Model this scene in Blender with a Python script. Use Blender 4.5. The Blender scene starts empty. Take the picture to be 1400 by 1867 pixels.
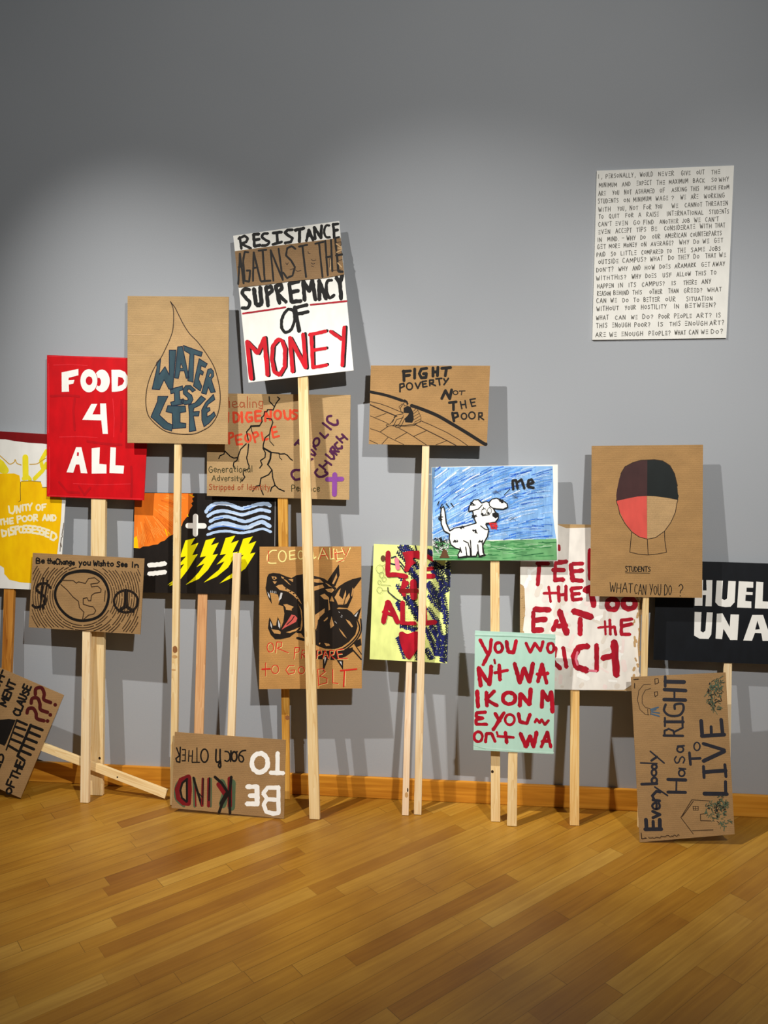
import bpy, math, random
from mathutils import Vector, geometry, noise

# ------------------------------------------------------------------ camera, light, exposure
scene = bpy.context.scene
col = scene.collection
cam_data = bpy.data.cameras.new('camera')
cam_data.sensor_fit = 'VERTICAL'
cam_data.sensor_height = 36.0
cam_data.lens = 1402.0 / 1867.0 * 36.0
cam = bpy.data.objects.new('camera', cam_data)
cam.location = (0.0, -3.3568, 1.6)
cam.rotation_euler = (math.pi / 2 - 0.087266, 0.0, 0.107512)
col.objects.link(cam)
scene.camera = cam
scene.view_settings.view_transform = 'Standard'
scene.view_settings.look = 'None'
scene.view_settings.gamma = 1.0
scene.view_settings.use_curve_mapping = False
scene.view_settings.exposure = -0.1

world = bpy.data.worlds.new('room_light')
scene.world = world
world.use_nodes = True
world.node_tree.nodes['Background'].inputs['Color'].default_value = (0.74, 0.9, 1.0, 1)
world.node_tree.nodes['Background'].inputs['Strength'].default_value = 0.055

def spot(name, loc, aim, power, size, blend, radius, colour):
    d = bpy.data.lights.new(name, 'SPOT')
    d.energy = power; d.spot_size = math.radians(size); d.spot_blend = blend
    d.shadow_soft_size = radius; d.color = colour
    o = bpy.data.objects.new(name, d)
    o.location = loc
    o.rotation_euler = (Vector(aim) - Vector(loc)).to_track_quat('-Z', 'Y').to_euler()
    col.objects.link(o)

WARM = (1.0, 0.95, 0.885)
# the gallery's ceiling track spots: one track well out in the room, one nearer the wall
for sname, sloc, saim, spower, ssize in (
        ('track_spot_far_wide', (2.0, -4.6, 4.9), (-0.9, 0.0, 1.7), 560, 72),
        ('track_spot_far_right', (2.12, -4.6, 4.9), (1.3, 0.0, 1.3), 560, 33),
        ('track_spot_far_left', (1.88, -4.6, 4.9), (-1.2, 0.0, 0.5), 800, 32),
        ('track_spot_near_left', (-2.56, -2.1, 4.9), (-0.95, 0.0, 0.72), 900, 38),
        ('track_spot_near_right', (-2.44, -2.1, 4.9), (1.1, 0.0, 0.8), 980, 34)):
    spot(sname, sloc, saim, spower, ssize, 1.0, 0.025, WARM)

# ------------------------------------------------------------------ materials
def lin(c):
    return tuple((v / 255 / 12.92) if v <= 10 else ((v / 255 + 0.055) / 1.055) ** 2.4 for v in c)

MATS = {}
class NT:
    def __init__(s, name, rough=0.6):
        s.m = bpy.data.materials.new(name); s.m.use_nodes = True
        s.t = s.m.node_tree; s.b = s.t.nodes['Principled BSDF']
        s.b.inputs['Roughness'].default_value = rough
        s.b.inputs['Specular IOR Level'].default_value = 0.3
    def n(s, typ, **kw):
        x = s.t.nodes.new(typ)
        for k, v in kw.items():
            if k.startswith('_'): setattr(x, k[1:], v)
            else: x.inputs[k.replace('_', ' ')].default_value = v
        return x
    def l(s, a, b): s.t.links.new(a, b)
    def math(s, op, a, b=None):
        x = s.t.nodes.new('ShaderNodeMath'); x.operation = op
        for i, v in enumerate((a, b)):
            if v is None: continue
            if isinstance(v, (int, float)): x.inputs[i].default_value = v
            else: s.l(v, x.inputs[i])
        return x.outputs[0]
    def coords(s, scale=(1, 1, 1), rnd=False):
        tc = s.n('ShaderNodeTexCoord')
        mp = s.n('ShaderNodeMapping'); mp.inputs['Scale'].default_value = scale
        s.l(tc.outputs['Object'], mp.inputs['Vector'])
        if rnd:
            oi = s.n('ShaderNodeObjectInfo'); m2 = s.math('MULTIPLY', oi.outputs['Random'], 37.0)
            cx = s.n('ShaderNodeCombineXYZ')
            for i in range(3): s.l(m2, cx.inputs[i])
            s.l(cx.outputs[0], mp.inputs['Location'])
        return mp.outputs['Vector']
    def ramp(s, fac, *stops):
        r = s.n('ShaderNodeValToRGB'); e = r.color_ramp.elements
        while len(e) < len(stops): e.new(0.5)
        for i, (p, c) in enumerate(stops):
            e[i].position = p; e[i].color = (*lin(c), 1)
        s.l(fac, r.inputs['Fac']); return r.outputs['Color']
    def mix(s, fac, a, b, mode='MIX'):
        x = s.n('ShaderNodeMix', _data_type='RGBA', _blend_type=mode)
        for sock, v in ((x.inputs[0], fac), (x.inputs[6], a), (x.inputs[7], b)):
            if isinstance(v, (int, float)): sock.default_value = v
            elif isinstance(v, tuple): sock.default_value = (*v, 1) if len(v) == 3 else v
            else: s.l(v, sock)
        return x.outputs[2]
    def bump(s, h, strength, dist=0.001):
        b = s.n('ShaderNodeBump'); b.inputs['Strength'].default_value = strength; b.inputs['Distance'].default_value = dist
        s.l(h, b.inputs['Height']); s.l(b.outputs[0], s.b.inputs['Normal'])

def paint(name, c, var=0.06, scale=(26, 26, 11), rough=0.5):
    t = NT(name, rough)
    nz = t.n('ShaderNodeTexNoise', Scale=1.0, Detail=3.0); t.l(t.coords(scale), nz.inputs['Vector'])
    lo = tuple(max(0, v * (1 - var)) for v in c); hi = tuple(min(255, v * (1 + var)) for v in c)
    t.l(t.ramp(nz.outputs['Fac'], (0.3, lo), (0.7, hi)), t.b.inputs['Base Color'])
    MATS[name] = t.m

def cardboard(name, c, var=0.05):
    t = NT(name, 0.75); t.b.inputs['Specular IOR Level'].default_value = 0.15
    nz = t.n('ShaderNodeTexNoise', Scale=1.0, Detail=5.0, Roughness=0.65); t.l(t.coords((9, 9, 16), True), nz.inputs['Vector'])
    fine = t.n('ShaderNodeTexNoise', Scale=1.0, Detail=2.0); t.l(t.coords((500, 500, 160)), fine.inputs['Vector'])
    wv = t.n('ShaderNodeTexWave', Scale=1.0, Distortion=0.4, _bands_direction='Z'); t.l(t.coords((0, 0, 40)), wv.inputs['Vector'])
    base = t.ramp(nz.outputs['Fac'], (0.3, tuple(v * (1 - var) for v in c)), (0.7, tuple(min(255, v * (1 + var)) for v in c)))
    f2 = t.ramp(fine.outputs['Fac'], (0.35, (235, 235, 235)), (0.65, (255, 255, 255)))
    w2 = t.ramp(wv.outputs['Fac'], (0.2, (246, 246, 246)), (0.8, (255, 255, 255)))
    t.l(t.mix(1.0, t.mix(1.0, base, f2, 'MULTIPLY'), w2, 'MULTIPLY'), t.b.inputs['Base Color'])
    t.bump(wv.outputs['Fac'], 0.12)
    MATS[name] = t.m

def wood(name, lo, mid, hi, rough=0.55):
    t = NT(name, rough)
    warp = t.n('ShaderNodeTexNoise', Scale=1.0, Detail=2.0); t.l(t.coords((14, 14, 2.2), True), warp.inputs['Vector'])
    nz = t.n('ShaderNodeTexNoise', Scale=1.0, Detail=5.0, Distortion=0.8); t.l(t.coords((110, 110, 3.0), True), nz.inputs['Vector'])
    ring = t.n('ShaderNodeTexNoise', Scale=1.0, Detail=1.0, Distortion=1.6); t.l(t.coords((34, 34, 1.7), True), ring.inputs['Vector'])
    bands = t.math('FRACT', t.math('MULTIPLY', ring.outputs['Fac'], 5.0))
    f = t.math('ADD', t.math('MULTIPLY', nz.outputs['Fac'], 0.45), t.math('ADD', t.math('MULTIPLY', bands, 0.22), t.math('MULTIPLY', warp.outputs['Fac'], 0.42)))
    t.l(t.ramp(f, (0.3, lo), (0.52, mid), (0.75, hi)), t.b.inputs['Base Color'])
    t.bump(nz.outputs['Fac'], 0.1)
    MATS[name] = t.m

for nm, c in dict(cardboard=(190, 158, 112), cardboard_warm=(176, 138, 90), cardboard_orange=(198, 148, 86), cardboard_dull=(162, 128, 86), card2=(196, 162, 116), card3=(150, 120, 86), cardlight=(206, 172, 128), tan=(204, 154, 94)).items():
    cardboard(nm, c)
for nm, c, var in (('boardwhite', (236, 236, 230), .02), ('paperwhite', (244, 244, 238), .015), ('boardred', (200, 6, 18), .05), ('boardblack', (30, 25, 22), .15), ('boardink', (20, 23, 28), .12), ('boardmint', (178, 216, 200), .02), ('boardlime', (226, 236, 146), .06),
        ('white', (245, 245, 240), .02), ('cream', (248, 240, 205), .02), ('red', (198, 8, 30), .08), ('redlight', (226, 46, 56), .06), ('reddark', (180, 8, 20), .06), ('darkred', (122, 12, 16), .06), ('crimson', (164, 14, 36), .14), ('pink', (226, 120, 140), .08),
        ('yellow', (255, 196, 0), .05), ('lemon', (238, 222, 40), .05), ('ochre', (205, 160, 40), .05), ('olive', (110, 90, 40), .05), ('brightyellow', (250, 240, 0), .01), ('sootbrown', (92, 78, 66), .1),
        ('teal', (50, 74, 84), .12), ('navyink', (22, 30, 52), .06), ('navy', (24, 28, 96), .12), ('brownink', (52, 36, 24), .05), ('black', (10, 10, 9), .1), ('softblack', (22, 19, 17), .12), ('crayonblack', (22, 22, 22), .2), ('dogblack', (34, 27, 22), .1),
        ('rust', (160, 78, 44), .06), ('orangered', (216, 74, 44), .08), ('oliveink', (70, 66, 40), .06), ('purple', (74, 28, 66), .1), ('violet', (132, 70, 150), .08), ('orange', (240, 124, 34), .06), ('orangelight', (248, 160, 72), .04), ('orangedark', (208, 92, 18), .04),
        ('paleblue', (184, 210, 244), .05), ('midblue', (96, 138, 214), .05), ('skywhite', (232, 240, 250), .02), ('grey', (150, 150, 150), .03), ('darkredink', (74, 18, 16), .06), ('darkgreen', (74, 92, 66), .08), ('maroon', (112, 20, 26), .08),
        ('tongue', (206, 92, 84), .06), ('palegrey', (205, 205, 205), .04), ('paleyellow', (250, 232, 150), .04), ('redink', (208, 46, 34), .08), ('skypale', (176, 208, 244), .05), ('sky1', (60, 120, 214), .1), ('sky2', (138, 186, 236), .06), ('sky3', (96, 156, 228), .08), ('sky4', (40, 92, 196), .1), ('bluegrey', (84, 104, 130), .1),
        ('green1', (58, 130, 74), .1), ('green2', (104, 164, 108), .1), ('green3', (40, 104, 60), .1), ('greenpale', (160, 200, 160), .05), ('tonguered', (206, 40, 40), .06), ('moundbrown', (92, 62, 40), .1), ('lime', (226, 236, 146), .05), ('pencil', (110, 110, 70), .05),
        ('mintlight', (190, 224, 210), .02), ('mintdark', (140, 180, 160), .03), ('feedwhite', (232, 228, 220), .04), ('feedpink', (236, 220, 214), .03), ('feedbeige', (222, 214, 202), .03), ('hatbrown', (66, 40, 40), .08), ('hatblack', (24, 30, 30), .06), ('coral', (214, 84, 74), .05),
        ('inkblue', (38, 38, 46), .06), ('steelblue', (70, 92, 112), .08), ('leafgreen', (74, 92, 72), .1), ('leafdark', (48, 62, 50), .1), ('noteink', (72, 70, 62), .05), ('knot', (150, 100, 60), .1), ('knotdark', (48, 34, 24), .1), ('knotpale', (200, 158, 104), .06)):
    paint(nm, c, var)
wood('pine', (208, 166, 106), (234, 204, 148), (243, 220, 172))
wood('palepine', (216, 180, 132), (238, 210, 164), (245, 226, 188))
wood('pinkpine', (214, 174, 138), (238, 206, 168), (245, 224, 194))
wood('redpine', (196, 140, 94), (222, 170, 118), (232, 188, 140))
wood('golden', (150, 88, 26), (212, 154, 62), (234, 186, 96))
wood('golden2', (184, 126, 56), (228, 184, 112), (240, 210, 150))
wood('left_golden', (140, 78, 24), (196, 130, 50), (220, 160, 74))

def wall_material():
    t = NT('grey_wall_paint', 0.7)
    nz = t.n('ShaderNodeTexNoise', Scale=1.0, Detail=3.0); t.l(t.coords((1.2, 1.2, 1.2)), nz.inputs['Vector'])
    t.l(t.ramp(nz.outputs['Fac'], (0.3, (164, 169, 175)), (0.7, (168, 173, 179))), t.b.inputs['Base Color'])
    ro = t.n('ShaderNodeTexNoise', Scale=1.0, Detail=2.0); t.l(t.coords((180, 180, 180)), ro.inputs['Vector'])
    t.bump(ro.outputs['Fac'], 0.12, 0.002)
    return t.m

def floor_material():
    t = NT('maple_strip_floor', 0.34)
    t.b.inputs['Specular IOR Level'].default_value = 0.45
    tc = t.n('ShaderNodeTexCoord'); mp = t.n('ShaderNodeMapping'); mp.inputs['Rotation'].default_value = (0, 0, math.radians(-44.6))
    t.l(tc.outputs['Object'], mp.inputs['Vector'])
    sp = t.n('ShaderNodeSeparateXYZ'); t.l(mp.outputs[0], sp.inputs[0])
    W, L = 0.065, 0.74
    rv = t.math('DIVIDE', sp.outputs['Y'], W); row = t.math('FLOOR', rv); rf = t.math('FRACT', rv)
    w1 = t.n('ShaderNodeTexWhiteNoise', _noise_dimensions='1D'); t.l(row, w1.inputs['W'])
    shift = t.math('MULTIPLY', w1.outputs['Value'], 7.3)
    lv = t.math('ADD', t.math('DIVIDE', sp.outputs['X'], L), shift); cell = t.math('FLOOR', lv); lf = t.math('FRACT', lv)
    cx = t.n('ShaderNodeCombineXYZ'); t.l(row, cx.inputs[0]); t.l(cell, cx.inputs[1])
    w2 = t.n('ShaderNodeTexWhiteNoise', _noise_dimensions='3D'); t.l(cx.outputs[0], w2.inputs['Vector'])
    base = t.ramp(w2.outputs['Value'], (0.0, (146, 95, 24)), (0.08, (164, 115, 33)), (0.3, (173, 125, 39)), (0.6, (176, 129, 42)), (0.85, (183, 138, 51)), (1.0, (190, 148, 64)))
    # grain, stretched along the strip and shifted per strip
    gx = t.n('ShaderNodeCombineXYZ')
    t.l(t.math('ADD', t.math('MULTIPLY', sp.outputs['X'], 3.0), t.math('MULTIPLY', w2.outputs['Value'], 50)), gx.inputs[0])
    t.l(t.math('MULTIPLY', sp.outputs['Y'], 60.0), gx.inputs[1])
    g = t.n('ShaderNodeTexNoise', Scale=1.0, Detail=4.0, Distortion=0.8); t.l(gx.outputs[0], g.inputs['Vector'])
    grain = t.ramp(g.outputs['Fac'], (0.3, (228, 220, 208)), (0.7, (255, 255, 255)))
    big = t.n('ShaderNodeTexNoise', Scale=2.2, Detail=4.0); t.l(tc.outputs['Object'], big.inputs['Vector'])
    stain = t.ramp(big.outputs['Fac'], (0.32, (224, 214, 198)), (0.58, (255, 255, 255)))
    c = t.mix(1.0, t.mix(1.0, base, grain, 'MULTIPLY'), stain, 'MULTIPLY')
    # seams
    e1 = t.math('LESS_THAN', t.math('MINIMUM', rf, t.math('SUBTRACT', 1.0, rf)), 0.015)
    e2 = t.math('LESS_THAN', t.math('MINIMUM', lf, t.math('SUBTRACT', 1.0, lf)), 0.0012)
    seam = t.math('MAXIMUM', e1, e2)
    c = t.mix(t.math('MULTIPLY', seam, t.math('ADD', 0.22, t.math('MULTIPLY', w1.outputs['Value'], 0.6))), c, lin((64, 38, 12)))
    t.l(c, t.b.inputs['Base Color'])
    t.l(t.math('ADD', 0.3, t.math('MULTIPLY', big.outputs['Fac'], 0.14)), t.b.inputs['Roughness'])
    return t.m

def baseboard_material():
    t = NT('varnished_pine_trim', 0.4)
    nz = t.n('ShaderNodeTexNoise', Scale=1.0, Detail=4.0, Distortion=1.0); t.l(t.coords((2.0, 40, 40)), nz.inputs['Vector'])
    b = t.n('ShaderNodeTexNoise', Scale=1.0, Detail=2.0); t.l(t.coords((1.4, 4, 4)), b.inputs['Vector'])
    f = t.math('ADD', t.math('MULTIPLY', nz.outputs['Fac'], 0.6), t.math('MULTIPLY', b.outputs['Fac'], 0.4))
    t.l(t.ramp(f, (0.35, (176, 110, 28)), (0.55, (214, 146, 46)), (0.75, (228, 168, 66))), t.b.inputs['Base Color'])
    return t.m

# ------------------------------------------------------------------ mesh helpers
class MB:
    """collects faces with a material per face and links them as one mesh object"""
    def __init__(s): s.v = []; s.f = []; s.mi = []; s.mats = []
    def m(s, name):
        if name not in s.mats: s.mats.append(name)
        return s.mats.index(name)
    def poly(s, pts, mat):
        b = len(s.v); s.v += pts; s.f.append(tuple(range(b, b + len(pts)))); s.mi.append(s.m(mat))
    def prism(s, quad, y0, y1, mat, low=None):
        """outline given as (x, z) points, top-left first and clockwise, between depths y0 (front) and y1 (back)"""
        i = s.m(mat); n = len(quad); b = len(s.v)
        s.v += [(x, y0, z) for x, z in quad] + [(x, y1, z) for x, z in quad]
        s.f.append(tuple(reversed(range(b, b + n)))); s.f.append(tuple(range(b + n, b + 2 * n)))
        for k in range(n):
            j = (k + 1) % n
            s.f.append((b + k, b + j, b + n + j, b + n + k))
        s.mi += [i] * (n + 2)
    def box(s, lo, hi, mat):
        s.prism([(lo[0], hi[2]), (hi[0], hi[2]), (hi[0], lo[2]), (lo[0], lo[2])], lo[1], hi[1], mat)
    def fill(s, pts, y, mat):
        tris = geometry.tessellate_polygon([[Vector((x, z, 0)) for x, z in pts]])
        b = len(s.v); i = s.m(mat); s.v += [(x, y, z) for x, z in pts]
        for a, c, d in tris:
            p, q, r = pts[a], pts[c], pts[d]
            if (q[0] - p[0]) * (r[1] - p[1]) - (q[1] - p[1]) * (r[0] - p[0]) < 0: c, d = d, c
            s.f.append((b + a, b + c, b + d)); s.mi.append(i)
    def build(s, name, parent=None, mats=None):
        me = bpy.data.meshes.new(name)
        me.from_pydata(s.v, [], s.f)
        for nm in s.mats: me.materials.append(MATS[nm])
        me.polygons.foreach_set('material_index', s.mi)
        me.update()
        o = bpy.data.objects.new(name, me); col.objects.link(o)
        if parent: o.parent = parent
        return o

def catmull(p, closed, sub=6):
    n = len(p); out = []
    rng = range(n) if closed else range(n - 1)
    for i in rng:
        if closed: a, b, c, d = p[i - 1], p[i], p[(i + 1) % n], p[(i + 2) % n]
        else: a, b, c, d = p[max(i - 1, 0)], p[i], p[i + 1], p[min(i + 2, n - 1)]
        for k in range(sub):
            t = k / sub; t2 = t * t; t3 = t2 * t
            out.append(tuple(0.5 * (2 * b[j] + (c[j] - a[j]) * t + (2 * a[j] - 5 * b[j] + 4 * c[j] - d[j]) * t2 + (3 * b[j] - a[j] - 3 * c[j] + d[j]) * t3) for j in (0, 1)))
    if not closed: out.append(p[-1])
    return out

def ribbon(mb, pts, w, y, mat, closed=False, brush=False, seed=0):
    """a brush or pen stroke: a flat band of paint with round ends, split where it turns sharply"""
    if closed: pts = pts + [pts[0]]
    runs = [[pts[0]]]
    for i in range(1, len(pts)):
        if math.dist(pts[i], runs[-1][-1]) < 1e-5: continue
        if len(runs[-1]) > 1:
            a, b, c = runs[-1][-2], runs[-1][-1], pts[i]
            u = (b[0] - a[0], b[1] - a[1]); v = (c[0] - b[0], c[1] - b[1])
            cs = (u[0] * v[0] + u[1] * v[1]) / (math.hypot(*u) * math.hypot(*v))
            if cs < 0.62: runs.append([b])
        runs[-1].append(pts[i])
    for ri, run in enumerate(runs):
        if len(run) < 2: continue
        y -= 2.0e-6
        if brush:
            r2 = [run[0]]
            for a, b in zip(run, run[1:]):
                d = math.dist(a, b); k = max(1, min(8, int(d / 0.009)))
                r2 += [(a[0] + (b[0] - a[0]) * t / k, a[1] + (b[1] - a[1]) * t / k) for t in range(1, k + 1)]
            run = r2
        n = len(run); L = []; R = []; hw = w / 2
        for i, p in enumerate(run):
            a = run[max(i - 1, 0)]; b = run[min(i + 1, n - 1)]
            if closed and len(runs) == 1 and i in (0, n - 1): a, b = run[-2], run[1]
            tx, tz = b[0] - a[0], b[1] - a[1]; q = math.hypot(tx, tz) or 1; tx /= q; tz /= q
            k = hw
            if brush: k *= 1 + 0.32 * noise.noise((p[0] * 90 + seed, p[1] * 90, ri))
            k2 = hw * (1 + 0.32 * noise.noise((p[0] * 90, p[1] * 90 + seed, 9 + ri))) if brush else hw
            L.append((p[0] - tz * k, p[1] + tx * k)); R.append((p[0] + tz * k2, p[1] - tx * k2))
        b0 = len(mb.v); mi = mb.m(mat)
        for l, r in zip(L, R): mb.v += [(l[0], y, l[1]), (r[0], y, r[1])]
        for i in range(n - 1):
            mb.f.append((b0 + 2 * i, b0 + 2 * i + 1, b0 + 2 * i + 3, b0 + 2 * i + 2)); mb.mi.append(mi)
        for e, nb in ((0, 1), (n - 1, n - 2)) if not (closed and len(runs) == 1) else ():
            p, o = run[e], run[nb]; an = math.atan2(p[1] - o[1], p[0] - o[0]); c = len(mb.v)
            m = 6
            rr = hw * (0.8 if brush else 1)
            cap = []
            for k in range(m + 1):
                t = an - math.pi / 2 + math.pi * k / m
                jit = 1 + (0.25 * noise.noise((p[0] * 300 + k, p[1] * 300, seed)) if brush else 0)
                ra = (hw if k in (0, m) else rr * jit)
                cap.append((p[0] + ra * math.cos(t), y, p[1] + ra * math.sin(t)))
            mb.v += cap; mb.f.append(tuple(range(c, c + m + 1))); mb.mi.append(mi)
    return len(runs)

# single-stroke hand lettering: x right, y up, cap height 1
def G(w, *strokes): return w, [[tuple(float(c) for c in q.split(',')) for q in s.split()] for s in strokes]
FONT = {
 'A': G(.7, '0,0 .38,1 .72,0', '.14,.38 .6,.36'), 'B': G(.55, '0,0 0,1 .4,.92 .42,.62 .05,.54 .5,.42 .5,.1 0,0'), 'C': G(.55, '.52,.86 .3,1 .05,.72 .03,.3 .25,0 .54,.12'),
 'D': G(.55, '0,0 0,1 .38,.85 .54,.5 .38,.12 0,0'), 'E': G(.5, '.5,1 0,1 0,0 .52,0', '0,.52 .44,.52'), '=': G(.5, '.02,.95 .5,.98', '.0,.52 .46,.54', '.02,.06 .52,.08'), 'F': G(.5, '0,0 0,1 .5,1', '0,.55 .42,.56'),
 'G': G(.58, '.52,.86 .3,1 .05,.72 .03,.3 .25,0 .54,.14 .56,.46 .3,.46'), 'H': G(.58, '0,0 .02,1', '.56,0 .56,1', '0,.5 .56,.52'), 'I': G(.12, '.06,0 .06,1'), 'J': G(.45, '.42,1 .42,.2 .22,0 .02,.2'),
 'K': G(.52, '0,0 0,1', '.5,1 .02,.45 .54,0'), 'L': G(.46, '0,1 0,0 .48,.02'), 'M': G(.78, '0,0 .06,1 .38,.3 .7,1 .78,0'), 'N': G(.6, '0,0 .02,1 .56,0 .58,1'), 'O': G(.56, '.28,.8 .06,.66 .02,.36 .24,.06 .5,.26 .54,.6 .28,.8'),
 'P': G(.5, '0,0 0,1 .4,.95 .48,.7 .3,.5 0,.46'), 'Q': G(.6, '.28,1 .05,.7 .05,.3 .28,.02 .5,.3 .52,.7 .28,1', '.34,.25 .58,-.08'), 'R': G(.54, '0,0 0,1 .4,.94 .46,.7 .05,.5 .54,0'), 'S': G(.5, '.48,.9 .2,1 .04,.76 .44,.36 .3,.02 .0,.08'),
 'T': G(.56, '0,.98 .58,1', '.28,1 .28,0'), 'U': G(.55, '0,1 .04,.2 .26,0 .48,.2 .52,1'), 'V': G(.6, '0,1 .28,0 .58,1'), 'W': G(.82, '0,1 .2,0 .4,.7 .6,0 .82,1'), 'X': G(.55, '0,0 .54,1', '0,1 .55,0'), 'Y': G(.56, '0,1 .26,.5', '.54,1 .18,0'), 'Z': G(.5, '0,1 .5,1 0,0 .5,0'),
 '?': G(.44, '.02,.82 .2,1 .42,.82 .38,.6 .2,.42 .2,.26', '.2,.04 .2,.0'), ',': G(.15, '.1,.12 .04,-.18'), '.': G(.12, '.05,.04 .06,.0'), "'": G(.14, '.08,1.05 .06,.8'), '-': G(.32, '0,.5 .3,.5'),
 'a': G(.44, '.4,.5 .2,.62 .02,.3 .16,0 .38,.2 .4,.6 .42,0'), 'c': G(.4, '.4,.5 .2,.62 .02,.3 .2,0 .42,.1'), 'd': G(.46, '.4,.46 .2,.6 .02,.3 .2,0 .4,.2 .42,1', '.41,.3 .43,0'), 'e': G(.42, '.04,.32 .4,.36 .32,.6 .1,.56 .02,.28 .18,0 .42,.12'),
 'f': G(.32, '.36,.92 .2,1 .12,.8 .12,0', '0,.56 .32,.56'), 'g': G(.44, '.4,.5 .2,.62 .02,.3 .2,.05 .4,.3 .4,.6 .4,-.2 .2,-.36 .04,-.26'), 'h': G(.44, '.02,0 .02,1', '.02,.4 .24,.62 .4,.46 .42,0'), 'i': G(.1, '.05,0 .05,.6', '.05,.8 .05,.84'), 'l': G(.1, '.05,0 .05,1'),
 'n': G(.44, '.02,0 .02,.6', '.02,.4 .24,.62 .4,.46 .42,0'), 'o': G(.44, '.22,.62 .02,.4 .06,.1 .24,0 .42,.2 .4,.5 .22,.62'), 'p': G(.44, '.02,-.36 .02,.6', '.02,.46 .24,.62 .42,.34 .26,0 .04,.1'), 'r': G(.34, '.02,0 .02,.6', '.02,.38 .2,.6 .34,.54'), 's': G(.36, '.34,.54 .14,.62 .04,.46 .32,.2 .2,0 0,.06'),
 't': G(.34, '.16,.95 .14,.1 .3,.02', '0,.6 .34,.6'), 'u': G(.42, '.02,.6 .04,.1 .22,0 .38,.16', '.4,.6 .4,0'), 'v': G(.42, '0,.6 .2,0 .42,.6'), 'y': G(.42, '0,.6 .22,.1', '.42,.6 .08,-.36'), 'm': G(.66, '.02,0 .02,.6', '.02,.42 .2,.62 .32,.44 .33,0', '.33,.42 .5,.62 .62,.44 .64,0'), 'w': G(.6, '0,.6 .14,0 .3,.45 .44,0 .6,.6'), ' ': G(.3),
}

def lettering(mb, text, o, u, v, w, y, mat, rnd, gap=0.2):
    total = sum(FONT[c][0] for c in text) + gap * (len(text) - 1)
    x = 0.0
    for c in text:
        gw, strokes = FONT[c]
        jz = rnd.uniform(-0.06, 0.06); js = rnd.uniform(0.9, 1.1)
        for st in strokes:
            pts = []
            for px, py in st:
                a = (x + px) / max(total, 0.1); b = py * js + jz
                pts.append((o[0] + u[0] * a + v[0] * b, o[1] + u[1] * a + v[1] * b))
            if len(pts) > 4: pts = catmull(pts, False, 3)
            y -= 2.0e-6 * ribbon(mb, pts, w, y, mat)
        x += gw + gap

UNIT = 0.0002          # painted strokes are written in fifths of a millimetre, each point as a step from the one before
RAISED = {'cardboard_strip': 0.0018, 'paper_sheet': 0.0006}
ON_STRIP = ('strip_lettering', 'scuffs')

def tag(o, label, cat, group=None):
    o['label'] = label; o['category'] = cat
    if group: o['group'] = group

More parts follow.
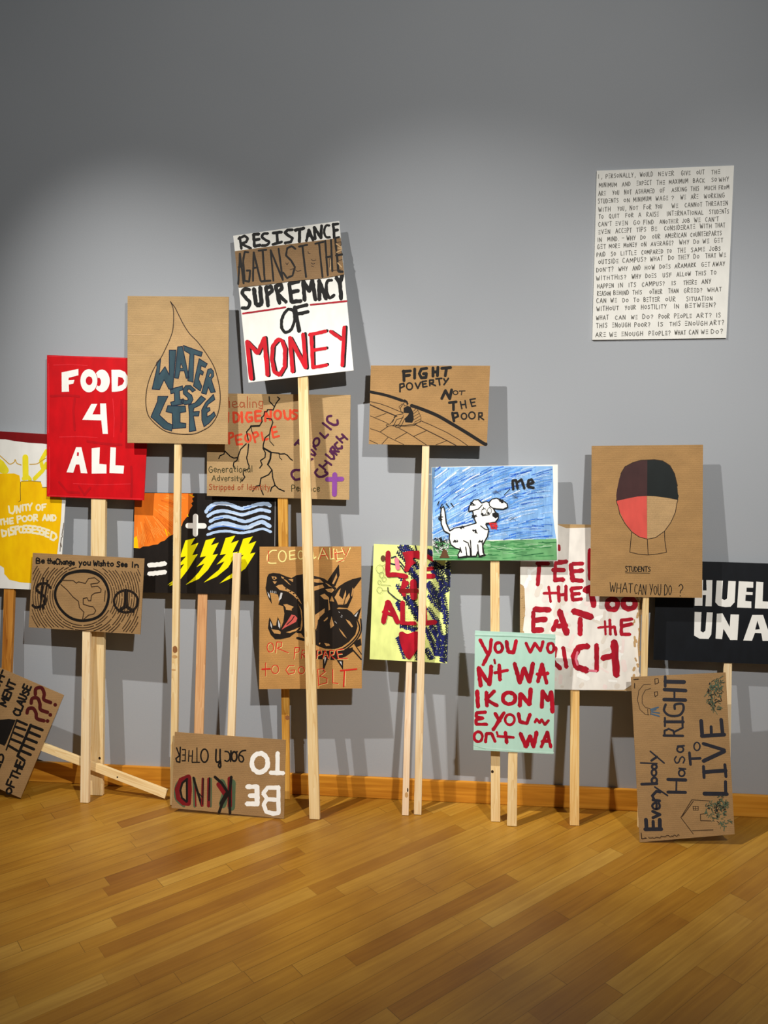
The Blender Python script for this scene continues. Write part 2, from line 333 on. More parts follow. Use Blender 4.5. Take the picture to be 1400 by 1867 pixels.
def sign(name, label, loc, rot, board, thick, outline, wood, depth, sticks, knots, art):
    root = bpy.data.objects.new(name, None); col.objects.link(root)
    root.empty_display_size = 0.1
    root.location = loc; root.rotation_euler = rot
    if name == 'protest_sign': tag(root, label, 'protest sign', 'handmade protest signs along the wall')
    else: tag(root, label, 'poster')
    mb = MB(); mb.prism(outline, 0.0, thick, board)
    panel = mb.build('sign_board' if name == 'protest_sign' else 'poster_board', root)
    for q in sticks:
        lo = ((q[2][0] + q[3][0]) / 2, (q[2][1] + q[3][1]) / 2); hi = ((q[0][0] + q[1][0]) / 2, (q[0][1] + q[1][1]) / 2)
        if math.dist(q[0], q[1]) > math.dist(q[0], q[3]): lo = ((q[0][0] + q[3][0]) / 2, (q[0][1] + q[3][1]) / 2); hi = ((q[1][0] + q[2][0]) / 2, (q[1][1] + q[2][1]) / 2)
        an = math.atan2(hi[0] - lo[0], hi[1] - lo[1]); ca, sa = math.cos(an), math.sin(an)
        to = lambda x, z: ((x - lo[0]) * ca - (z - lo[1]) * sa, (x - lo[0]) * sa + (z - lo[1]) * ca)
        mb = MB(); mb.prism([to(*p) for p in q], thick, thick + depth, wood)
        st = mb.build('wooden_stick', root)
        st.location = (lo[0], 0.0, lo[1]); st.rotation_euler = (0.0, an, 0.0)
        bv = st.modifiers.new('edge', 'BEVEL'); bv.width = 0.0012; bv.segments = 2; bv.limit_method = 'ANGLE'
        if knots:
            mb = MB()
            for x, z, rx, rz, m in knots:
                mb.fill([to(x + rx * math.cos(t * math.pi / 6) * (1 + .1 * math.sin(3 * t)), z + rz * math.sin(t * math.pi / 6)) for t in range(12)], thick - 0.0003, m)
            mb.build('wood_knot', st)
    parts = {}; rnd = random.Random(len(art)); base = 0.0003; idx = 0; lift = 0.0
    part = mat = mb = None
    for line in art.strip().splitlines():
        f = line.split(' ')
        if f[0][0].isalpha():                      # a heading: the painted part and its colour
            part, mat = f; mb = parts.setdefault(part, MB()); continue
        flags, w = int(f[0]), int(f[1]) * UNIT; idx += 1; lift += 2.5e-6
        y = -(base + lift + (0.0018 if part in ON_STRIP else 0.0))
        if flags == 16:
            n = [int(v) * UNIT for v in f[2:8]]; text = line.split('| ')[1]
            if part == 'handwriting': text = text.replace('E', '=')   # this writer's E is three loose bars
            lettering(mb, text, n[0:2], n[2:4], n[4:6], max(w, 0.001), y, mat, rnd, 0.36 if part == 'handwriting' else 0.2); lift += 1.0e-4 if part != 'handwriting' else 0.0
            continue
        pts = []; px = pz = 0
        for v in f[2:]:
            dx, dz = v.split(','); px += int(dx); pz += int(dz); pts.append((px * UNIT, pz * UNIT))
        if flags & 8:
            if flags & 2: pts = catmull(pts, True, 4)
            if part in RAISED:
                h = RAISED[part]
                area = sum(a[0] * b[1] - b[0] * a[1] for a, b in zip(pts, pts[1:] + pts[:1]))
                if area > 0: pts = pts[::-1]
                mb.prism(pts, -base - h, -0.0001, mat)
                if part == 'paper_sheet': base += h
            else: mb.fill(pts, y, mat)
        else:
            if flags & 2 and len(pts) > 2: pts = catmull(pts, flags & 1)
            lift += 2.0e-6 * ribbon(mb, pts, max(w, 0.0009), y, mat, flags & 1, flags & 4, idx)
    for part, mb in parts.items(): mb.build(part, panel)
    return root

# ------------------------------------------------------------------ the room
def structure(mb, name, mat):
    o = mb.build(name); o['kind'] = 'structure'; return o
MATS['wall'] = wall_material(); MATS['floor'] = floor_material(); MATS['trim'] = baseboard_material()
mb = MB(); mb.box((-4.2, 0.0, 0.0), (3.6, 0.12, 4.3), 'wall'); structure(mb, 'wall_back', 'wall')
mb = MB(); mb.box((-4.2, -6.0, -0.05), (3.6, 0.12, 0.0), 'floor'); structure(mb, 'floor', 'floor')
mb = MB(); mb.box((-4.2, -0.018, 0.0), (3.6, 0.0, 0.098), 'trim'); bb = structure(mb, 'baseboard_back', 'trim')
bv = bb.modifiers.new('edge', 'BEVEL'); bv.width = 0.004; bv.segments = 2

# ------------------------------------------------------------------ the signs (outlines, sticks in metres; painted strokes on each board: kind, width, then points)
sign('protest_sign', 'white placard with dark red top and yellow raised-fist painting reading UNITY OF THE POOR',
     loc=(-2.1440, -0.1000, 0.0016), rot=(-0.04304, -0.00000, -0.00000), board='boardwhite', thick=0.004,
     outline=[(-0.1913, 1.6741), (0.3529, 1.642), (0.2939, 0.9336), (-0.2179, 0.9424)], wood='left_golden', depth=0.019, sticks=[[(0.0435, 1.3993), (0.0958, 1.3993), (0.015, 0.0002), (-0.0254, 0.0002)]], knots=[], art='''
fist_painting darkred
8 0 -953,8370 -6,-165 426,-46 619,-32 137,-4 205,-38 340,-39 339,-19 136,-19 437,-74 57,-15 24,289
fist_painting yellow
8 0 -932,7332 1346,12 130,-44 24,-155 21,26 471,-10 38,-129 150,7 181,-114 133,-176 -34,-466 -47,-388 -56,-388 -367,-591 -276,-89 -240,14 -309,86 -101,103 3,157 -103,63 -1009,-10
8 0 -718,5371 750,-147 92,-52 16,-141 110,-132 260,-55 317,16 426,33 164,617 19,280 -278,102 -1865,-24
fist_painting lemon
0 143 694,7709 -1,-451
0 96 693,7258 -48,-32
0 96 755,7259 40,-48
0 95 908,7227 189,178 105,161
0 95 1206,7854 -139,-225 32,-128 119,-16
0 158 -26,7659 136,-96 100,-145
0 103 -132,7497 307,-112
fist_painting ochre
2 21 79,7750 135,-116 101,-77 104,45 28,58 40,-83 102,-39
2 20 794,7552 170,13 103,58 120,71
fist_painting olive
0 14 568,7145 -9,-161 2,-259 -48,-32
0 14 589,7165 233,10 237,-21
0 14 1091,7026 153,7
lettering cream
0 41 271,6593 18,-145 75,-25 53,75 5,97
0 41 460,6440 10,155 73,-142 19,156
0 41 607,6622 5,-129
0 41 641,6623 93,13
0 41 689,6623 8,-123
0 41 744,6646 40,-67 53,84
0 41 784,6579 -1,-72
0 41 1083,6510 2,123 89,17
0 41 1084,6568 68,14
3 37 1040,6568 -6,-28 -14,-23 -21,-12 -23,-1 -20,13 -14,22 -4,28 5,28 15,23 20,12 23,0 20,-12 14,-22
0 41 24,6270 90,17
0 41 69,6274 11,-104
0 41 148,6300 15,-129
0 41 234,6308 9,-120
0 41 154,6236 86,10
0 41 369,6322 -83,-14 12,-120 76,14
0 41 292,6250 69,7
0 41 484,6213 -12,149 83,7 13,-48 -83,-37
0 41 875,6259 2,143 75,0 3,-54 -72,-17 80,-61
0 41 1090,6275 53,129 42,-128
0 41 1107,6320 65,4
0 41 1216,6276 8,123 56,-126 9,126
0 41 1326,6400 -2,-129 65,13 21,55 -26,52 -58,9
3 38 708,6306 -6,-27 -16,-21 -22,-12 -24,0 -22,11 -15,21 -5,27 6,27 16,21 22,12 24,1 22,-12 15,-21
3 38 835,6327 -6,-25 -14,-21 -21,-11 -23,0 -20,11 -14,20 -5,25 6,25 14,21 21,11 23,0 20,-11 14,-20
0 48 88,6033 25,-139 77,30 11,85 -113,31
0 48 254,6064 18,-146
0 48 386,6115 -76,-14 6,-59 65,-18 -2,-72 -72,-14
0 48 431,5953 -11,169 76,13 13,-58 -76,-27
0 48 695,6151 -69,-8 -1,-58 69,-19 -8,-64 -69,-14
0 48 804,6145 -68,0 -1,-65 65,-19 -12,-65 -68,-1
0 48 924,6134 -79,5 -9,-155 82,-6
0 48 844,6062 61,-3
0 48 1036,6116 -68,5 -15,-58 68,-25 -15,-71 -68,5
0 48 1138,6085 -68,12 -15,-59 65,-25 -19,-71 -61,12
0 48 1246,6047 -68,19 -29,-149 74,-25
0 48 1170,5988 54,-12
0 48 1307,6016 -37,-162 75,-32 75,66 -19,77 -94,51
3 41 608,6059 -5,-31 -13,-25 -18,-14 -20,0 -18,13 -12,25 -3,31 5,31 12,25 18,14 20,0 18,-13 12,-25
edge_smears sootbrown
4 17 1572,6090 -22,-130 6,-64
4 17 1536,5896 -16,-130 12,-96
4 17 1513,5766 -16,-194
4 17 1595,6219 -23,-162
''')
sign('protest_sign', 'red painted placard reading FOOD 4 ALL in thick white letters',
     loc=(-1.6731, -0.1287, 0.0016), rot=(-0.05037, -0.00000, -0.00000), board='boardred', thick=0.004,
     outline=[(-0.213, 2.0033), (0.2749, 1.9816), (0.2372, 1.352), (-0.2208, 1.3659)], wood='pine', depth=0.019, sticks=[[(-0.0065, 1.7614), (0.0625, 1.7614), (0.0288, 0.0002), (-0.033, 0.0002)]], knots=[(0.0175, 0.1729, 0.0058, 0.0066, 'knotdark')], art='''
lettering white
8 0 -720,9624 397,75 -1,-142 -231,-54 -7,-57 143,8 -27,-84 -110,-18 8,-158 -174,-5
10 0 410,9425 -20,-109 -52,-86 -74,-48 -82,0 -74,49 -51,88 -17,109 19,109 52,87 75,48 82,-1 74,-49 50,-88
lettering red
10 0 205,9402 -6,-41 -15,-33 -21,-18 -24,1 -21,18 -14,33 -5,41 6,41 15,32 21,18 23,0 22,-18 14,-33
10 0 132,9431 -22,-119 -59,-94 -86,-53 -94,1 -85,54 -58,95 -20,119 22,119 60,95 86,52 94,-1 84,-54 58,-96
lettering white
10 0 119,9431 -21,-112 -56,-89 -80,-49 -88,0 -80,51 -54,90 -19,112 21,112 56,89 80,49 89,-1 79,-50 54,-90
lettering red
10 0 6,9432 -8,-42 -22,-34 -32,-19 -36,1 -31,19 -22,34 -8,42 9,42 22,34 32,19 36,-1 31,-19 22,-34
lettering white
8 0 451,9672 198,-2 114,-48 65,-101 15,-125 -50,-124 -99,-69 -115,-17 -122,-6
lettering red
8 0 608,9517 98,-26 46,-69 -47,-81 -109,-43
lettering white
8 0 -25,8916 139,-1 -118,-235 189,-1 -4,245 139,0 37,-680 -122,0 -31,302 -448,15
8 0 -394,7947 124,0 138,-590 -157,9 -32,191 -83,0 -62,-182 -161,6
lettering red
8 0 -371,7836 43,-6 -7,-83 -44,6
lettering white
8 0 -27,7922 193,22 -17,-370 169,-15 -2,-200 -348,-7
8 0 414,7947 129,-9 -16,-395 204,-9 -18,-179 -327,14
brush_marks redlight
0 13 -1024,9987 850,-29 956,-43
0 14 -1060,6855 856,-32 1358,-34
0 13 -1026,9823 -2,-790 -16,-762
0 13 -793,8175 469,13 432,-26
0 13 -469,7127 667,-22 695,23
0 13 -1031,7953 -2,-765 -23,-288
0 13 479,9023 29,-440 -16,-409
0 13 -909,9790 401,9 398,-30
brush_marks reddark
0 54 -984,9096 402,13 266,-24
0 53 -416,9029 -36,-253 29,-443
0 53 676,8991 4,-408 -16,-283
0 54 -804,7157 199,-222 268,-14
0 53 -335,7064 131,-190 135,160
0 53 896,7513 14,-315 -19,-348
0 53 -126,8080 332,-48 463,-31
''')
sign('protest_sign', 'tall brown cardboard placard with blue WATER IS LIFE inside a water drop outline',
     loc=(-1.2854, -0.1862, 0.0016), rot=(-0.06409, -0.00000, -0.00000), board='cardboard', thick=0.004,
     outline=[(-0.2079, 2.2558), (0.2503, 2.2424), (0.2471, 1.6039), (-0.2093, 1.6102)], wood='pine', depth=0.019, sticks=[[(0.0083, 2.009), (0.0385, 2.009), (0.013, 0.0003), (-0.0161, 0.0003)]], knots=[(0.0076, 0.6974, 0.0113, 0.0164, 'knot'), (0.0063, 0.665, 0.0126, 0.0076, 'knotpale'), (0.0013, 0.6062, 0.0101, 0.0038, 'knotpale')], art='''
crease cardlight
0 14 51,10684 552,-24 643,-25
0 14 -1033,10436 270,-14 311,-7
0 14 -1034,9986 356,-10 387,-5
drop_drawing card2
8 0 -24,11060 37,-216 -30,-368 -145,-346 -236,-388 -183,-431 -37,-433 112,-310 323,-259 428,-73 425,81 296,266 99,449 -79,491 -170,369 -276,371 -255,290 -170,310
lettering teal
8 0 -377,9804 97,101 -37,-359 133,173 97,-182 -1,540 156,-2 -76,-855 -86,5 -111,207 -103,-216 -170,12 112,473
8 0 105,10147 106,8 150,-688 -64,-9 -43,164 -96,1 -38,-164 -85,11 38,411
8 0 232,10176 431,-155 -27,-90 -163,47 -21,-604 -119,32 48,583 -127,74
8 0 590,9885 184,-115 -47,-81 -91,38 -14,-88 67,-42 -21,-71 -63,31 -26,-122 73,-154 -36,-102 -155,113 48,236
8 0 785,9647 74,20 53,-62 6,-102 -55,-71 92,-276 -100,-16 -59,129 -47,-163 -106,31 89,307
8 0 -66,9225 278,69 15,-82 -86,-30 18,-189 74,20 -10,-115 -257,-40 -21,79 90,30 -9,175 -77,-16
8 0 510,9200 -75,-41 -53,62 -53,-3 -4,-58 100,-72 28,-93 -49,-92 -139,-20 -85,52 32,72 85,-35 49,20 -17,45 -96,83 -6,102 59,78 107,3
8 0 -344,9072 229,-1 -90,-175 -107,-236 193,-172 111,-46 -25,-134 -172,52 -301,259 151,340
8 0 -119,8865 395,-12 15,-124 -132,-20 0,-216 132,-21 -4,-92 -299,-20 -7,340 -143,35
8 0 351,8873 148,50 138,153 100,-72 -131,-133 -132,-61 -17,-82 138,10 -15,-102 -119,0 60,-318 -153,-25 4,333
8 0 912,9105 32,-113 -148,-101 -52,-82 84,10 7,-62 -70,-50 6,-93 89,51 64,61 38,-82 -144,-163 -116,-82 -49,144 -5,226 85,153
lettering navyink
1 19 -377,9804 97,101 -37,-359 133,173 97,-182 -1,540 156,-2 -76,-855 -86,5 -111,207 -103,-216 -170,12 112,473
1 19 105,10147 106,8 150,-688 -64,-9 -43,164 -96,1 -38,-164 -85,11 38,411
1 19 232,10176 431,-155 -27,-90 -163,47 -21,-604 -119,32 48,583 -127,74
1 19 590,9885 184,-115 -47,-81 -91,38 -14,-88 67,-42 -21,-71 -63,31 -26,-122 73,-154 -36,-102 -155,113 48,236
1 19 785,9647 74,20 53,-62 6,-102 -55,-71 92,-276 -100,-16 -59,129 -47,-163 -106,31 89,307
1 19 -66,9225 278,69 15,-82 -86,-30 18,-189 74,20 -10,-115 -257,-40 -21,79 90,30 -9,175 -77,-16
1 19 510,9200 -75,-41 -53,62 -53,-3 -4,-58 100,-72 28,-93 -49,-92 -139,-20 -85,52 32,72 85,-35 49,20 -17,45 -96,83 -6,102 59,78 107,3
1 19 -344,9072 229,-1 -90,-175 -107,-236 193,-172 111,-46 -25,-134 -172,52 -301,259 151,340
1 19 -119,8865 395,-12 15,-124 -132,-20 0,-216 132,-21 -4,-92 -299,-20 -7,340 -143,35
1 19 351,8873 148,50 138,153 100,-72 -131,-133 -132,-61 -17,-82 138,10 -15,-102 -119,0 60,-318 -153,-25 4,333
1 19 912,9105 32,-113 -148,-101 -52,-82 84,10 7,-62 -70,-50 6,-93 89,51 64,61 38,-82 -144,-163 -116,-82 -49,144 -5,226 85,153
lettering card2
8 0 179,9787 47,-103 -64,-10
lettering navyink
1 14 179,9787 47,-103 -64,-10
lettering card2
8 0 842,9575 27,-41 -27,-61 -36,21
lettering navyink
1 14 842,9575 27,-41 -27,-61 -36,21
drop_outline brownink
2 19 -60,11136 36,-76 28,-93 9,-123 -5,-204 -25,-164 -49,-143 -96,-203 -107,-204 -129,-184 -108,-205 -75,-226 -37,-227 0,-206 37,-186 75,-124 151,-145 172,-114 192,-52 236,-21 234,10 191,71 169,102 127,164 74,204 25,245 -20,245 -59,246 -64,184 -106,185 -127,185 -149,186 -148,145 -107,145 -85,145 -85,165 -75,144 -74,94 -26,35
''')
sign('protest_sign', 'tallest tilted white placard reading RESISTANCE AGAINST THE SUPREMACY OF MONEY',
     loc=(-0.6350, -0.2447, 0.0016), rot=(-0.08199, -0.00000, -0.00000), board='boardwhite', thick=0.004,
     outline=[(-0.3769, 2.5044), (0.0852, 2.5538), (0.1525, 1.919), (-0.3042, 1.8713)], wood='pine', depth=0.019, sticks=[[(-0.1026, 2.2589), (-0.059, 2.2589), (0.0213, 0.0003), (-0.0229, 0.0003)]], knots=[], art='''
upper_lettering black
4 57 -1739,12488 39,-251
4 58 -1767,12455 135,60 71,-62 -37,-71 -110,-36 218,-108
4 68 -1436,12541 25,-260 123,24
4 68 -1436,12532 121,10
4 68 -1426,12418 121,15
6 60 -1120,12550 -88,-9 -42,-60 66,-61 89,-52 -46,-67 -112,-10
4 62 -1011,12555 196,13
4 62 -919,12562 9,-218
4 62 -1014,12309 201,51
4 62 -580,12610 -108,1 -62,-54 75,-66 97,-59 -36,-78 -134,-19
4 70 -527,12600 196,39
4 70 -428,12619 -2,-274
4 62 -279,12363 51,239 94,-230
4 62 -257,12468 87,13
4 62 -89,12396 -25,259 151,-240 9,269
6 51 217,12679 -73,0 -40,-109 36,-129 91,-12
4 59 297,12710 28,-319
4 59 286,12699 118,8
4 59 305,12564 95,15
cardboard_strip card3
8 0 -1843,12186 823,85 691,62 790,73 12,-107 3,-110 23,-138 7,-132 22,-138 16,-150 -408,-66 -688,-48 -578,-64 -623,-49 -40,348
strip_lettering softblack
4 44 -1761,11472 32,663 87,-650
4 44 -1758,11840 80,21
4 44 -1543,12153 -82,14 -31,-193 36,-433 99,-20 21,240 -79,2
4 44 -1437,11533 11,617 156,-616
4 44 -1440,11805 93,25
4 44 -1322,12181 175,18
4 44 -1229,12179 52,-648
4 44 -1258,11522 209,11
4 43 -987,11527 -68,658 272,-644
4 43 -783,11541 -98,674
4 43 -512,12198 -81,61 -99,-38 -26,-158 116,-116 80,-137 -50,-179 -119,-52 -89,124
4 43 -438,12246 183,31
4 43 -363,12257 86,-667
4 43 -88,12294 183,40
4 43 -3,12297 81,-715
4 43 129,12356 63,-743
4 43 254,12375 35,-675
4 43 150,12000 123,19
4 48 345,12395 74,-698 94,-13
4 48 345,12406 84,18
4 48 364,12035 135,19
scuffs brownink
0 13 -240,12136 9,-40 37,-6
0 13 -165,11959 46,-19 50,12
0 13 -169,11891 39,-28 34,15
0 14 -721,11905 28,-41 27,40
0 13 -628,11756 74,21 92,-59 74,17
0 13 -164,11828 46,-23
0 13 223,11971 6,-179
0 13 357,12304 113,20 7,-70
0 13 381,12237 97,14
0 13 395,11922 102,20
0 13 271,11701 68,21 137,7
0 13 472,12144 24,-68
scuffs cardlight
0 24 369,12282 103,-75
0 24 382,12102 90,42
0 24 406,11877 81,-92
0 24 242,11948 6,-202
0 24 404,12191 82,-15
middle_lettering black
6 79 -1513,11353 -117,11 -44,-83 81,-104 82,-97 -39,-113 -126,-4
4 95 -1420,11367 49,-308 59,-51 65,49 -33,341
4 84 -1153,11399 50,-402
4 84 -1153,11395 112,20 28,-96 -110,-88
4 84 -944,11424 91,-375
4 84 -944,11417 115,43 29,-95 -108,-93 198,-199
4 86 -644,11470 54,-399 202,18
4 86 -644,11470 212,36
4 86 -619,11277 172,30
4 86 -305,11106 -40,411 140,-222 62,231 72,-416
4 86 14,11108 -11,408 155,-392
4 86 12,11279 92,21
6 67 277,11516 -91,-15 -26,-157 61,-199 111,56
4 85 375,11575 76,-148 49,190
4 85 456,11427 25,-310
underline crimson
4 38 -1661,10842 420,51 520,67
4 38 -180,11002 343,27 441,36
middle_lettering black
6 65 -663,10921 -102,-123 -43,-157 15,-136 77,-81 115,55 68,157 10,158 -47,103 -93,24
4 89 -520,10963 103,-521
4 75 -520,10941 271,62
4 75 -500,10798 275,58
bottom_lettering black
0 82 -1411,9435 -109,786 235,-235 141,325 72,-800
0 70 -831,10270 -121,-134 -21,-290 62,-268 112,-65 105,176 8,380 -75,168 -70,33
0 70 -518,9585 -59,708 344,-636 -52,731
0 64 -106,10370 24,-706
0 64 -156,10368 342,76
0 64 -115,10030 304,50
0 64 -82,9669 288,59
0 64 300,10424 238,-165
0 69 595,10516 -38,-823
bottom_lettering red
4 90 -1458,9435 -104,805 235,-254 148,325 77,-799
4 84 -877,10275 -115,-134 -20,-290 60,-273 116,-64 103,175 8,380 -71,175 -81,31
4 84 -555,9579 -68,731 351,-648 -64,718
4 80 -156,10371 38,-707
4 75 -198,10364 355,69
4 70 -149,10030 309,41
4 72 -123,9664 308,51
4 72 255,10432 245,-173
4 77 554,10517 -38,-819
''')
sign('protest_sign', 'wide brown cardboard placard about Indigenous people with black cracks and a purple cross',
     loc=(-0.7980, -0.0748, 0.0016), rot=(-0.02566, -0.00000, -0.00000), board='cardboard', thick=0.004,
     outline=[(-0.3479, 1.8261), (0.293, 1.8133), (0.2867, 1.3586), (-0.3542, 1.372)], wood='golden', depth=0.015, sticks=[[(-0.0372, 1.654), (0.0103, 1.654), (0.0142, 0.0001), (-0.0162, 0.0001)]], knots=[(0.006, 0.3771, 0.0101, 0.0113, 'knot')], art='''
upper_lettering rust
0 21 -1331,9042 3,-235
0 21 -1251,9028 -10,-221
0 21 -1329,8913 75,13
0 21 -1233,8951 7,-141
0 20 -1164,8868 106,26 -34,56 -66,-20 -12,-82 58,-42 80,28
0 20 -906,8911 -66,18 -33,-69 37,-47 61,33 4,72 15,-113
0 20 -828,9051 -2,-244
0 20 -771,8936 -1,-124
0 20 -770,9005 0,-10
0 20 -708,8812 1,116 53,4 31,-41 2,-77
0 20 -480,8942 -74,5 -21,-64 39,-44 53,18 3,85 -12,-162 -79,24
upper_lettering orangered
4 56 -1363,8467 -6,214 94,-194 13,212
4 56 -1147,8701 16,-214 88,30 25,98 -50,78 -79,8
4 56 -961,8710 11,-224
4 55 -736,8697 -92,5 -36,-108 47,-95 91,25 0,77 -63,-7
4 55 -524,8732 -132,-10 12,-211 132,15
4 55 -651,8619 113,15
4 55 -427,8510 4,211 109,-190 15,230
4 55 -10,8739 25,-153 66,-39 53,43 0,162
4 55 291,8733 -78,16 -32,-51 97,-62 -14,-66 -89,-16
7 52 -76,8650 -8,-40 -20,-32 -30,-18 -33,1 -29,17 -20,33 -7,40 7,40 21,32 29,17 33,0 30,-18 20,-32
4 47 -1247,8016 -11,233 93,5 15,-77 -96,-41
4 47 -1099,8197 25,-201 125,15
4 47 -1099,8197 134,26
4 47 -1086,8094 112,21
4 47 -656,8047 -57,202 93,25 40,-72 -96,-57
4 47 -514,8266 31,-172 114,30
4 46 -289,8361 41,-211 130,39
4 46 -289,8361 93,31
4 46 -268,8258 100,26
3 47 -756,8145 -7,-35 -18,-29 -25,-16 -29,0 -25,16 -18,29 -6,36 7,35 18,29 26,16 28,0 26,-16 17,-29
crack_drawing black
0 26 -337,9043 5,-97 60,-65 52,-56 27,56 45,64 48,51 -48,38
0 26 -220,8825 -29,-69 -127,6 -16,-46 -53,0 -13,-82 -51,-41 10,-88 -59,-97 -193,-5 -27,-46 -73,-77 36,-186
0 26 -393,8572 106,-16 28,-72 -56,-159 -17,-98 -101,-77 -43,-154 -6,-83 52,-93 -8,-103 -104,-70 36,-91 -53,-72
0 26 -861,8016 -131,-124 -66,-181 -86,-11 -79,36 -120,117 -27,-65 -89,-37 -28,-62
0 26 -808,8009 -20,-194 -27,-109 31,-125 26,-51 -17,-65 -118,-53 0,-78 34,-51 -68,-92
0 26 -1058,7705 -17,-59 -69,-39 -17,-78 42,-65
0 26 -463,7918 158,-90 -14,-142 -59,-124 94,-121 -77,-104 -173,-79 -28,-163 -80,-11 -81,-113
0 26 -562,7095 39,-109 39,-91
0 26 -284,7441 15,-168 52,-169 -80,-52 -22,-78
0 26 -217,7104 79,-77 126,-51
0 26 -305,7828 171,-18 40,-20 92,8 66,-34 65,-77 47,-31
0 18 -751,8403 12,-98 39,-77
0 17 -337,8202 10,-129 89,-98
0 17 -121,7790 13,-78 47,-46
0 38 -751,8403 185,5
0 38 -463,7918 158,-90 -14,-142 -59,-124
lower_lettering oliveink
16 16 -1719 7378 989 22 -1 144 | Generational
16 16 -1653 7193 692 9 0 125 | Adversity
lower_lettering rust
16 16 -1715 7004 1378 -2 2 120 | Stripped of Identity
purple_lettering purple
6 52 365,7443 -153,-8 -58,-88 78,-111 145,24
4 46 225,7991 95,112
4 46 275,8047 157,-77
4 46 379,7688 118,0
4 46 602,7893 94,-107
4 46 588,7791 92,-31
4 46 641,7970 65,-77
4 46 575,7662 52,26
3 46 771,8034 -19,-34 -27,-22 -30,-8 -26,10 -18,24 -5,34 7,38 19,33 27,23 30,7 26,-9 17,-25 6,-34
4 49 791,8251 111,-107 71,76
4 49 851,8468 184,-141
6 51 1046,8620 -88,-22 5,-97 129,-72 83,13 0,89
6 52 737,7462 -53,-77 73,-82 104,0 92,65 -52,51
4 46 771,7560 143,-115
4 46 901,7650 143,-94
4 46 841,7504 131,113
4 46 915,7791 117,-102 72,0 -7,72 -91,94
4 46 1019,7893 143,-117
4 46 1019,7893 52,64 52,-63 -39,-64
4 46 1110,7863 103,-15
4 46 1175,8052 -63,-56 63,-90 103,13 -5,51
4 46 1149,8174 135,-132
4 46 1273,8225 122,-115
4 46 1216,8103 119,71
cross violet
0 109 1117,7343 -8,-429
0 103 953,7240 320,9
lower_lettering oliveink
16 16 157 6977 625 4 1 135 | Penance
''')
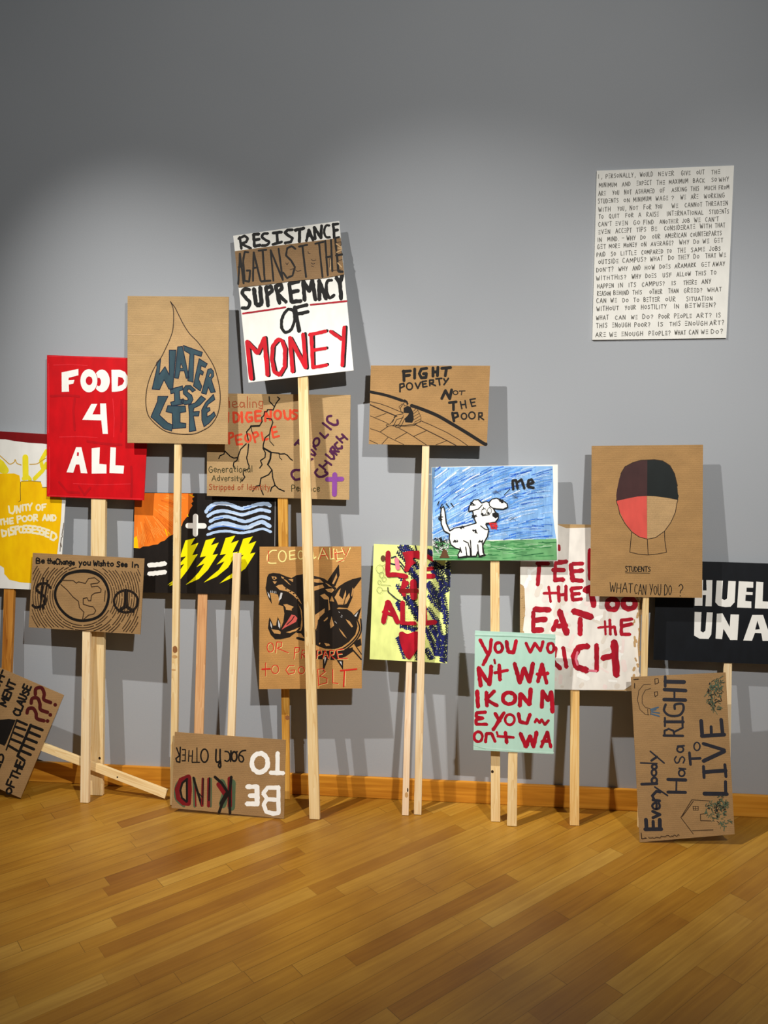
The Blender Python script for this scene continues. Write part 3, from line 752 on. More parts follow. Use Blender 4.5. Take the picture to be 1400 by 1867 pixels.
sign('protest_sign', 'black placard with orange sun, pale blue waves and four yellow lightning bolts',
     loc=(-1.2066, -0.1026, 0.0016), rot=(-0.06532, -0.00000, -0.00000), board='boardblack', thick=0.004,
     outline=[(-0.2929, 1.3855), (0.372, 1.3826), (0.3588, 0.9309), (-0.3022, 0.9308)], wood='redpine', depth=0.008, sticks=[[(0.0106, 1.2167), (0.0543, 1.2167), (0.0204, 0.0003), (-0.0233, 0.0003)]], knots=[], art='''
sun_painting orange
8 0 -1462,6913 1371,1 -22,-51 53,-20 -58,-49 32,-59 -53,-44 35,-51 -66,-90 -21,-77 -32,-77 -53,-57 -53,-72 -26,-83 -75,-72 -58,-52 -80,-79 -101,-52 -85,-84 -102,-35 -58,-54 -108,-12 -107,-33 -134,-9 -80,-46 -144,14
sun_painting yellow
8 0 -1483,5892 64,53 33,-129 16,-155 -116,6
sun_painting orangelight
0 14 -714,6867 383,-23
0 15 -663,6840 381,-35
0 16 -719,6822 286,-35
0 9 -771,6806 433,-66
0 12 -581,6750 208,-39
sun_painting orangedark
0 10 -492,6702 129,-28
0 14 -847,6759 429,-107
0 9 -832,6734 387,-109
0 8 -546,6623 162,-51
0 10 -544,6590 188,-65
sun_painting orangelight
0 10 -750,6637 398,-153
0 13 -656,6572 287,-121
0 14 -904,6656 408,-187
0 10 -787,6576 387,-192
0 9 -664,6484 161,-87
0 13 -760,6506 199,-115
0 11 -891,6557 304,-189
0 12 -900,6538 337,-224
0 14 -817,6453 236,-168
0 8 -1000,6560 365,-277
sun_painting orangedark
0 8 -889,6446 321,-260
0 13 -776,6317 189,-164
0 9 -808,6307 104,-96
0 14 -754,6214 137,-134
0 11 -953,6377 306,-322
sun_painting orangelight
0 14 -938,6324 201,-225
0 14 -1031,6396 242,-290
0 16 -824,6096 84,-108
0 13 -985,6258 142,-193
0 15 -930,6131 135,-197
0 11 -982,6156 123,-193
0 9 -997,6124 76,-130
0 9 -1131,6306 221,-403
0 12 -1196,6384 206,-406
0 13 -1082,6093 86,-184
sun_painting orangedark
0 11 -1110,6084 108,-255
0 8 -1239,6333 156,-402
0 9 -1225,6232 134,-382
0 13 -1247,6221 133,-422
0 12 -1191,5931 43,-154
sun_painting orangelight
0 10 -1306,6263 96,-395
0 15 -1328,6258 94,-449
0 12 -1303,5986 47,-272
0 10 -1341,6028 40,-282
0 11 -1364,5965 19,-172
0 13 -1408,6135 33,-445
sun_painting yellow
0 24 -741,6095 45,-141
0 24 -669,6032 43,-56
0 24 -171,6888 80,-43
0 24 -223,6434 13,-38
plus_sign white
0 122 -35,6398 -5,-397
0 122 -210,6186 371,-1
wave_painting paleblue
6 84 205,6497 73,103 145,78 197,17 209,-49 183,-65 208,45 182,55 181,12 99,-40
6 74 247,6401 124,83 223,43 209,-29 236,-51 208,55 207,58 221,-39
6 74 300,6286 137,71 236,43 209,-49 235,-56 234,76 156,37 161,-44
6 90 279,6133 184,86 210,28 262,-63 209,-23 182,73 181,53 169,-95
6 58 240,5987 224,69 262,18 262,-37 260,38 260,59 194,-63
wave_painting midblue
2 24 319,6120 144,48 210,18 210,-39 209,-38
2 24 292,6529 144,129 157,21
2 23 1090,6592 156,42
2 24 410,6346 184,33
wave_painting skywhite
2 16 357,6626 210,53 210,-39
2 16 725,6502 261,-68 209,37
2 16 1196,6151 259,105
2 16 568,6220 315,-42
lightning_bolt_painting brightyellow
8 0 -270,5852 225,59 -103,-173 183,67 -146,-285 127,28 -232,-363 -165,-209 -306,-140 173,150 85,144 133,195 -186,-81 226,248 -146,-28
8 0 201,5863 223,59 -102,-172 182,66 -145,-283 127,27 -231,-362 -211,-209 -305,-139 172,149 133,144 131,195 -185,-80 225,247 -146,-28
8 0 663,5920 223,59 -102,-172 181,66 -144,-282 126,27 -229,-361 -256,-209 -303,-139 171,149 178,145 130,194 -183,-80 222,246 -144,-28
8 0 1066,5905 221,59 -100,-172 179,66 -142,-281 125,27 -229,-360 -292,-210 -302,-138 171,149 215,144 130,194 -183,-80 221,246 -143,-28
8 0 -652,4816 72,71 53,-12 -13,-31
equals_sign white
4 102 -1129,5277 388,43
4 102 -1123,5081 383,48
edge_line grey
0 13 1795,6796 -6,-1038
''')
sign('protest_sign', 'small brown cardboard placard with a globe, dollar sign and peace sign among ripples',
     loc=(-1.6891, -0.2060, 0.0016), rot=(-0.10829, -0.00000, -0.00000), board='cardboard_dull', thick=0.004,
     outline=[(-0.2676, 1.1156), (0.2597, 1.0983), (0.2467, 0.7599), (-0.2799, 0.7785)], wood='palepine', depth=0.019, sticks=[[(-0.0284, 0.992), (0.0071, 0.992), (0.0173, 0.0004), (-0.0214, 0.0004)]], knots=[], art='''
lettering softblack
16 31 -1249 5348 190 -4 3 118 | Be
16 31 -986 5342 190 -4 3 117 | the
16 31 -781 5337 440 -10 3 117 | Change
16 31 -233 5324 271 -6 3 117 | you
16 31 110 5316 281 -7 3 117 | Wish
16 30 427 5309 151 -3 3 116 | to
16 30 663 5303 236 -5 3 116 | See
16 30 1014 5295 150 -3 3 116 | In
globe_drawing softblack
3 59 -642,4971 135,141 288,67 289,-16 218,-99 148,-202 47,-205 -46,-240 -132,-201 -213,-108 -288,-31 -255,80 -222,201 -107,239 25,207
2 23 -615,5041 215,128 325,47 290,-71 183,-164 98,-255 -23,-274
globe_drawing brownink
0 18 -632,4972 273,-2 73,-54 54,29 163,-31 70,111 144,20 116,-84 -42,-35 -162,-24 20,-64 143,20 81,-67 -6,-69 -143,-23 -71,-50 -16,-120 -54,-5 -37,71 -90,-26 3,-123 127,-38 108,-15 66,-84 -45,-76 -125,-31 -124,-106
0 18 -648,4875 148,-118 148,-158 129,-94 21,-136 110,-101 -32,-172
0 18 402,4758 -17,-239
dollar_sign softblack
2 59 -893,4794 -119,101 -182,-38 -34,-114 111,-84 112,-102 -33,-138 -182,-73 -92,46
0 41 -1070,5012 -68,-716
0 41 -970,4958 -95,-643
peace_sign softblack
3 53 1167,4536 -26,-107 -75,-87 -110,-50 -124,-3 -113,45 -79,84 -29,106 25,107 76,87 111,50 123,2 113,-45 78,-84
0 98 888,4761 3,-334
0 76 891,4427 -158,-112
0 76 891,4427 170,-112
concentric_lines brownink
0 16 490,4326 -31,-49 -34,-46 -39,-44 -43,-40 -46,-37 -50,-33
0 16 226,4064 -48,-25 -51,-21 -52,-18 -54,-14 -54,-10 -55,-5
0 16 -138,3969 -103,6 -101,21 -97,34 -91,47 -82,59 -71,70
0 16 -705,4231 -53,76 -41,82 -28,87 -16,89 -2,91 11,90
0 16 -823,4792 28,79 39,76 49,71 58,64 66,57 73,49
0 16 -470,5209 87,36 91,26
0 16 116,5244 82,-35 76,-44 70,-53 62,-61 53,-68 43,-73
0 16 515,4883 24,-64 18,-66 10,-66 2,-68 -5,-67 -12,-67
0 16 461,4187 -37,-40 -40,-38 -43,-35 -46,-32 -48,-29 -51,-25
0 16 145,3967 -81,-26 -84,-17 -86,-8 -86,1 -85,9 -83,19
0 16 -401,3957 -32,12 -32,13 -31,14 -30,16 -30,17 -28,18
0 16 -617,4070 -41,33 -39,35 -35,38 -33,40 -30,42 -26,44
0 16 -840,4341 -26,62 -19,64 -13,65 -6,66 1,67 7,66
0 16 -887,4778 24,77 32,75 41,71 50,66 57,60 63,54
0 16 -579,5210 52,31 54,27
0 16 371,5162 44,-40 41,-43 37,-46 32,-49 29,-51 24,-53
0 16 594,4835 23,-94 9,-96 -5,-96 -18,-95 -32,-91 -45,-87
0 16 337,4004 -94,-54 -101,-42 -106,-28 -109,-16 -111,-2 -110,12
0 16 -333,3882 -74,20 -71,26 -68,32 -65,38 -60,43 -56,49
0 16 -746,4108 -64,74 -54,80 -42,85 -31,90 -19,93 -7,95
0 16 -961,4677 8,67 15,66 20,65 27,63 32,60 38,58
0 16 -794,5091 60,66 68,58 74,52
0 16 332,5258 63,-45 59,-51
0 16 484,5130 42,-49 37,-52 33,-54 28,-58 22,-58 18,-61
0 16 672,4758 11,-89 -1,-89 -12,-88 -23,-87 -33,-83 -44,-80
0 16 732,4516 -12,-64 -18,-62 -23,-60 -27,-59 -33,-57 -37,-54
0 16 554,4126 -55,-60 -60,-55 -66,-48 -71,-43 -75,-36 -78,-30
0 16 -565,3908 -51,28 -49,31 -46,35 -44,37 -41,40 -38,42
0 16 -852,4142 -28,38 -25,39 -24,41 -20,42 -19,43 -15,43
0 16 -990,4409 -16,65 -10,66 -5,66 2,67 7,66 12,66
0 16 -991,4837 25,74 33,72 40,68 46,65 53,60 59,55
0 16 477,5215 44,-42 40,-46 37,-48 33,-51 28,-53 25,-54
0 16 692,4901 23,-74 16,-76 9,-76 0,-77 -7,-77 -15,-76
0 16 516,4006 -50,-43 -52,-39 -56,-35 -58,-31
0 16 -692,3919 -62,45 -58,51 -53,55 -48,59 -42,62 -37,66
0 16 -1014,4305 -35,99 -22,103 -8,104 5,105 18,103 31,100
0 16 -1009,4958 26,53 29,51 33,49 36,48 40,45 42,42
0 16 569,5202 64,-77 55,-83
0 16 704,5012 27,-58 23,-59 18,-61 14,-62 8,-63 4,-64
0 16 797,4593 -5,-60 -9,-59 -14,-58 -18,-57 -22,-56 -26,-55
0 16 778,4274 -24,-50 -28,-49 -30,-47 -34,-45 -36,-44 -39,-41
0 16 547,3960 -54,-46 -58,-41
0 16 -793,3924 -42,36 -40,38 -38,41 -35,42 -32,44 -30,46
0 16 -1034,4212 -40,86 -31,90 -20,91 -11,94 -1,94 10,94
0 16 -1124,4781 16,70 22,69 27,68 33,65 38,62 43,60
0 16 627,5221 44,-52 39,-56 35,-58 30,-60 26,-63 21,-63
0 16 832,4828 14,-75 8,-76 0,-76 -6,-76 -12,-75 -20,-75
0 16 872,4363 -24,-67 -28,-66 -34,-63 -38,-62 -43,-58 -47,-55
0 16 635,3967 -66,-61 -72,-56
0 16 -848,3897 -75,69 -67,76 -58,82
0 16 -1069,4158 -16,28 -15,30 -14,30 -13,30 -12,31 -11,31
0 16 -1164,4383 -14,62 -11,63 -6,64 -1,64 3,63 7,64
0 16 -1179,4802 20,83 28,81 36,79 42,75 50,72 56,68
0 16 761,5139 19,-32 18,-32 17,-32 16,-33 14,-34 13,-34
0 16 873,4896 20,-80 13,-82 6,-83 -2,-83 -10,-83 -17,-81
0 16 874,4369 -24,-69 -29,-67 -34,-65 -39,-62 -44,-60 -48,-57
0 16 959,4493 -14,-74 -19,-72 -25,-72 -30,-69 -36,-67 -41,-65
0 16 766,4035 -59,-72 -66,-67 -72,-61
0 16 -962,3926 -59,64 -52,68
0 16 -1086,4077 -50,83 -42,86 -33,90 -24,93 -14,94 -6,95
0 16 -1255,4646 5,80 12,80 19,78 24,77 32,76 37,72
0 16 786,5201 22,-33 21,-34 20,-35 19,-35 16,-36 16,-36
0 16 912,4961 11,-35 11,-35 9,-36 8,-36 6,-36 5,-36
0 16 965,4725 4,-74 -2,-74 -7,-74 -12,-73 -19,-72 -23,-71
0 16 -1004,3888 -69,76 -61,82 -53,87 -45,92
0 16 -1246,4261 -26,75 -19,77 -13,77 -8,78 -1,79 5,78
0 16 -1305,4754 12,73 17,72 22,70 28,69 32,67 37,65
0 16 854,5200 43,-71 37,-73 31,-75 24,-78
0 16 995,4881 9,-40 8,-40 6,-40 4,-40 3,-41 1,-40
0 16 1025,4591 -5,-67 -9,-67 -14,-65 -18,-65 -22,-64 -27,-62
0 16 1072,4482 -19,-100 -29,-99 -38,-96 -47,-92 -56,-88 -64,-83
0 16 -1132,3947 -48,64 -42,67 -38,70 -32,71 -27,74
0 16 -1314,4972 34,89 43,86 50,82
0 16 932,5182 19,-34 18,-35 17,-35 15,-36 14,-36 13,-36
0 16 1035,4950 13,-45 10,-45 9,-46 7,-45 5,-46 3,-46
0 16 1083,4655 -3,-97 -11,-97 -20,-96 -29,-93 -37,-92 -46,-87
0 16 1012,4113 -49,-86 -56,-82 -64,-78
0 16 -1171,3904 -33,42 -31,44 -29,45
0 16 -1277,4058 -26,47 -24,48
0 16 -1324,5103 48,92 56,87
0 16 987,5199 38,-73 34,-75 27,-77 23,-79 16,-80 10,-80
0 16 1138,4690 2,-43 -1,-43 -2,-44 -3,-43 -6,-43 -7,-43
0 16 1116,4405 -7,-32 -8,-32 -9,-32 -10,-32 -11,-31 -12,-31
0 16 1194,4558 -5,-60 -9,-61 -12,-60 -15,-59 -18,-59 -21,-58
0 16 1093,4152 -25,-53 -28,-52 -31,-51 -33,-50 -35,-48 -38,-46
0 16 1068,5168 26,-55 24,-57 20,-58 18,-58 14,-59 11,-60
0 16 1185,4799 6,-50 4,-50 1,-50 0,-50 -2,-50 -5,-50
0 16 1184,4466 -9,-54 -11,-52 -14,-53 -16,-52 -19,-51 -21,-50
0 16 1175,4202 -41,-96 -49,-93
0 16 1071,3990 -38,-59 -41,-58
0 16 1119,5191 17,-34 15,-34 15,-35 13,-36 13,-35 11,-36
0 16 1178,4069 -27,-53 -30,-52
0 16 1108,3944 -35,-53 -38,-52
0 16 1152,5248 36,-69 30,-71
''')
sign('protest_sign', 'brown cardboard placard fallen sideways at the lower left with three dark red question marks',
     loc=(-1.9925, -0.2033, 0.0016), rot=(-0.15803, -0.00000, 0.08976), board='cardboard_dull', thick=0.004,
     outline=[(-0.2555, 0.6456), (0.1821, 0.4666), (0.0001, 0.0075), (-0.4328, 0.1809)], wood='pine', depth=0.019, sticks=[[(0.045, 0.2664), (0.6645, 0.0457), (0.6529, 0.0081), (0.0336, 0.2345)]], knots=[(0.4362, 0.1021, 0.0037, 0.0037, 'knotdark')], art='''
lettering softblack
16 45 -221 103 108 278 -163 63 | OF
16 45 -94 428 153 387 -163 64 | THE
16 46 -98 1857 257 653 -151 60 | CLAUSE
16 46 -415 2075 212 544 -158 63 | MENT
16 46 -679 2272 242 587 -151 63 | LISH-
16 45 -535 635 141 340 -150 62 | ED
question_marks darkredink
2 79 257,2353 10,124 125,21 68,-130 -3,-131 157,-67
2 79 169,2153 21,104 119,7 61,-123 18,-130 163,-61
2 79 82,1934 25,89 105,14 74,-102 25,-123 163,-54
10 0 763,2119 -3,-18 -12,-14 -16,-8 -19,0 -17,8 -12,14 -5,18 4,18 11,14 16,8 19,0 17,-8 12,-14
10 0 658,1893 -3,-18 -11,-15 -17,-8 -19,0 -17,8 -12,14 -5,18 4,18 11,14 17,8 18,0 18,-7 12,-15
10 0 600,1756 -4,-18 -11,-15 -16,-8 -19,0 -17,8 -12,14 -5,18 4,18 11,14 16,8 19,0 17,-8 12,-14
building_drawing softblack
8 0 -815,1706 278,70 210,18 155,-19 -204,-527 -33,-55 -357,154
0 35 -144,1775 -220,-670
0 55 -122,1754 207,-87
0 55 -159,1617 213,-66
0 55 -203,1487 206,-87
0 55 -254,1344 213,-81
0 55 -304,1194 193,-108
0 63 176,1661 -276,-690
0 63 169,1654 277,-101
0 63 118,1517 270,-108
0 63 60,1373 263,-100
0 63 2,1230 263,-107
0 63 -49,1100 242,-100
0 63 -100,977 157,-107
''')
sign('protest_sign', 'upside down brown placard standing on the floor, reading BE KIND TO EACH OTHER',
     loc=(-0.7669, -0.2500, 0.0016), rot=(-0.16185, -0.00000, -0.00000), board='cardboard_dull', thick=0.004,
     outline=[(-0.4985, 0.346), (-0.0009, 0.3318), (0.0, 0.0), (-0.5008, 0.021)], wood='palepine', depth=0.016, sticks=[[(-0.2626, 1.135), (-0.2279, 1.135), (-0.2308, 0.2372), (-0.2626, 0.2372)]], knots=[], art='''
white_lettering white
4 89 -138,664 15,-555
4 89 -138,649 -242,-18 -91,-116 87,-124 253,-1
4 89 -384,387 -70,-117 66,-136 147,-40 118,21
4 113 -610,646 12,-373
4 100 -830,632 214,10
4 99 -768,447 157,8
4 99 -830,273 225,11
4 94 -176,1378 7,-420
4 94 -322,952 281,4
7 104 -388,1158 -15,-87 -47,-71 -69,-41 -78,-4 -72,35 -51,67 -20,85 15,87 47,71 69,42 79,3 71,-35 51,-67
coloured_lettering darkgreen
0 167 -1167,698 0,-506
0 167 -1399,687 98,-211 -60,-240
coloured_lettering maroon
0 100 -1220,782 19,-570
0 100 -1466,652 167,-219
coloured_lettering softblack
0 62 -1187,822 -24,-320 19,-440
0 62 -1551,806 152,-119 155,-208
0 62 -1243,457 -119,-178 -72,-216
0 95 -1277,456 -107,-199
coloured_lettering darkgreen
0 48 -1638,763 11,-583
coloured_lettering maroon
0 72 -1686,756 13,-567
coloured_lettering softblack
0 34 -1669,779 1,-472
coloured_lettering darkgreen
0 72 -2018,746 40,-572
coloured_lettering maroon
0 34 -1992,660 32,-485
coloured_lettering softblack
0 53 -2032,767 67,-193 139,-386
coloured_lettering maroon
0 58 -1821,755 7,-563
coloured_lettering softblack
0 22 -1812,766 8,-551
0 22 -1916,468 95,-103
coloured_lettering darkgreen
2 63 -2203,785 -167,-132 -56,-165 30,-194 171,-132
coloured_lettering maroon
0 106 -2143,783 -172,-73 -80,-199 37,-194 119,-98 117,2 10,282 -21,259
coloured_lettering softblack
0 48 -2173,738 -105,-91 -40,-154 40,-161 107,-81
0 48 -2182,727 22,-465
black_lettering softblack
2 33 -886,1402 -70,-13 -59,-53 -20,-92 25,-74 55,-13 30,49 -27,64 -62,27
3 41 -1077,1264 -4,-43 -15,-36 -23,-20 -27,-1 -24,18 -17,34 -8,43 5,44 15,35 23,20 26,1 25,-18 17,-34
0 36 -1212,1376 -2,-222
0 36 -1075,1368 -27,-31
2 31 -1342,1170 53,-19 51,50 1,89 -38,61 -69,10
2 38 -1455,1396 4,-169 22,-173 -26,-40 -25,49 34,77
2 38 -1449,1162 -51,-37 -43,41 -1,226
3 34 -1720,1254 -6,-60 -21,-50 -32,-28 -36,-2 -34,26 -25,47 -10,60 6,61 21,50 32,28 37,1 34,-25 24,-48
0 24 -1978,1411 11,-294
0 24 -2076,1097 172,8
0 24 -2155,1349 -3,-235
0 24 -2074,1348 -3,-231
0 24 -2150,1229 73,4
0 24 -2236,1363 2,-240
0 24 -2305,1361 69,2
0 24 -2294,1245 60,3
0 24 -2303,1120 74,4
0 32 -2353,1407 1,-319 -70,10 -21,64 78,69
0 31 -2365,1231 -73,161
''')
sign('protest_sign', 'brown cardboard placard with a snarling black guard dog and COEQUALITY in yellow',
     loc=(-0.6476, -0.1791, 0.0016), rot=(-0.10723, -0.00000, -0.00000), board='cardboard_orange', thick=0.004,
     outline=[(-0.263, 1.1551), (0.1909, 1.1627), (0.2013, 0.5451), (-0.2556, 0.5272)], wood='pine', depth=0.012, sticks=[[(-0.0629, 0.9205), (-0.024, 0.9205), (0.0175, 0.0004), (-0.0191, 0.0004)]], knots=[], art='''
dog_painting dogblack
8 0 -1167,4862 19,121 13,121 36,71 102,28 144,-14 144,-57 124,-38 101,62 203,40 245,-52 183,-46 82,-59 102,-87 92,-58 -89,-141 -59,-141 33,-198 -129,-163 -121,-62 -38,-180 -80,-102 -201,-145 -104,137 43,161 -18,299 -95,178 -166,196 -165,97 -144,37
8 0 -1167,4862 41,41 216,-16 144,-57 165,-97 145,-157 84,-178 24,-199 -19,-160 -101,-63 -183,-24 -143,-34 -25,49 63,162 22,181 -27,159 -113,38 30,81 -43,139 -114,34 -72,6 26,-63 31,-196 -75,124 -39,90
8 0 -1098,3980 14,161 19,81 47,-89 38,-94 66,6 5,60 29,131 59,-129 14,-131 54,-43 142,50 248,66 -7,-70 -97,-73 -141,-113 -204,-50 -123,-3 -100,98
dog_painting tan
8 0 -1024,3962 168,-20 46,-35 -7,-50 -140,15
8 0 -691,3901 183,64 131,64 -90,-93 -142,-47
dog_painting tongue
8 0 -794,3952 120,179 100,162 82,-18 52,-58 -30,-81 -121,-67 -122,-63
dog_painting dogblack
0 21 -673,4071 101,92 60,92
dog_painting palegrey
8 0 -1047,4142 38,-99 -1,-73 -32,68
8 0 -875,4176 50,-109 -2,-92 -38,51
8 0 -1122,4782 46,-63 17,-86 -42,60
8 0 -822,4769 41,-4 -23,-116 -61,-72 4,50
0 12 -1049,4804 5,-36
0 12 -1012,4805 5,-40
0 12 -970,4796 4,-38
0 12 -934,4796 5,-38
dog_painting tan
8 0 -761,4509 81,12 155,-56 -51,-52 11,-29 -133,11 -11,55
8 0 -1037,5126 99,-7 25,-35 -51,-37 -41,15
8 0 -1005,5016 93,-4 -36,-49 -25,3
8 0 -821,5134 72,-33 -20,-31 -42,30
dog_painting dogblack
10 0 -954,5083 -2,-9 -6,-7 -8,-4 -9,0 -8,4 -6,7 -2,8 2,9 5,7 8,4 10,0 8,-3 6,-7
dog_painting tan
8 0 -935,4907 65,31 78,12 66,-63 103,-54 103,-54 104,-122 73,-138 -72,78 -124,117 -145,87 -164,27
dog_painting dogblack
10 0 -686,4856 -2,-7 -5,-5 -7,-3 -9,0 -7,3 -5,5 -2,6 2,6 5,5 7,3 8,0 8,-2 5,-5
10 0 -581,4804 -2,-7 -6,-6 -8,-3 -9,-1 -8,3 -6,6 -2,7 2,7 5,5 8,4 10,0 8,-3 6,-6
10 0 -507,4755 -2,-8 -6,-6 -9,-3 -10,-1 -9,4 -7,6 -2,7 2,8 6,6 9,4 10,0 9,-3 7,-6
10 0 -449,4692 -2,-6 -5,-5 -7,-3 -8,0 -8,2 -5,5 -2,6 2,7 5,5 7,3 8,0 8,-3 5,-5
10 0 -628,4789 -1,-5 -4,-4 -6,-3 -6,0 -6,2 -4,4 -2,5 2,5 4,4 5,2 7,0 5,-2 4,-4
10 0 -420,4627 -1,-6 -5,-4 -6,-3 -7,0 -7,2 -5,5 -1,5 1,6 5,4 6,3 8,0 6,-2 5,-5
dog_painting tan
8 0 -765,5067 57,-15 115,-119 -52,30
8 0 -657,5069 109,6 -4,-65 -32,14
8 0 -393,4497 42,-98 11,-80 -27,59
8 0 -157,5082 203,4 86,-78 -146,-3 -142,27
8 0 -175,4892 112,32 175,43 38,-63 -162,-59 -141,-43
8 0 175,4865 157,23 41,-35 -60,-65 -81,22
8 0 169,5008 81,-38 82,-62 -81,22
8 0 61,4727 95,42 98,-82 39,-333 -35,-5 -18,292 -87,4 -41,33
8 0 -145,4224 110,82 201,144 -5,-99 -104,-102 -39,-121 -34,-136 -125,-87
dog_painting dogblack
8 0 209,5033 129,198 129,185 19,-242 -94,-245 -61,3
dog_painting tan
8 0 323,4991 96,225 15,-87 -73,-147
dog_painting dogblack
8 0 314,4752 159,182 140,93 160,72 190,47 1,-43 -60,-81 -104,-141 -22,-179 -102,-240 -218,15 -82,117
dog_painting tan
8 0 379,4690 91,155 44,50 -35,-159 82,-78 66,200 9,-99 -61,-220 -117,-3 -32,79
8 0 627,4669 79,127 15,-95 -72,-141 -50,-20
8 0 779,4917 21,-36 -33,-169 -18,29
dog_painting dogblack
8 0 17,4188 161,143 159,143 122,-37 201,5 102,-67 102,-127 32,-177 -48,-180 -139,-162 -159,-113 -160,-55 -202,5 -143,45 -204,94 -2,179 161,84
8 0 255,4612 121,-18 103,-117 -100,-62 -81,18
dog_painting tan
8 0 143,4175 92,88 -3,-50 -72,-54
8 0 631,4223 93,-48 74,-107 -28,-24 -86,97
8 0 484,4021 82,-78 98,-140 -77,57 -61,82
8 0 281,4115 39,160 59,-198 -76,-65
8 0 166,3690 111,-17 15,-35 -85,-14
8 0 44,3681 31,21 6,-34 -26,-17
dog_painting palegrey
0 9 480,4378 20,-19
0 9 541,4310 17,-20
0 9 392,4167 41,-39
0 9 522,4270 28,-6
dog_painting dogblack
2 30 874,4238 68,-206 -93,-220 -218,-204 -181,-75
2 30 964,4231 15,-237 -90,-201 -218,-214 -160,-58
8 0 -157,3546 163,-25 384,-3 181,29 220,69 25,-82 -173,-124 -250,-90 -384,16 -163,31
8 0 139,3395 127,14 -34,-130 -88,-237
8 0 443,3325 147,0 -1,-213
8 0 783,4286 191,202 -66,-269 -44,29
dog_painting palegrey
8 0 170,3376 44,6 -32,-144
8 0 823,4297 89,101 -49,-120
8 0 504,3297 46,1 17,-88
dog_painting dogblack
8 0 818,3728 151,87 18,-148 -96,-44
0 32 802,3553 91,-96 92,-100
0 21 830,3693 82,-117 77,-106
0 56 -436,3921 275,-21
0 56 -434,3781 275,-56
lettering paleyellow
2 28 -932,5698 -113,-13 -89,-118 31,-141 165,-9
3 26 -711,5573 -8,-52 -23,-43 -34,-23 -38,-1 -35,23 -25,41 -9,52 8,53 23,42 34,24 39,1 34,-23 25,-42
0 26 -512,5705 -123,-20 7,-181 143,21
0 26 -629,5594 102,12
3 23 -327,5607 -5,-39 -16,-32 -22,-17 -26,-1 -23,17 -16,31 -6,39 5,40 15,31 23,18 25,0 23,-17 17,-31
0 26 -114,5678 24,-147 44,36
0 26 12,5524 82,237 129,-233
0 26 39,5613 146,14
0 26 264,5768 13,-239 57,9
0 26 351,5749 9,-215
0 26 412,5730 13,-199 121,12
0 26 372,5670 172,18
0 26 527,5772 62,-139
0 25 714,5774 -143,-281 -156,-6
lettering redink
0 16 40,5525 78,237 125,-234
0 16 59,5601 142,14
0 16 284,5768 13,-223
0 16 366,5729 10,-179
0 16 402,5720 13,-209
0 16 543,5762 58,-119
0 16 684,5754 -98,-240 -140,-46
0 17 -1107,5678 -17,-232
0 16 379,5650 175,26
lettering paleyellow
3 19 -950,3549 -7,-43 -20,-36 -29,-20 -33,-1 -30,19 -21,34 -8,43 7,44 20,35 29,20 33,1 30,-18 21,-34
3 19 -833,3073 -7,-40 -21,-33 -31,-18 -35,-1 -31,16 -22,32 -8,39 7,40 21,33 31,19 34,1 32,-17 22,-31
3 19 -254,3071 -6,-33 -19,-27 -27,-15 -31,-1 -28,14 -20,25 -7,33 7,33 18,27 28,15 31,1 28,-13 19,-26
0 19 -904,3435 22,236 112,-2 -9,-91 -91,-42 247,-93
0 19 -489,3315 17,248 102,-5 -15,-88 -96,-27
0 19 -326,3328 18,184 81,-8 -19,-70 -61,-12 82,-87
0 19 19,3342 7,175 81,3 11,-76 -80,-34
0 19 150,3346 48,176 67,-173
0 19 163,3416 81,8
0 19 292,3338 11,187 97,-13 -19,-70 -70,-16 96,-84
0 18 601,3558 -151,-29 37,-173 207,-2
0 19 472,3445 94,12
0 19 -1126,3208 4,-284
0 19 -487,3168 -118,-8 -64,-98 62,-90 122,32 12,64 -84,-6
0 19 42,3085 25,-337
0 19 42,3100 121,16 46,-66 -125,-95 167,-46 -3,-96 -171,-49
0 19 375,3111 4,-293 115,-12
lettering redink
3 21 -961,3559 -6,-43 -20,-36 -30,-20 -33,-1 -29,19 -21,34 -8,43 6,44 20,35 30,20 32,1 30,-18 21,-35
3 21 -843,3083 -7,-40 -21,-33 -31,-19 -35,-1 -31,17 -23,31 -8,40 7,40 21,33 31,18 35,1 32,-16 22,-32
3 21 -264,3081 -6,-33 -19,-27 -28,-16 -30,0 -28,13 -20,26 -7,33 6,33 19,27 28,15 30,1 28,-14 20,-26
0 21 -914,3444 21,237 113,-3 -9,-90 -92,-43 247,-92
0 21 -499,3325 17,248 102,-5 -16,-89 -95,-26
0 21 -337,3338 18,183 82,-7 -20,-70 -61,-12 83,-87
0 21 8,3352 8,175 81,2 11,-75 -80,-34
0 21 140,3356 48,176 67,-173
0 21 153,3426 81,8
0 21 281,3348 12,187 97,-13 -19,-70 -71,-16 96,-85
0 21 591,3567 -151,-28 37,-173 207,-2
0 21 461,3454 95,13
0 21 -1136,3218 4,-284
0 21 -497,3177 -118,-7 -64,-98 62,-90 122,32 11,64 -83,-7
0 21 32,3094 25,-337
0 21 32,3110 121,16 45,-66 -124,-96 167,-46 -3,-95 -171,-49
0 21 365,3120 4,-293 115,-12
lettering paleyellow
0 16 647,3094 -10,-317
lettering redink
0 35 -1216,3075 178,14
0 35 536,3098 351,47
0 35 627,3109 -22,-349
''')
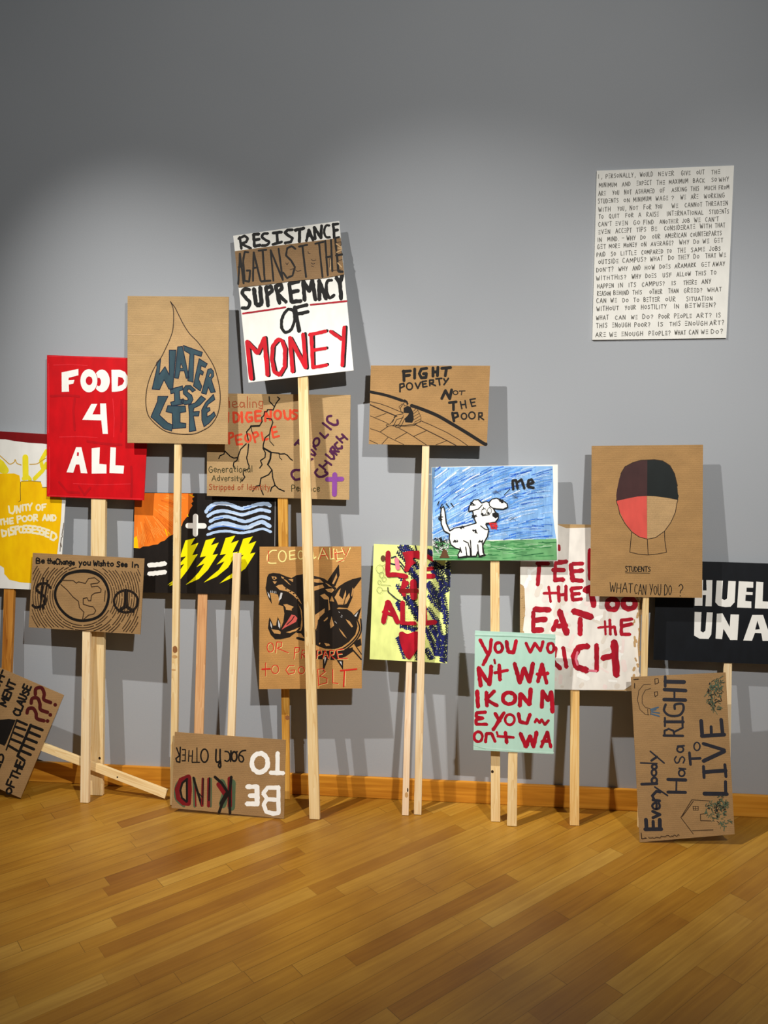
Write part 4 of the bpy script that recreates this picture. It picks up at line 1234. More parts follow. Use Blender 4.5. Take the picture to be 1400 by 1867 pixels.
sign('protest_sign', 'wide cardboard placard reading FIGHT POVERTY NOT THE POOR above a seated figure',
     loc=(-0.1991, -0.1570, 0.0016), rot=(-0.05015, -0.00000, -0.00000), board='cardboard_warm', thick=0.004,
     outline=[(-0.2132, 1.9377), (0.291, 1.9313), (0.2812, 1.595), (-0.2206, 1.6028)], wood='palepine', depth=0.019, sticks=[[(0.0115, 1.8096), (0.0418, 1.8096), (0.0156, 0.0002), (-0.0165, 0.0002)]], knots=[], art='''
street_drawing softblack
2 60 -1075,9128 342,-75 344,-114
2 71 -189,8831 225,-78 315,-131 314,-179 335,-201 335,-212 49,-16
street_drawing brownink
0 14 -1073,8921 205,-46 182,-64 227,-96 90,-36
0 14 15,8507 203,-85 337,-157 269,-157 179,-124
0 14 -457,8356 170,-90 147,-90 272,-178
0 14 -865,8272 181,125
0 14 -535,8120 248,142
0 14 -140,8181 280,125
0 24 -1073,8853 274,-125 295,-120
0 19 -142,8445 271,-135 315,-157 314,-165
0 12 -1072,8617 297,-125 91,-45
0 12 -1071,8346 206,-68 182,-113 330,-157
0 12 -1083,8098 174,-79
0 12 -958,8587 227,85
0 12 -818,8019 135,146
0 12 333,8001 223,85
seated_figure_drawing softblack
8 0 -358,8782 78,45 68,-23 57,-112 13,-157 -34,-67 -146,11 -12,79 74,76 15,36 -113,11
8 0 -393,8939 56,27 57,-39 27,-60 -36,-31 -14,58 -56,5
0 12 -359,8883 16,-56 41,4
0 12 -370,8872 -56,-89 12,-79 45,-16
0 12 -369,8659 -135,-22 -135,-190 -91,-23 12,-27 147,16 63,123 140,44
0 12 -357,8625 -90,-179 -97,-56 41,-27 80,16 91,179
0 12 -538,8604 -56,-124
0 12 -567,8581 40,45
0 12 -571,8424 226,-12 248,29
0 12 -593,8402 249,-10 225,22
seated_figure_drawing brownink
0 9 -189,8826 124,-68 80,-179 -11,-89 -146,-49
0 9 -148,8714 49,53
0 9 -148,8658 94,73
0 9 -143,8602 123,67
0 9 -138,8535 141,84
0 9 -131,8479 141,73
0 9 -97,8445 108,62
0 9 -437,8760 -23,45 67,67
lettering softblack
0 62 -363,9565 8,-205
0 62 -374,9554 153,10
0 62 -351,9460 112,15
0 61 -129,9603 -1,-192
0 61 124,9616 -112,-15 -44,-95 45,-90 97,6 10,83 -63,-4
0 61 258,9621 1,-169
0 61 361,9633 -8,-173
0 61 263,9537 94,3
0 61 446,9612 182,14
0 61 544,9618 -26,-160
0 36 -439,9128 -1,156 78,17 12,-60 -79,-33
0 35 -114,9306 53,-112 59,127
0 35 121,9349 -89,-11 19,-116 82,13
0 35 43,9282 68,11
0 35 194,9252 -6,112 79,6 0,-56 -67,-13 112,-50
0 35 322,9391 123,10
0 35 385,9393 17,-129
0 35 490,9390 34,-56
0 35 585,9400 -92,-132
3 31 -174,9240 -6,-31 -18,-25 -25,-14 -28,0 -25,14 -18,26 -6,31 6,31 17,24 25,14 28,0 26,-14 17,-25
0 61 449,8979 76,164 91,-170 38,182
3 21 786,9099 -5,-18 -13,-13 -20,-8 -21,0 -20,8 -14,14 -5,17 5,18 13,14 20,7 22,0 19,-8 14,-14
0 21 815,9132 122,3
0 21 872,9131 -12,-77
0 56 608,8889 146,17
0 56 694,8888 4,-147
0 30 839,8910 34,-147
0 30 939,8931 25,-151
0 30 851,8843 99,10
0 30 1161,8823 -77,-13 -41,143 110,17
0 30 1072,8886 68,13
0 58 676,8670 33,-165
0 42 674,8666 100,8 23,-71 -84,-40
3 30 975,8602 -5,-27 -16,-21 -22,-12 -24,0 -23,12 -15,22 -6,27 5,27 15,21 22,12 25,0 23,-12 15,-22
3 30 1152,8619 -6,-31 -18,-24 -27,-14 -30,0 -26,14 -19,25 -7,31 6,31 19,24 26,14 30,0 26,-14 19,-25
0 30 1230,8530 -1,142 68,0 1,-64 -57,-11 89,-67
''')
sign('protest_sign', 'lime green placard with crimson letters, a heart and dense navy scribbles',
     loc=(-0.2522, -0.1680, 0.0016), rot=(-0.13146, -0.00000, -0.00000), board='boardlime', thick=0.004,
     outline=[(-0.1535, 1.1725), (0.1865, 1.165), (0.1736, 0.6599), (-0.1645, 0.6675)], wood='pinkpine', depth=0.01, sticks=[[(0.0007, 0.9829), (0.0246, 0.9829), (0.0141, 0.0005), (-0.0144, 0.0005)]], knots=[(0.0096, 0.1093, 0.0029, 0.0095, 'knotdark'), (0.0044, 0.088, 0.0072, 0.0119, 'knotpale')], art='''
scribble_drawing navy
0 31 -174,5846 -32,-56 65,22 -44,-71 69,25 -26,-54 74,29 -51,-76 67,24 -33,-61 66,23 -27,-56 71,28 -44,-71 80,35 -47,-73 70,27 -28,-57 70,26 -51,-76 83,38 -41,-68 66,23 -33,-61 65,23 -36,-64 70,27
scribble_drawing navyink
0 19 -142,5846 -25,-51 66,24 -28,-58 61,21 -31,-61 60,20 -15,-48 49,11 -28,-58 58,17 -18,-49 53,14 -28,-58 69,27 -28,-58 62,22 -27,-58 53,14 -21,-52 64,23 -36,-65 62,22 -28,-58 56,15 -24,-53 62,21
scribble_drawing navy
0 34 -77,5844 -38,-52 81,48 -48,-86 88,56 -52,-89 78,45 -35,-71 79,45 -43,-79 82,49 -49,-85 74,41 -36,-72 67,33 -28,-64 65,32
scribble_drawing navyink
0 20 -22,5843 -41,-35 66,35 -31,-69 72,42 -25,-63 64,34 -37,-78 68,38 -31,-70 74,46 -33,-73 62,32 -27,-66 68,38 -38,-78 64,35
0 26 -232,5721 -24,-58 59,13 -27,-61 62,14 -24,-58 62,15 -12,-48 53,7 -18,-53 56,10 -23,-57 61,14 -30,-64 68,20 -19,-53 59,12 -28,-61 58,11
scribble_drawing navy
0 15 -194,5727 -14,-51 58,13 -13,-50 46,2 -15,-50 55,10 -10,-48 53,10 -18,-55 50,7 -10,-48 54,9 -16,-52 55,11 -15,-52 44,1 -10,-46 57,12
scribble_drawing navyink
0 40 27,5426 -88,-86 98,34 -51,-62 85,25 -62,-69 99,34 -87,-85 109,41 -61,-69 78,21 -73,-76 102,36 -60,-68 92,31 -69,-74 105,38 -81,-81 101,35 -85,-83 113,44 -89,-87 122,49 -78,-79 93,31
scribble_drawing navy
0 24 66,5434 -59,-69 83,26 -50,-62 64,13 -35,-53 78,23 -59,-69 69,17 -44,-59 79,24 -59,-69 89,30 -47,-61 77,23 -62,-71 82,25 -56,-66 94,33 -68,-74 86,28 -50,-63 89,30 -65,-72 81,24
0 28 -177,5177 -25,-55 68,9 -35,-62 70,10 -20,-52 50,-3 -25,-56 71,12 -26,-56 55,0 -32,-60 71,11 -28,-56 67,7 -28,-56 64,6
scribble_drawing navyink
0 17 -135,5186 -13,-47 55,2 -21,-54 52,-1 -17,-50 61,6 -14,-49 43,-6 -14,-49 54,1 -15,-49 53,1 -15,-49 47,-4 -19,-52 54,1
scribble_drawing navy
0 28 -245,4984 -17,-44 55,2 -34,-55 59,5 -29,-52 61,7 -25,-49 55,2 -20,-46 62,7 -30,-53 50,0 -21,-47 57,5
scribble_drawing navyink
0 17 -197,4998 -18,-46 47,-1 -17,-45 57,6 -26,-52 52,3 -27,-52 61,9 -21,-48 51,3 -19,-47 52,2 -19,-46 50,2
0 37 -1,4746 -85,-76 109,37 -71,-68 84,22 -68,-66 90,26 -81,-74 104,35 -57,-61 81,22 -79,-73 107,36 -60,-61 92,27 -86,-77 101,33 -84,-76 104,35 -65,-65 86,25 -79,-74 113,41 -81,-75 113,41 -81,-75 79,21
scribble_drawing navy
0 22 33,4752 -49,-57 70,16 -65,-66 101,35 -63,-65 85,26 -67,-68 84,25 -56,-61 74,19 -50,-58 74,19 -42,-52 74,19 -60,-64 78,22 -51,-58 80,23 -64,-66 80,23 -46,-55 81,23 -55,-60 81,24 -57,-62 66,14
0 34 98,4675 -65,-65 90,24 -71,-68 87,21 -49,-55 80,18 -72,-69 89,23 -59,-60 89,22 -75,-70 92,25 -65,-64 103,31 -63,-64 83,20 -79,-73 97,28
scribble_drawing navyink
0 20 137,4684 -53,-60 75,18 -46,-56 63,10 -33,-47 59,8 -47,-56 73,17 -35,-49 55,5 -33,-47 68,13 -56,-61 81,21 -48,-56 64,11 -52,-59 72,16
scribble_drawing navy
0 31 -227,4609 -36,-45 59,8 -48,-52 70,15 -42,-49 64,12 -55,-56 82,21 -51,-53 64,11
scribble_drawing navyink
0 19 -187,4619 -38,-49 55,10 -25,-41 47,5 -20,-38 49,6 -29,-43 51,7 -33,-46 51,8
scribble_drawing navy
0 34 -150,4130 -4,-87 45,75 2,-69 44,71 -5,-91 43,69 -5,-90 44,70 3,-65 45,73 -4,-87 44,71 -7,-96 48,83 -4,-86 41,59
scribble_drawing navyink
0 20 -105,4146 2,-77 40,68 3,-75 36,49 7,-57 37,55 5,-67 39,61 -1,-87 43,78 3,-75 35,49 6,-63 41,69 3,-73 38,59
scribble_drawing navy
0 25 -195,3845 -58,-44 61,-2 -37,-37 60,-2 -51,-42 64,0 -47,-41 63,-1 -40,-38 61,-2 -56,-43 68,1 -52,-43 54,-4 -38,-37 58,-3 -37,-37 56,-3 -41,-38 45,-7 -34,-36 51,-6
scribble_drawing navyink
0 15 -162,3853 -33,-36 43,-7 -32,-36 49,-5 -31,-35 45,-6 -30,-35 50,-4 -31,-35 47,-6 -32,-36 45,-6 -33,-36 51,-3 -34,-37 45,-6 -27,-33 45,-7 -32,-35 50,-4 -28,-35 48,-5
0 28 196,3592 -49,-38 66,-9 -40,-35 42,-15 -45,-36 60,-10 -46,-37 60,-10 -54,-39 60,-10
scribble_drawing navy
0 17 247,3606 -49,-39 50,-10 -25,-32 46,-11 -36,-35 51,-10 -35,-35 47,-11 -41,-36 44,-12
scribble_drawing navyink
0 34 435,5762 -28,-65 62,43 -42,-81 74,57 -41,-80 67,49 -44,-83 68,49
scribble_drawing navy
0 20 474,5770 -16,-58 49,36 -24,-68 50,36 -19,-61 56,45 -26,-72 62,54
0 34 491,5477 -43,-72 79,29 -33,-62 72,24 -47,-76 89,38 -57,-83 93,41 -56,-82 73,25 -43,-71 84,33 -42,-70 73,25 -40,-69 83,33 -50,-77 76,27 -30,-61 79,30 -45,-73 70,22 -38,-66 70,30
scribble_drawing navyink
0 20 527,5481 -24,-57 66,21 -33,-65 74,28 -31,-64 54,10 -18,-51 64,19 -36,-67 75,28 -35,-66 71,25 -38,-68 66,20 -34,-65 63,17 -27,-59 66,21 -24,-56 68,21 -31,-61 46,12 -10,-53 9,21
0 31 552,5514 -19,-64 57,32 -21,-65 62,38 -18,-62 64,42 -28,-75 62,39 -24,-69 64,40 -31,-78 63,40 -24,-70 71,51 -28,-75 57,33 -15,-59 63,40 -35,-83 42,51
scribble_drawing navy
0 18 598,5527 -14,-59 46,20 -15,-59 58,35 -16,-61 54,30 -18,-63 57,34 -13,-58 56,34 -16,-62 55,33 -18,-65 52,30 -12,-58 51,28 -9,-52 19,33 -1,-63 0,24
0 34 468,5061 -58,-64 82,27 -57,-62 83,27 -57,-63 87,29 -61,-64 83,27 -73,-73 81,26 -47,-56 90,32 -75,-74 93,33 -58,-62 87,29 -71,-71 84,28 -53,-60 82,26 -55,-60 85,28 -69,-70 87,30
scribble_drawing navyink
0 20 503,5066 -44,-55 72,22 -45,-57 70,21 -43,-54 63,15 -47,-57 84,30 -46,-57 58,13 -35,-50 70,22 -51,-60 60,14 -41,-54 65,18 -44,-56 72,22 -49,-59 82,29 -49,-58 72,22 -59,-66 79,27
scribble_drawing navy
0 22 421,4983 -31,-46 63,18 -43,-55 54,12 -25,-42 59,16 -44,-56 59,16 -30,-46 60,16 -30,-46 55,14 -41,-54 56,14 -31,-47 54,13 -22,-41 57,14
scribble_drawing navyink
0 13 469,4998 -24,-43 45,8 -24,-43 48,9 -23,-42 42,6 -21,-41 45,8 -25,-44 54,15 -23,-43 46,9 -18,-39 38,3 -19,-39 46,9 -21,-41 47,9
scribble_drawing navy
0 36 572,5341 -64,-69 94,32 -73,-74 87,27 -58,-64 94,31 -67,-70 98,35 -61,-67 65,13 -46,-56 76,20 -51,-60 87,27 -72,-73 86,26 -64,-68 101,37 -70,-73 87,28 -53,-61 80,22 -65,-68 85,26
scribble_drawing navyink
0 22 601,5342 -42,-55 82,26 -45,-57 67,16 -44,-57 71,19 -48,-60 67,16 -44,-56 80,24 -59,-66 75,22 -34,-51 59,11 -51,-62 70,19 -38,-52 63,13 -45,-58 80,26 -46,-59 67,17 -38,-53 57,18
scribble_drawing navy
0 28 457,4779 -27,-54 65,22 -34,-60 62,19 -39,-63 71,27 -44,-68 78,33 -35,-62 73,30 -51,-74 69,25 -33,-59 75,31 -35,-61 55,14 -32,-58 69,26
scribble_drawing navyink
0 17 505,4794 -22,-52 58,19 -32,-60 61,21 -34,-62 62,22 -30,-58 59,19 -15,-45 50,11 -27,-55 59,19 -22,-51 56,17 -31,-60 65,25 -25,-54 51,13
0 34 656,4821 -70,-55 76,8 -63,-52 94,16 -69,-54 70,5 -57,-49 72,6 -67,-53 84,11 -49,-45 81,10 -77,-58 82,11 -46,-45 83,11 -86,-61 107,21
scribble_drawing navy
0 20 685,4826 -45,-45 72,9 -69,-57 90,17 -59,-52 71,9 -49,-47 55,1 -34,-41 71,8 -66,-54 83,14 -61,-53 63,4 -45,-45 82,14 -69,-57 72,9
0 28 762,4950 -92,-41 94,-10 -87,-40 100,-8 -82,-40 95,-9 -100,-42 112,-6 -112,-45 94,-9 -69,-37 86,-11 -74,-38 87,-10 -85,-40 89,-10 -80,-39 103,-8 -108,-44 92,-9 -88,-41 122,-4 -92,-41 87,-10 -72,-38 67,-14 -87,-40 123,-4 -98,-42 81,-11 -83,-40 102,-7
scribble_drawing navyink
0 17 796,4960 -78,-40 84,-10 -74,-38 86,-10 -78,-39 82,-10 -62,-37 64,-13 -66,-37 85,-10 -71,-38 89,-8 -81,-41 76,-11 -78,-39 91,-8 -81,-40 84,-10 -55,-35 61,-14 -71,-38 84,-9 -73,-39 79,-8 -61,-39 59,-9 -54,-40 53,-10 -52,-40 51,-6 -40,-42 39,-11
scribble_drawing navy
0 25 450,4505 -40,-56 57,11 -29,-47 56,10 -19,-42 49,6 -27,-47 57,12 -31,-50 59,13 -42,-57 62,15 -33,-52 60,14 -29,-48 62,15
scribble_drawing navyink
0 15 483,4509 -22,-45 55,13 -29,-51 57,14 -28,-49 50,9 -15,-40 42,3 -25,-47 51,9 -20,-43 55,12 -23,-45 43,3 -18,-41 43,3
scribble_drawing navy
0 34 523,4126 -41,-51 76,22 -70,-69 97,34 -75,-72 99,35 -70,-69 87,29 -64,-66 94,33 -70,-69 86,28 -68,-68 94,32 -55,-59 74,20 -62,-64 90,30 -64,-65 84,27
scribble_drawing navyink
0 20 578,4145 -58,-63 78,25 -50,-58 71,20 -49,-58 80,26 -47,-56 71,21 -52,-60 73,23 -47,-57 62,15 -41,-53 61,14 -47,-56 71,21 -34,-48 68,19 -60,-65 74,22
scribble_drawing navy
0 25 642,4258 -43,-37 66,-6 -62,-43 65,-7 -43,-37 60,-8 -61,-43 75,-3 -54,-41 59,-8 -42,-38 72,-4 -61,-43 62,-6 -59,-43 68,-5 -44,-38 67,-6 -49,-39 63,-7 -58,-42 68,-5
scribble_drawing navyink
0 15 687,4270 -37,-36 49,-10 -48,-40 68,-3 -45,-39 59,-7 -46,-39 53,-8 -46,-40 54,-8 -38,-36 50,-10 -30,-34 47,-10 -41,-38 55,-8 -35,-35 59,-7 -43,-38 50,-9 -41,-38 46,-10
scribble_drawing navy
0 34 416,4049 -38,-43 69,3 -48,-47 66,2 -45,-46 62,1 -51,-49 71,5 -56,-51 67,3 -37,-43 57,-1 -40,-44 68,4 -56,-51 80,9 -59,-53 60,1 -32,-41 54,-3 -43,-45 69,4 -55,-51 77,8 -55,-50 66,3
scribble_drawing navyink
0 20 462,4061 -32,-41 55,-1 -42,-46 58,1 -32,-41 54,-2 -44,-46 55,-2 -32,-40 55,-2 -39,-44 62,2 -32,-40 50,-4 -38,-44 57,0 -36,-42 53,-2 -27,-39 56,0 -47,-48 69,5 -43,-46 55,-1 -42,-45 68,5
0 34 433,3612 -44,-49 66,13 -55,-55 73,17 -52,-54 62,11 -38,-45 59,9 -47,-51 69,16 -32,-43 55,7
scribble_drawing navy
0 20 472,3622 -35,-47 56,11 -37,-47 54,9 -27,-40 53,8 -43,-50 54,9 -20,-36 50,7 -40,-50 65,17
0 33 723,3839 -97,-21 105,-26 -98,-22 72,-25 -86,-22 106,-25 -101,-22 88,-25 -91,-22 84,-25 -100,-22 122,-26 -124,-21 110,-25 -116,-22 129,-26
scribble_drawing navyink
0 20 749,3852 -82,-23 88,-23 -87,-23 82,-23 -88,-23 96,-23 -71,-23 62,-22 -64,-23 68,-23 -91,-23 97,-23 -94,-23 84,-23 -79,-23 68,-23
scribble_drawing navy
0 31 851,3910 -99,-21 74,-27 -81,-21 82,-27 -94,-22 104,-27 -117,-21 113,-28 -89,-21 73,-27 -87,-22 83,-26 -75,-22 80,-27 -93,-22 115,-27 -131,-21 102,-27 -81,-22 75,-26 -89,-22 116,-28 -117,-21 104,-27
scribble_drawing navyink
0 18 876,3923 -90,-22 94,-26 -81,-22 80,-26 -77,-22 71,-25 -93,-22 78,-26 -74,-22 77,-26 -66,-22 78,-25 -90,-23 84,-25 -70,-23 73,-25 -89,-22 73,-25 -84,-22 85,-26 -86,-22 92,-26 -79,-22 82,-25
0 19 862,4171 -32,-29 25,-27 -28,-29 38,-26 -32,-30 29,-27 -29,-29 31,-27 -31,-29 31,-27 -31,-29 39,-26 -37,-30 37,-26 -33,-30 28,-26 -26,-29 33,-27 -33,-29 31,-27 -32,-29 32,-26 -24,-30 22,-26 -22,-30 21,-25 -15,-30 13,-26 -14,-30 13,-26
scribble_drawing navy
0 12 888,4183 -17,-30 15,-25 -11,-30 10,-25 -6,-30 4,-25 -1,-30 0,-26 -1,-29 0,-26 -1,-29 -1,-26 -1,-29 0,-26 -1,-30 -1,-25 0,-30 -1,-25 -1,-29 0,-26 -1,-30 -1,-25 0,-29 -1,-26 -1,-30 -1,-25 0,-30 -1,-25 -1,-30 0,-25
scribble_drawing navyink
0 25 882,5500 -67,-39 77,-22 -73,-39 75,-23 -63,-38 72,-23 -75,-39 76,-22 -71,-39 65,-24 -59,-38 73,-22 -55,-37 53,-24 -39,-37 38,-25 -34,-36 32,-23
scribble_drawing navy
0 15 914,5510 -40,-36 46,-23 -47,-38 45,-23 -28,-36 27,-23 -35,-38 33,-22 -19,-38 18,-23 -16,-37 14,-22 -1,-37 0,-22 -1,-39 -1,-22 -1,-37 0,-22
scribble_drawing navyink
0 26 -373,5563 87,36 266,-308
0 26 -389,5441 228,-49 107,-154
0 26 -236,5809 177,-224
0 25 147,5839 37,-146
0 25 -151,4613 -70,33 -212,169 -10,95
0 25 412,4074 195,-475
0 25 482,5455 124,-205 139,-136
0 25 759,5408 153,-256
scribble_drawing lime
8 0 732,4324 10,13 11,-13 -10,-13
8 0 501,5397 7,10 7,-9 -7,-10
8 0 167,3533 10,13 11,-13 -10,-13
8 0 792,5350 7,9 7,-8 -7,-9
8 0 760,4237 10,14 11,-14 -11,-13
8 0 -88,4994 8,10 8,-10 -8,-10
8 0 521,4009 8,12 10,-12 -9,-12
8 0 746,4902 6,8 6,-8 -6,-8
8 0 586,3659 9,12 9,-11 -9,-12
8 0 -40,4413 7,9 7,-8 -7,-9
8 0 -112,3818 8,11 9,-10 -8,-11
8 0 843,4660 8,12 9,-11 -9,-12
8 0 26,4791 9,12 9,-12 -9,-11
8 0 -101,4758 7,10 7,-9 -7,-10
8 0 533,5386 8,11 8,-11 -8,-10
8 0 106,4251 8,11 9,-11 -9,-11
8 0 102,4769 8,11 8,-10 -7,-11
8 0 614,5089 9,12 10,-12 -9,-11
8 0 -31,4681 6,9 6,-9 -6,-8
8 0 842,3439 8,11 8,-11 -8,-10
8 0 514,4644 7,9 7,-9 -6,-9
8 0 566,4508 9,13 9,-12 -9,-13
8 0 523,3540 9,12 10,-12 -9,-12
8 0 509,4831 7,9 7,-9 -7,-9
8 0 610,4891 10,13 10,-13 -10,-13
8 0 -94,3649 6,8 7,-8 -6,-9
8 0 81,5226 8,10 7,-10 -7,-9
8 0 720,3997 10,13 10,-12 -10,-13
8 0 91,5458 6,8 6,-8 -6,-8
8 0 -77,5156 7,10 8,-10 -8,-9
8 0 -126,4158 10,13 11,-13 -10,-13
8 0 697,5189 11,15 12,-14 -11,-15
8 0 659,5100 11,14 11,-14 -11,-14
8 0 841,3572 9,11 8,-10 -8,-11
8 0 638,3604 10,14 10,-13 -10,-14
8 0 78,4816 8,11 8,-11 -8,-10
8 0 410,4896 11,15 11,-15 -11,-14
8 0 739,3616 7,10 7,-9 -7,-10
8 0 173,4207 6,8 7,-8 -7,-8
8 0 642,4813 7,9 7,-8 -7,-10
8 0 644,5033 9,11 9,-11 -9,-11
8 0 750,4276 7,10 8,-10 -8,-10
8 0 842,4352 6,8 6,-8 -6,-8
8 0 576,5062 10,14 11,-13 -10,-14
8 0 774,3422 7,8 6,-8 -6,-9
8 0 626,5219 7,9 7,-9 -7,-9
8 0 732,4581 10,13 10,-13 -10,-13
8 0 579,5018 7,10 8,-10 -8,-10
8 0 -7,3889 9,12 10,-12 -10,-12
8 0 -63,4546 10,13 9,-12 -9,-13
8 0 97,3452 9,12 9,-11 -9,-12
8 0 632,4241 9,12 9,-11 -9,-12
8 0 725,3672 7,9 7,-8 -7,-9
8 0 817,3679 9,12 10,-11 -9,-12
8 0 654,3897 10,13 10,-12 -10,-13
8 0 -40,4383 6,8 7,-7 -6,-8
8 0 -126,4309 8,10 8,-10 -8,-11
8 0 564,3738 6,8 6,-8 -6,-8
8 0 664,5477 8,10 8,-10 -8,-10
8 0 101,3883 6,8 7,-8 -6,-8
8 0 453,3778 7,10 7,-9 -7,-9
8 0 -41,4252 10,14 11,-13 -10,-14
8 0 545,4570 8,9 7,-9 -7,-10
8 0 629,4665 8,10 8,-10 -8,-10
8 0 576,4398 10,13 10,-12 -10,-14
8 0 121,5289 7,9 8,-9 -7,-9
8 0 655,5005 11,14 11,-14 -11,-14
8 0 848,3561 7,8 6,-8 -6,-9
8 0 -134,3978 9,12 9,-12 -9,-12
8 0 841,4514 8,11 9,-11 -9,-11
8 0 -145,4088 10,13 9,-12 -9,-12
8 0 39,5228 7,10 8,-10 -8,-10
8 0 2,3906 10,14 11,-13 -10,-14
8 0 -60,3689 6,9 7,-9 -7,-9
8 0 528,4037 8,11 8,-10 -8,-11
8 0 435,3481 6,8 6,-7 -6,-8
8 0 199,3417 9,12 10,-12 -10,-12
8 0 156,3734 7,10 7,-9 -7,-9
8 0 57,3692 9,12 10,-11 -9,-13
8 0 596,4305 11,14 11,-13 -11,-14
8 0 549,4587 8,11 8,-10 -8,-11
8 0 568,4018 8,10 8,-10 -8,-10
8 0 174,3962 8,11 9,-10 -9,-12
8 0 554,5103 6,9 7,-8 -7,-9
8 0 443,4430 7,10 8,-10 -8,-10
8 0 -56,3413 9,13 11,-13 -10,-13
8 0 565,4106 9,12 9,-11 -9,-12
8 0 661,5419 8,12 9,-12 -8,-11
8 0 -10,4080 10,13 10,-12 -9,-14
8 0 601,3698 9,12 9,-12 -9,-12
8 0 560,3496 8,11 9,-10 -8,-11
8 0 599,3430 7,10 7,-10 -7,-9
8 0 -128,4763 9,12 9,-12 -9,-11
8 0 634,5267 7,9 7,-9 -7,-9
8 0 140,4509 8,10 8,-10 -8,-11
8 0 181,4293 9,11 8,-10 -8,-11
8 0 -114,4822 8,10 8,-10 -8,-10
8 0 171,3752 7,9 7,-9 -7,-10
8 0 -76,4182 11,14 11,-14 -11,-14
8 0 701,4315 8,11 9,-11 -9,-11
8 0 815,4006 11,14 10,-13 -10,-15
8 0 423,4140 8,10 8,-10 -8,-10
8 0 46,3420 8,10 8,-10 -8,-10
8 0 469,4145 9,11 9,-11 -9,-12
8 0 16,4648 8,9 7,-9 -7,-10
8 0 440,5135 8,11 9,-11 -8,-11
8 0 713,3798 9,12 9,-11 -9,-12
8 0 -106,3540 7,10 7,-9 -7,-10
8 0 47,4438 7,9 8,-9 -8,-10
8 0 807,3765 7,10 7,-9 -7,-10
8 0 40,3460 8,11 8,-10 -8,-11
8 0 -117,3978 7,10 8,-10 -7,-10
8 0 812,4119 9,12 10,-12 -10,-12
8 0 -67,5162 7,9 7,-9 -7,-9
8 0 19,4912 7,9 6,-9 -6,-8
8 0 178,3459 9,12 10,-12 -9,-12
8 0 -98,5167 11,14 11,-14 -11,-14
8 0 134,3789 11,14 11,-14 -11,-14
8 0 741,4588 6,8 6,-7 -6,-9
8 0 441,4240 6,8 7,-8 -7,-9
8 0 -72,5207 7,10 7,-9 -7,-9
8 0 -123,4196 9,12 9,-12 -9,-12
8 0 36,4250 11,15 11,-14 -11,-14
8 0 112,5305 8,10 8,-10 -8,-10
8 0 -7,5059 7,8 6,-8 -6,-8
8 0 -22,3740 10,13 10,-12 -10,-13
8 0 718,4180 10,14 11,-13 -11,-14
8 0 550,4509 8,10 7,-10 -7,-10
8 0 818,4197 6,9 7,-8 -7,-9
8 0 794,4033 9,12 9,-12 -9,-12
8 0 480,3440 9,12 9,-12 -9,-12
8 0 121,5461 9,12 10,-12 -10,-12
8 0 587,4880 7,10 8,-9 -8,-10
8 0 660,3910 6,8 6,-8 -6,-8
8 0 -28,5085 11,14 11,-14 -11,-14
8 0 431,4419 10,12 9,-12 -9,-12
8 0 639,3904 7,9 7,-9 -7,-9
8 0 -104,4760 9,12 9,-12 -9,-12
8 0 0,3742 8,10 7,-9 -7,-10
8 0 656,5341 10,14 11,-14 -10,-14
8 0 516,3475 9,12 9,-11 -9,-12
8 0 813,3925 10,14 10,-13 -10,-14
8 0 -1,4254 9,12 10,-12 -9,-12
8 0 -76,4888 8,10 8,-10 -8,-10
8 0 -102,4468 10,13 10,-12 -9,-13
8 0 115,4393 6,8 7,-8 -7,-8
8 0 104,3883 11,14 11,-14 -11,-14
8 0 771,4431 9,12 9,-12 -9,-12
8 0 722,4868 11,15 11,-14 -11,-15
8 0 496,5003 8,11 9,-10 -8,-11
8 0 67,5457 7,9 7,-9 -7,-9
8 0 628,4622 7,9 6,-8 -6,-9
8 0 652,5425 9,13 10,-12 -10,-13
8 0 -120,5263 8,9 7,-9 -7,-9
8 0 -13,4164 10,13 10,-12 -10,-13
8 0 -10,4037 10,13 10,-13 -10,-13
8 0 484,4215 10,14 11,-14 -10,-14
8 0 451,4128 9,12 9,-11 -9,-12
8 0 -72,5001 11,14 11,-14 -11,-14
8 0 724,4624 9,12 8,-11 -8,-11
8 0 -61,3671 10,14 10,-13 -10,-13
8 0 618,3538 8,9 7,-9 -7,-10
8 0 68,5104 6,9 7,-9 -7,-8
8 0 600,5381 7,9 7,-9 -7,-9
8 0 639,3644 7,9 6,-9 -6,-9
8 0 -42,4118 8,11 9,-11 -8,-11
8 0 6,4877 9,12 10,-12 -9,-12
8 0 622,4376 6,8 6,-7 -5,-8
8 0 474,3595 9,12 9,-11 -9,-12
8 0 81,5141 8,10 7,-9 -7,-10
8 0 -105,5055 7,9 6,-9 -6,-8
8 0 542,4419 6,8 7,-8 -6,-8
8 0 128,4174 10,14 10,-13 -10,-14
8 0 420,4495 11,14 11,-13 -11,-15
8 0 -144,3887 9,12 10,-12 -9,-13
8 0 -144,4703 8,10 8,-10 -8,-10
8 0 107,4956 10,13 10,-13 -10,-13
8 0 -18,4381 6,9 7,-9 -6,-8
8 0 659,4403 11,14 11,-14 -11,-14
8 0 819,4430 10,14 10,-13 -10,-13
8 0 598,5050 8,11 9,-11 -9,-11
8 0 -39,5328 8,9 7,-9 -7,-10
8 0 552,3500 7,10 7,-9 -7,-9
8 0 770,5302 9,13 10,-12 -10,-13
8 0 553,4042 8,11 8,-10 -8,-11
8 0 641,3868 9,11 9,-11 -9,-11
8 0 527,4247 9,11 8,-11 -8,-11
8 0 573,4763 7,10 8,-10 -7,-10
8 0 554,4051 8,11 9,-11 -8,-11
8 0 -18,3773 7,9 7,-9 -7,-9
8 0 121,4258 10,13 10,-12 -10,-13
8 0 464,5142 6,8 6,-8 -6,-8
8 0 733,3780 7,10 7,-10 -7,-9
8 0 125,4509 10,14 10,-14 -10,-13
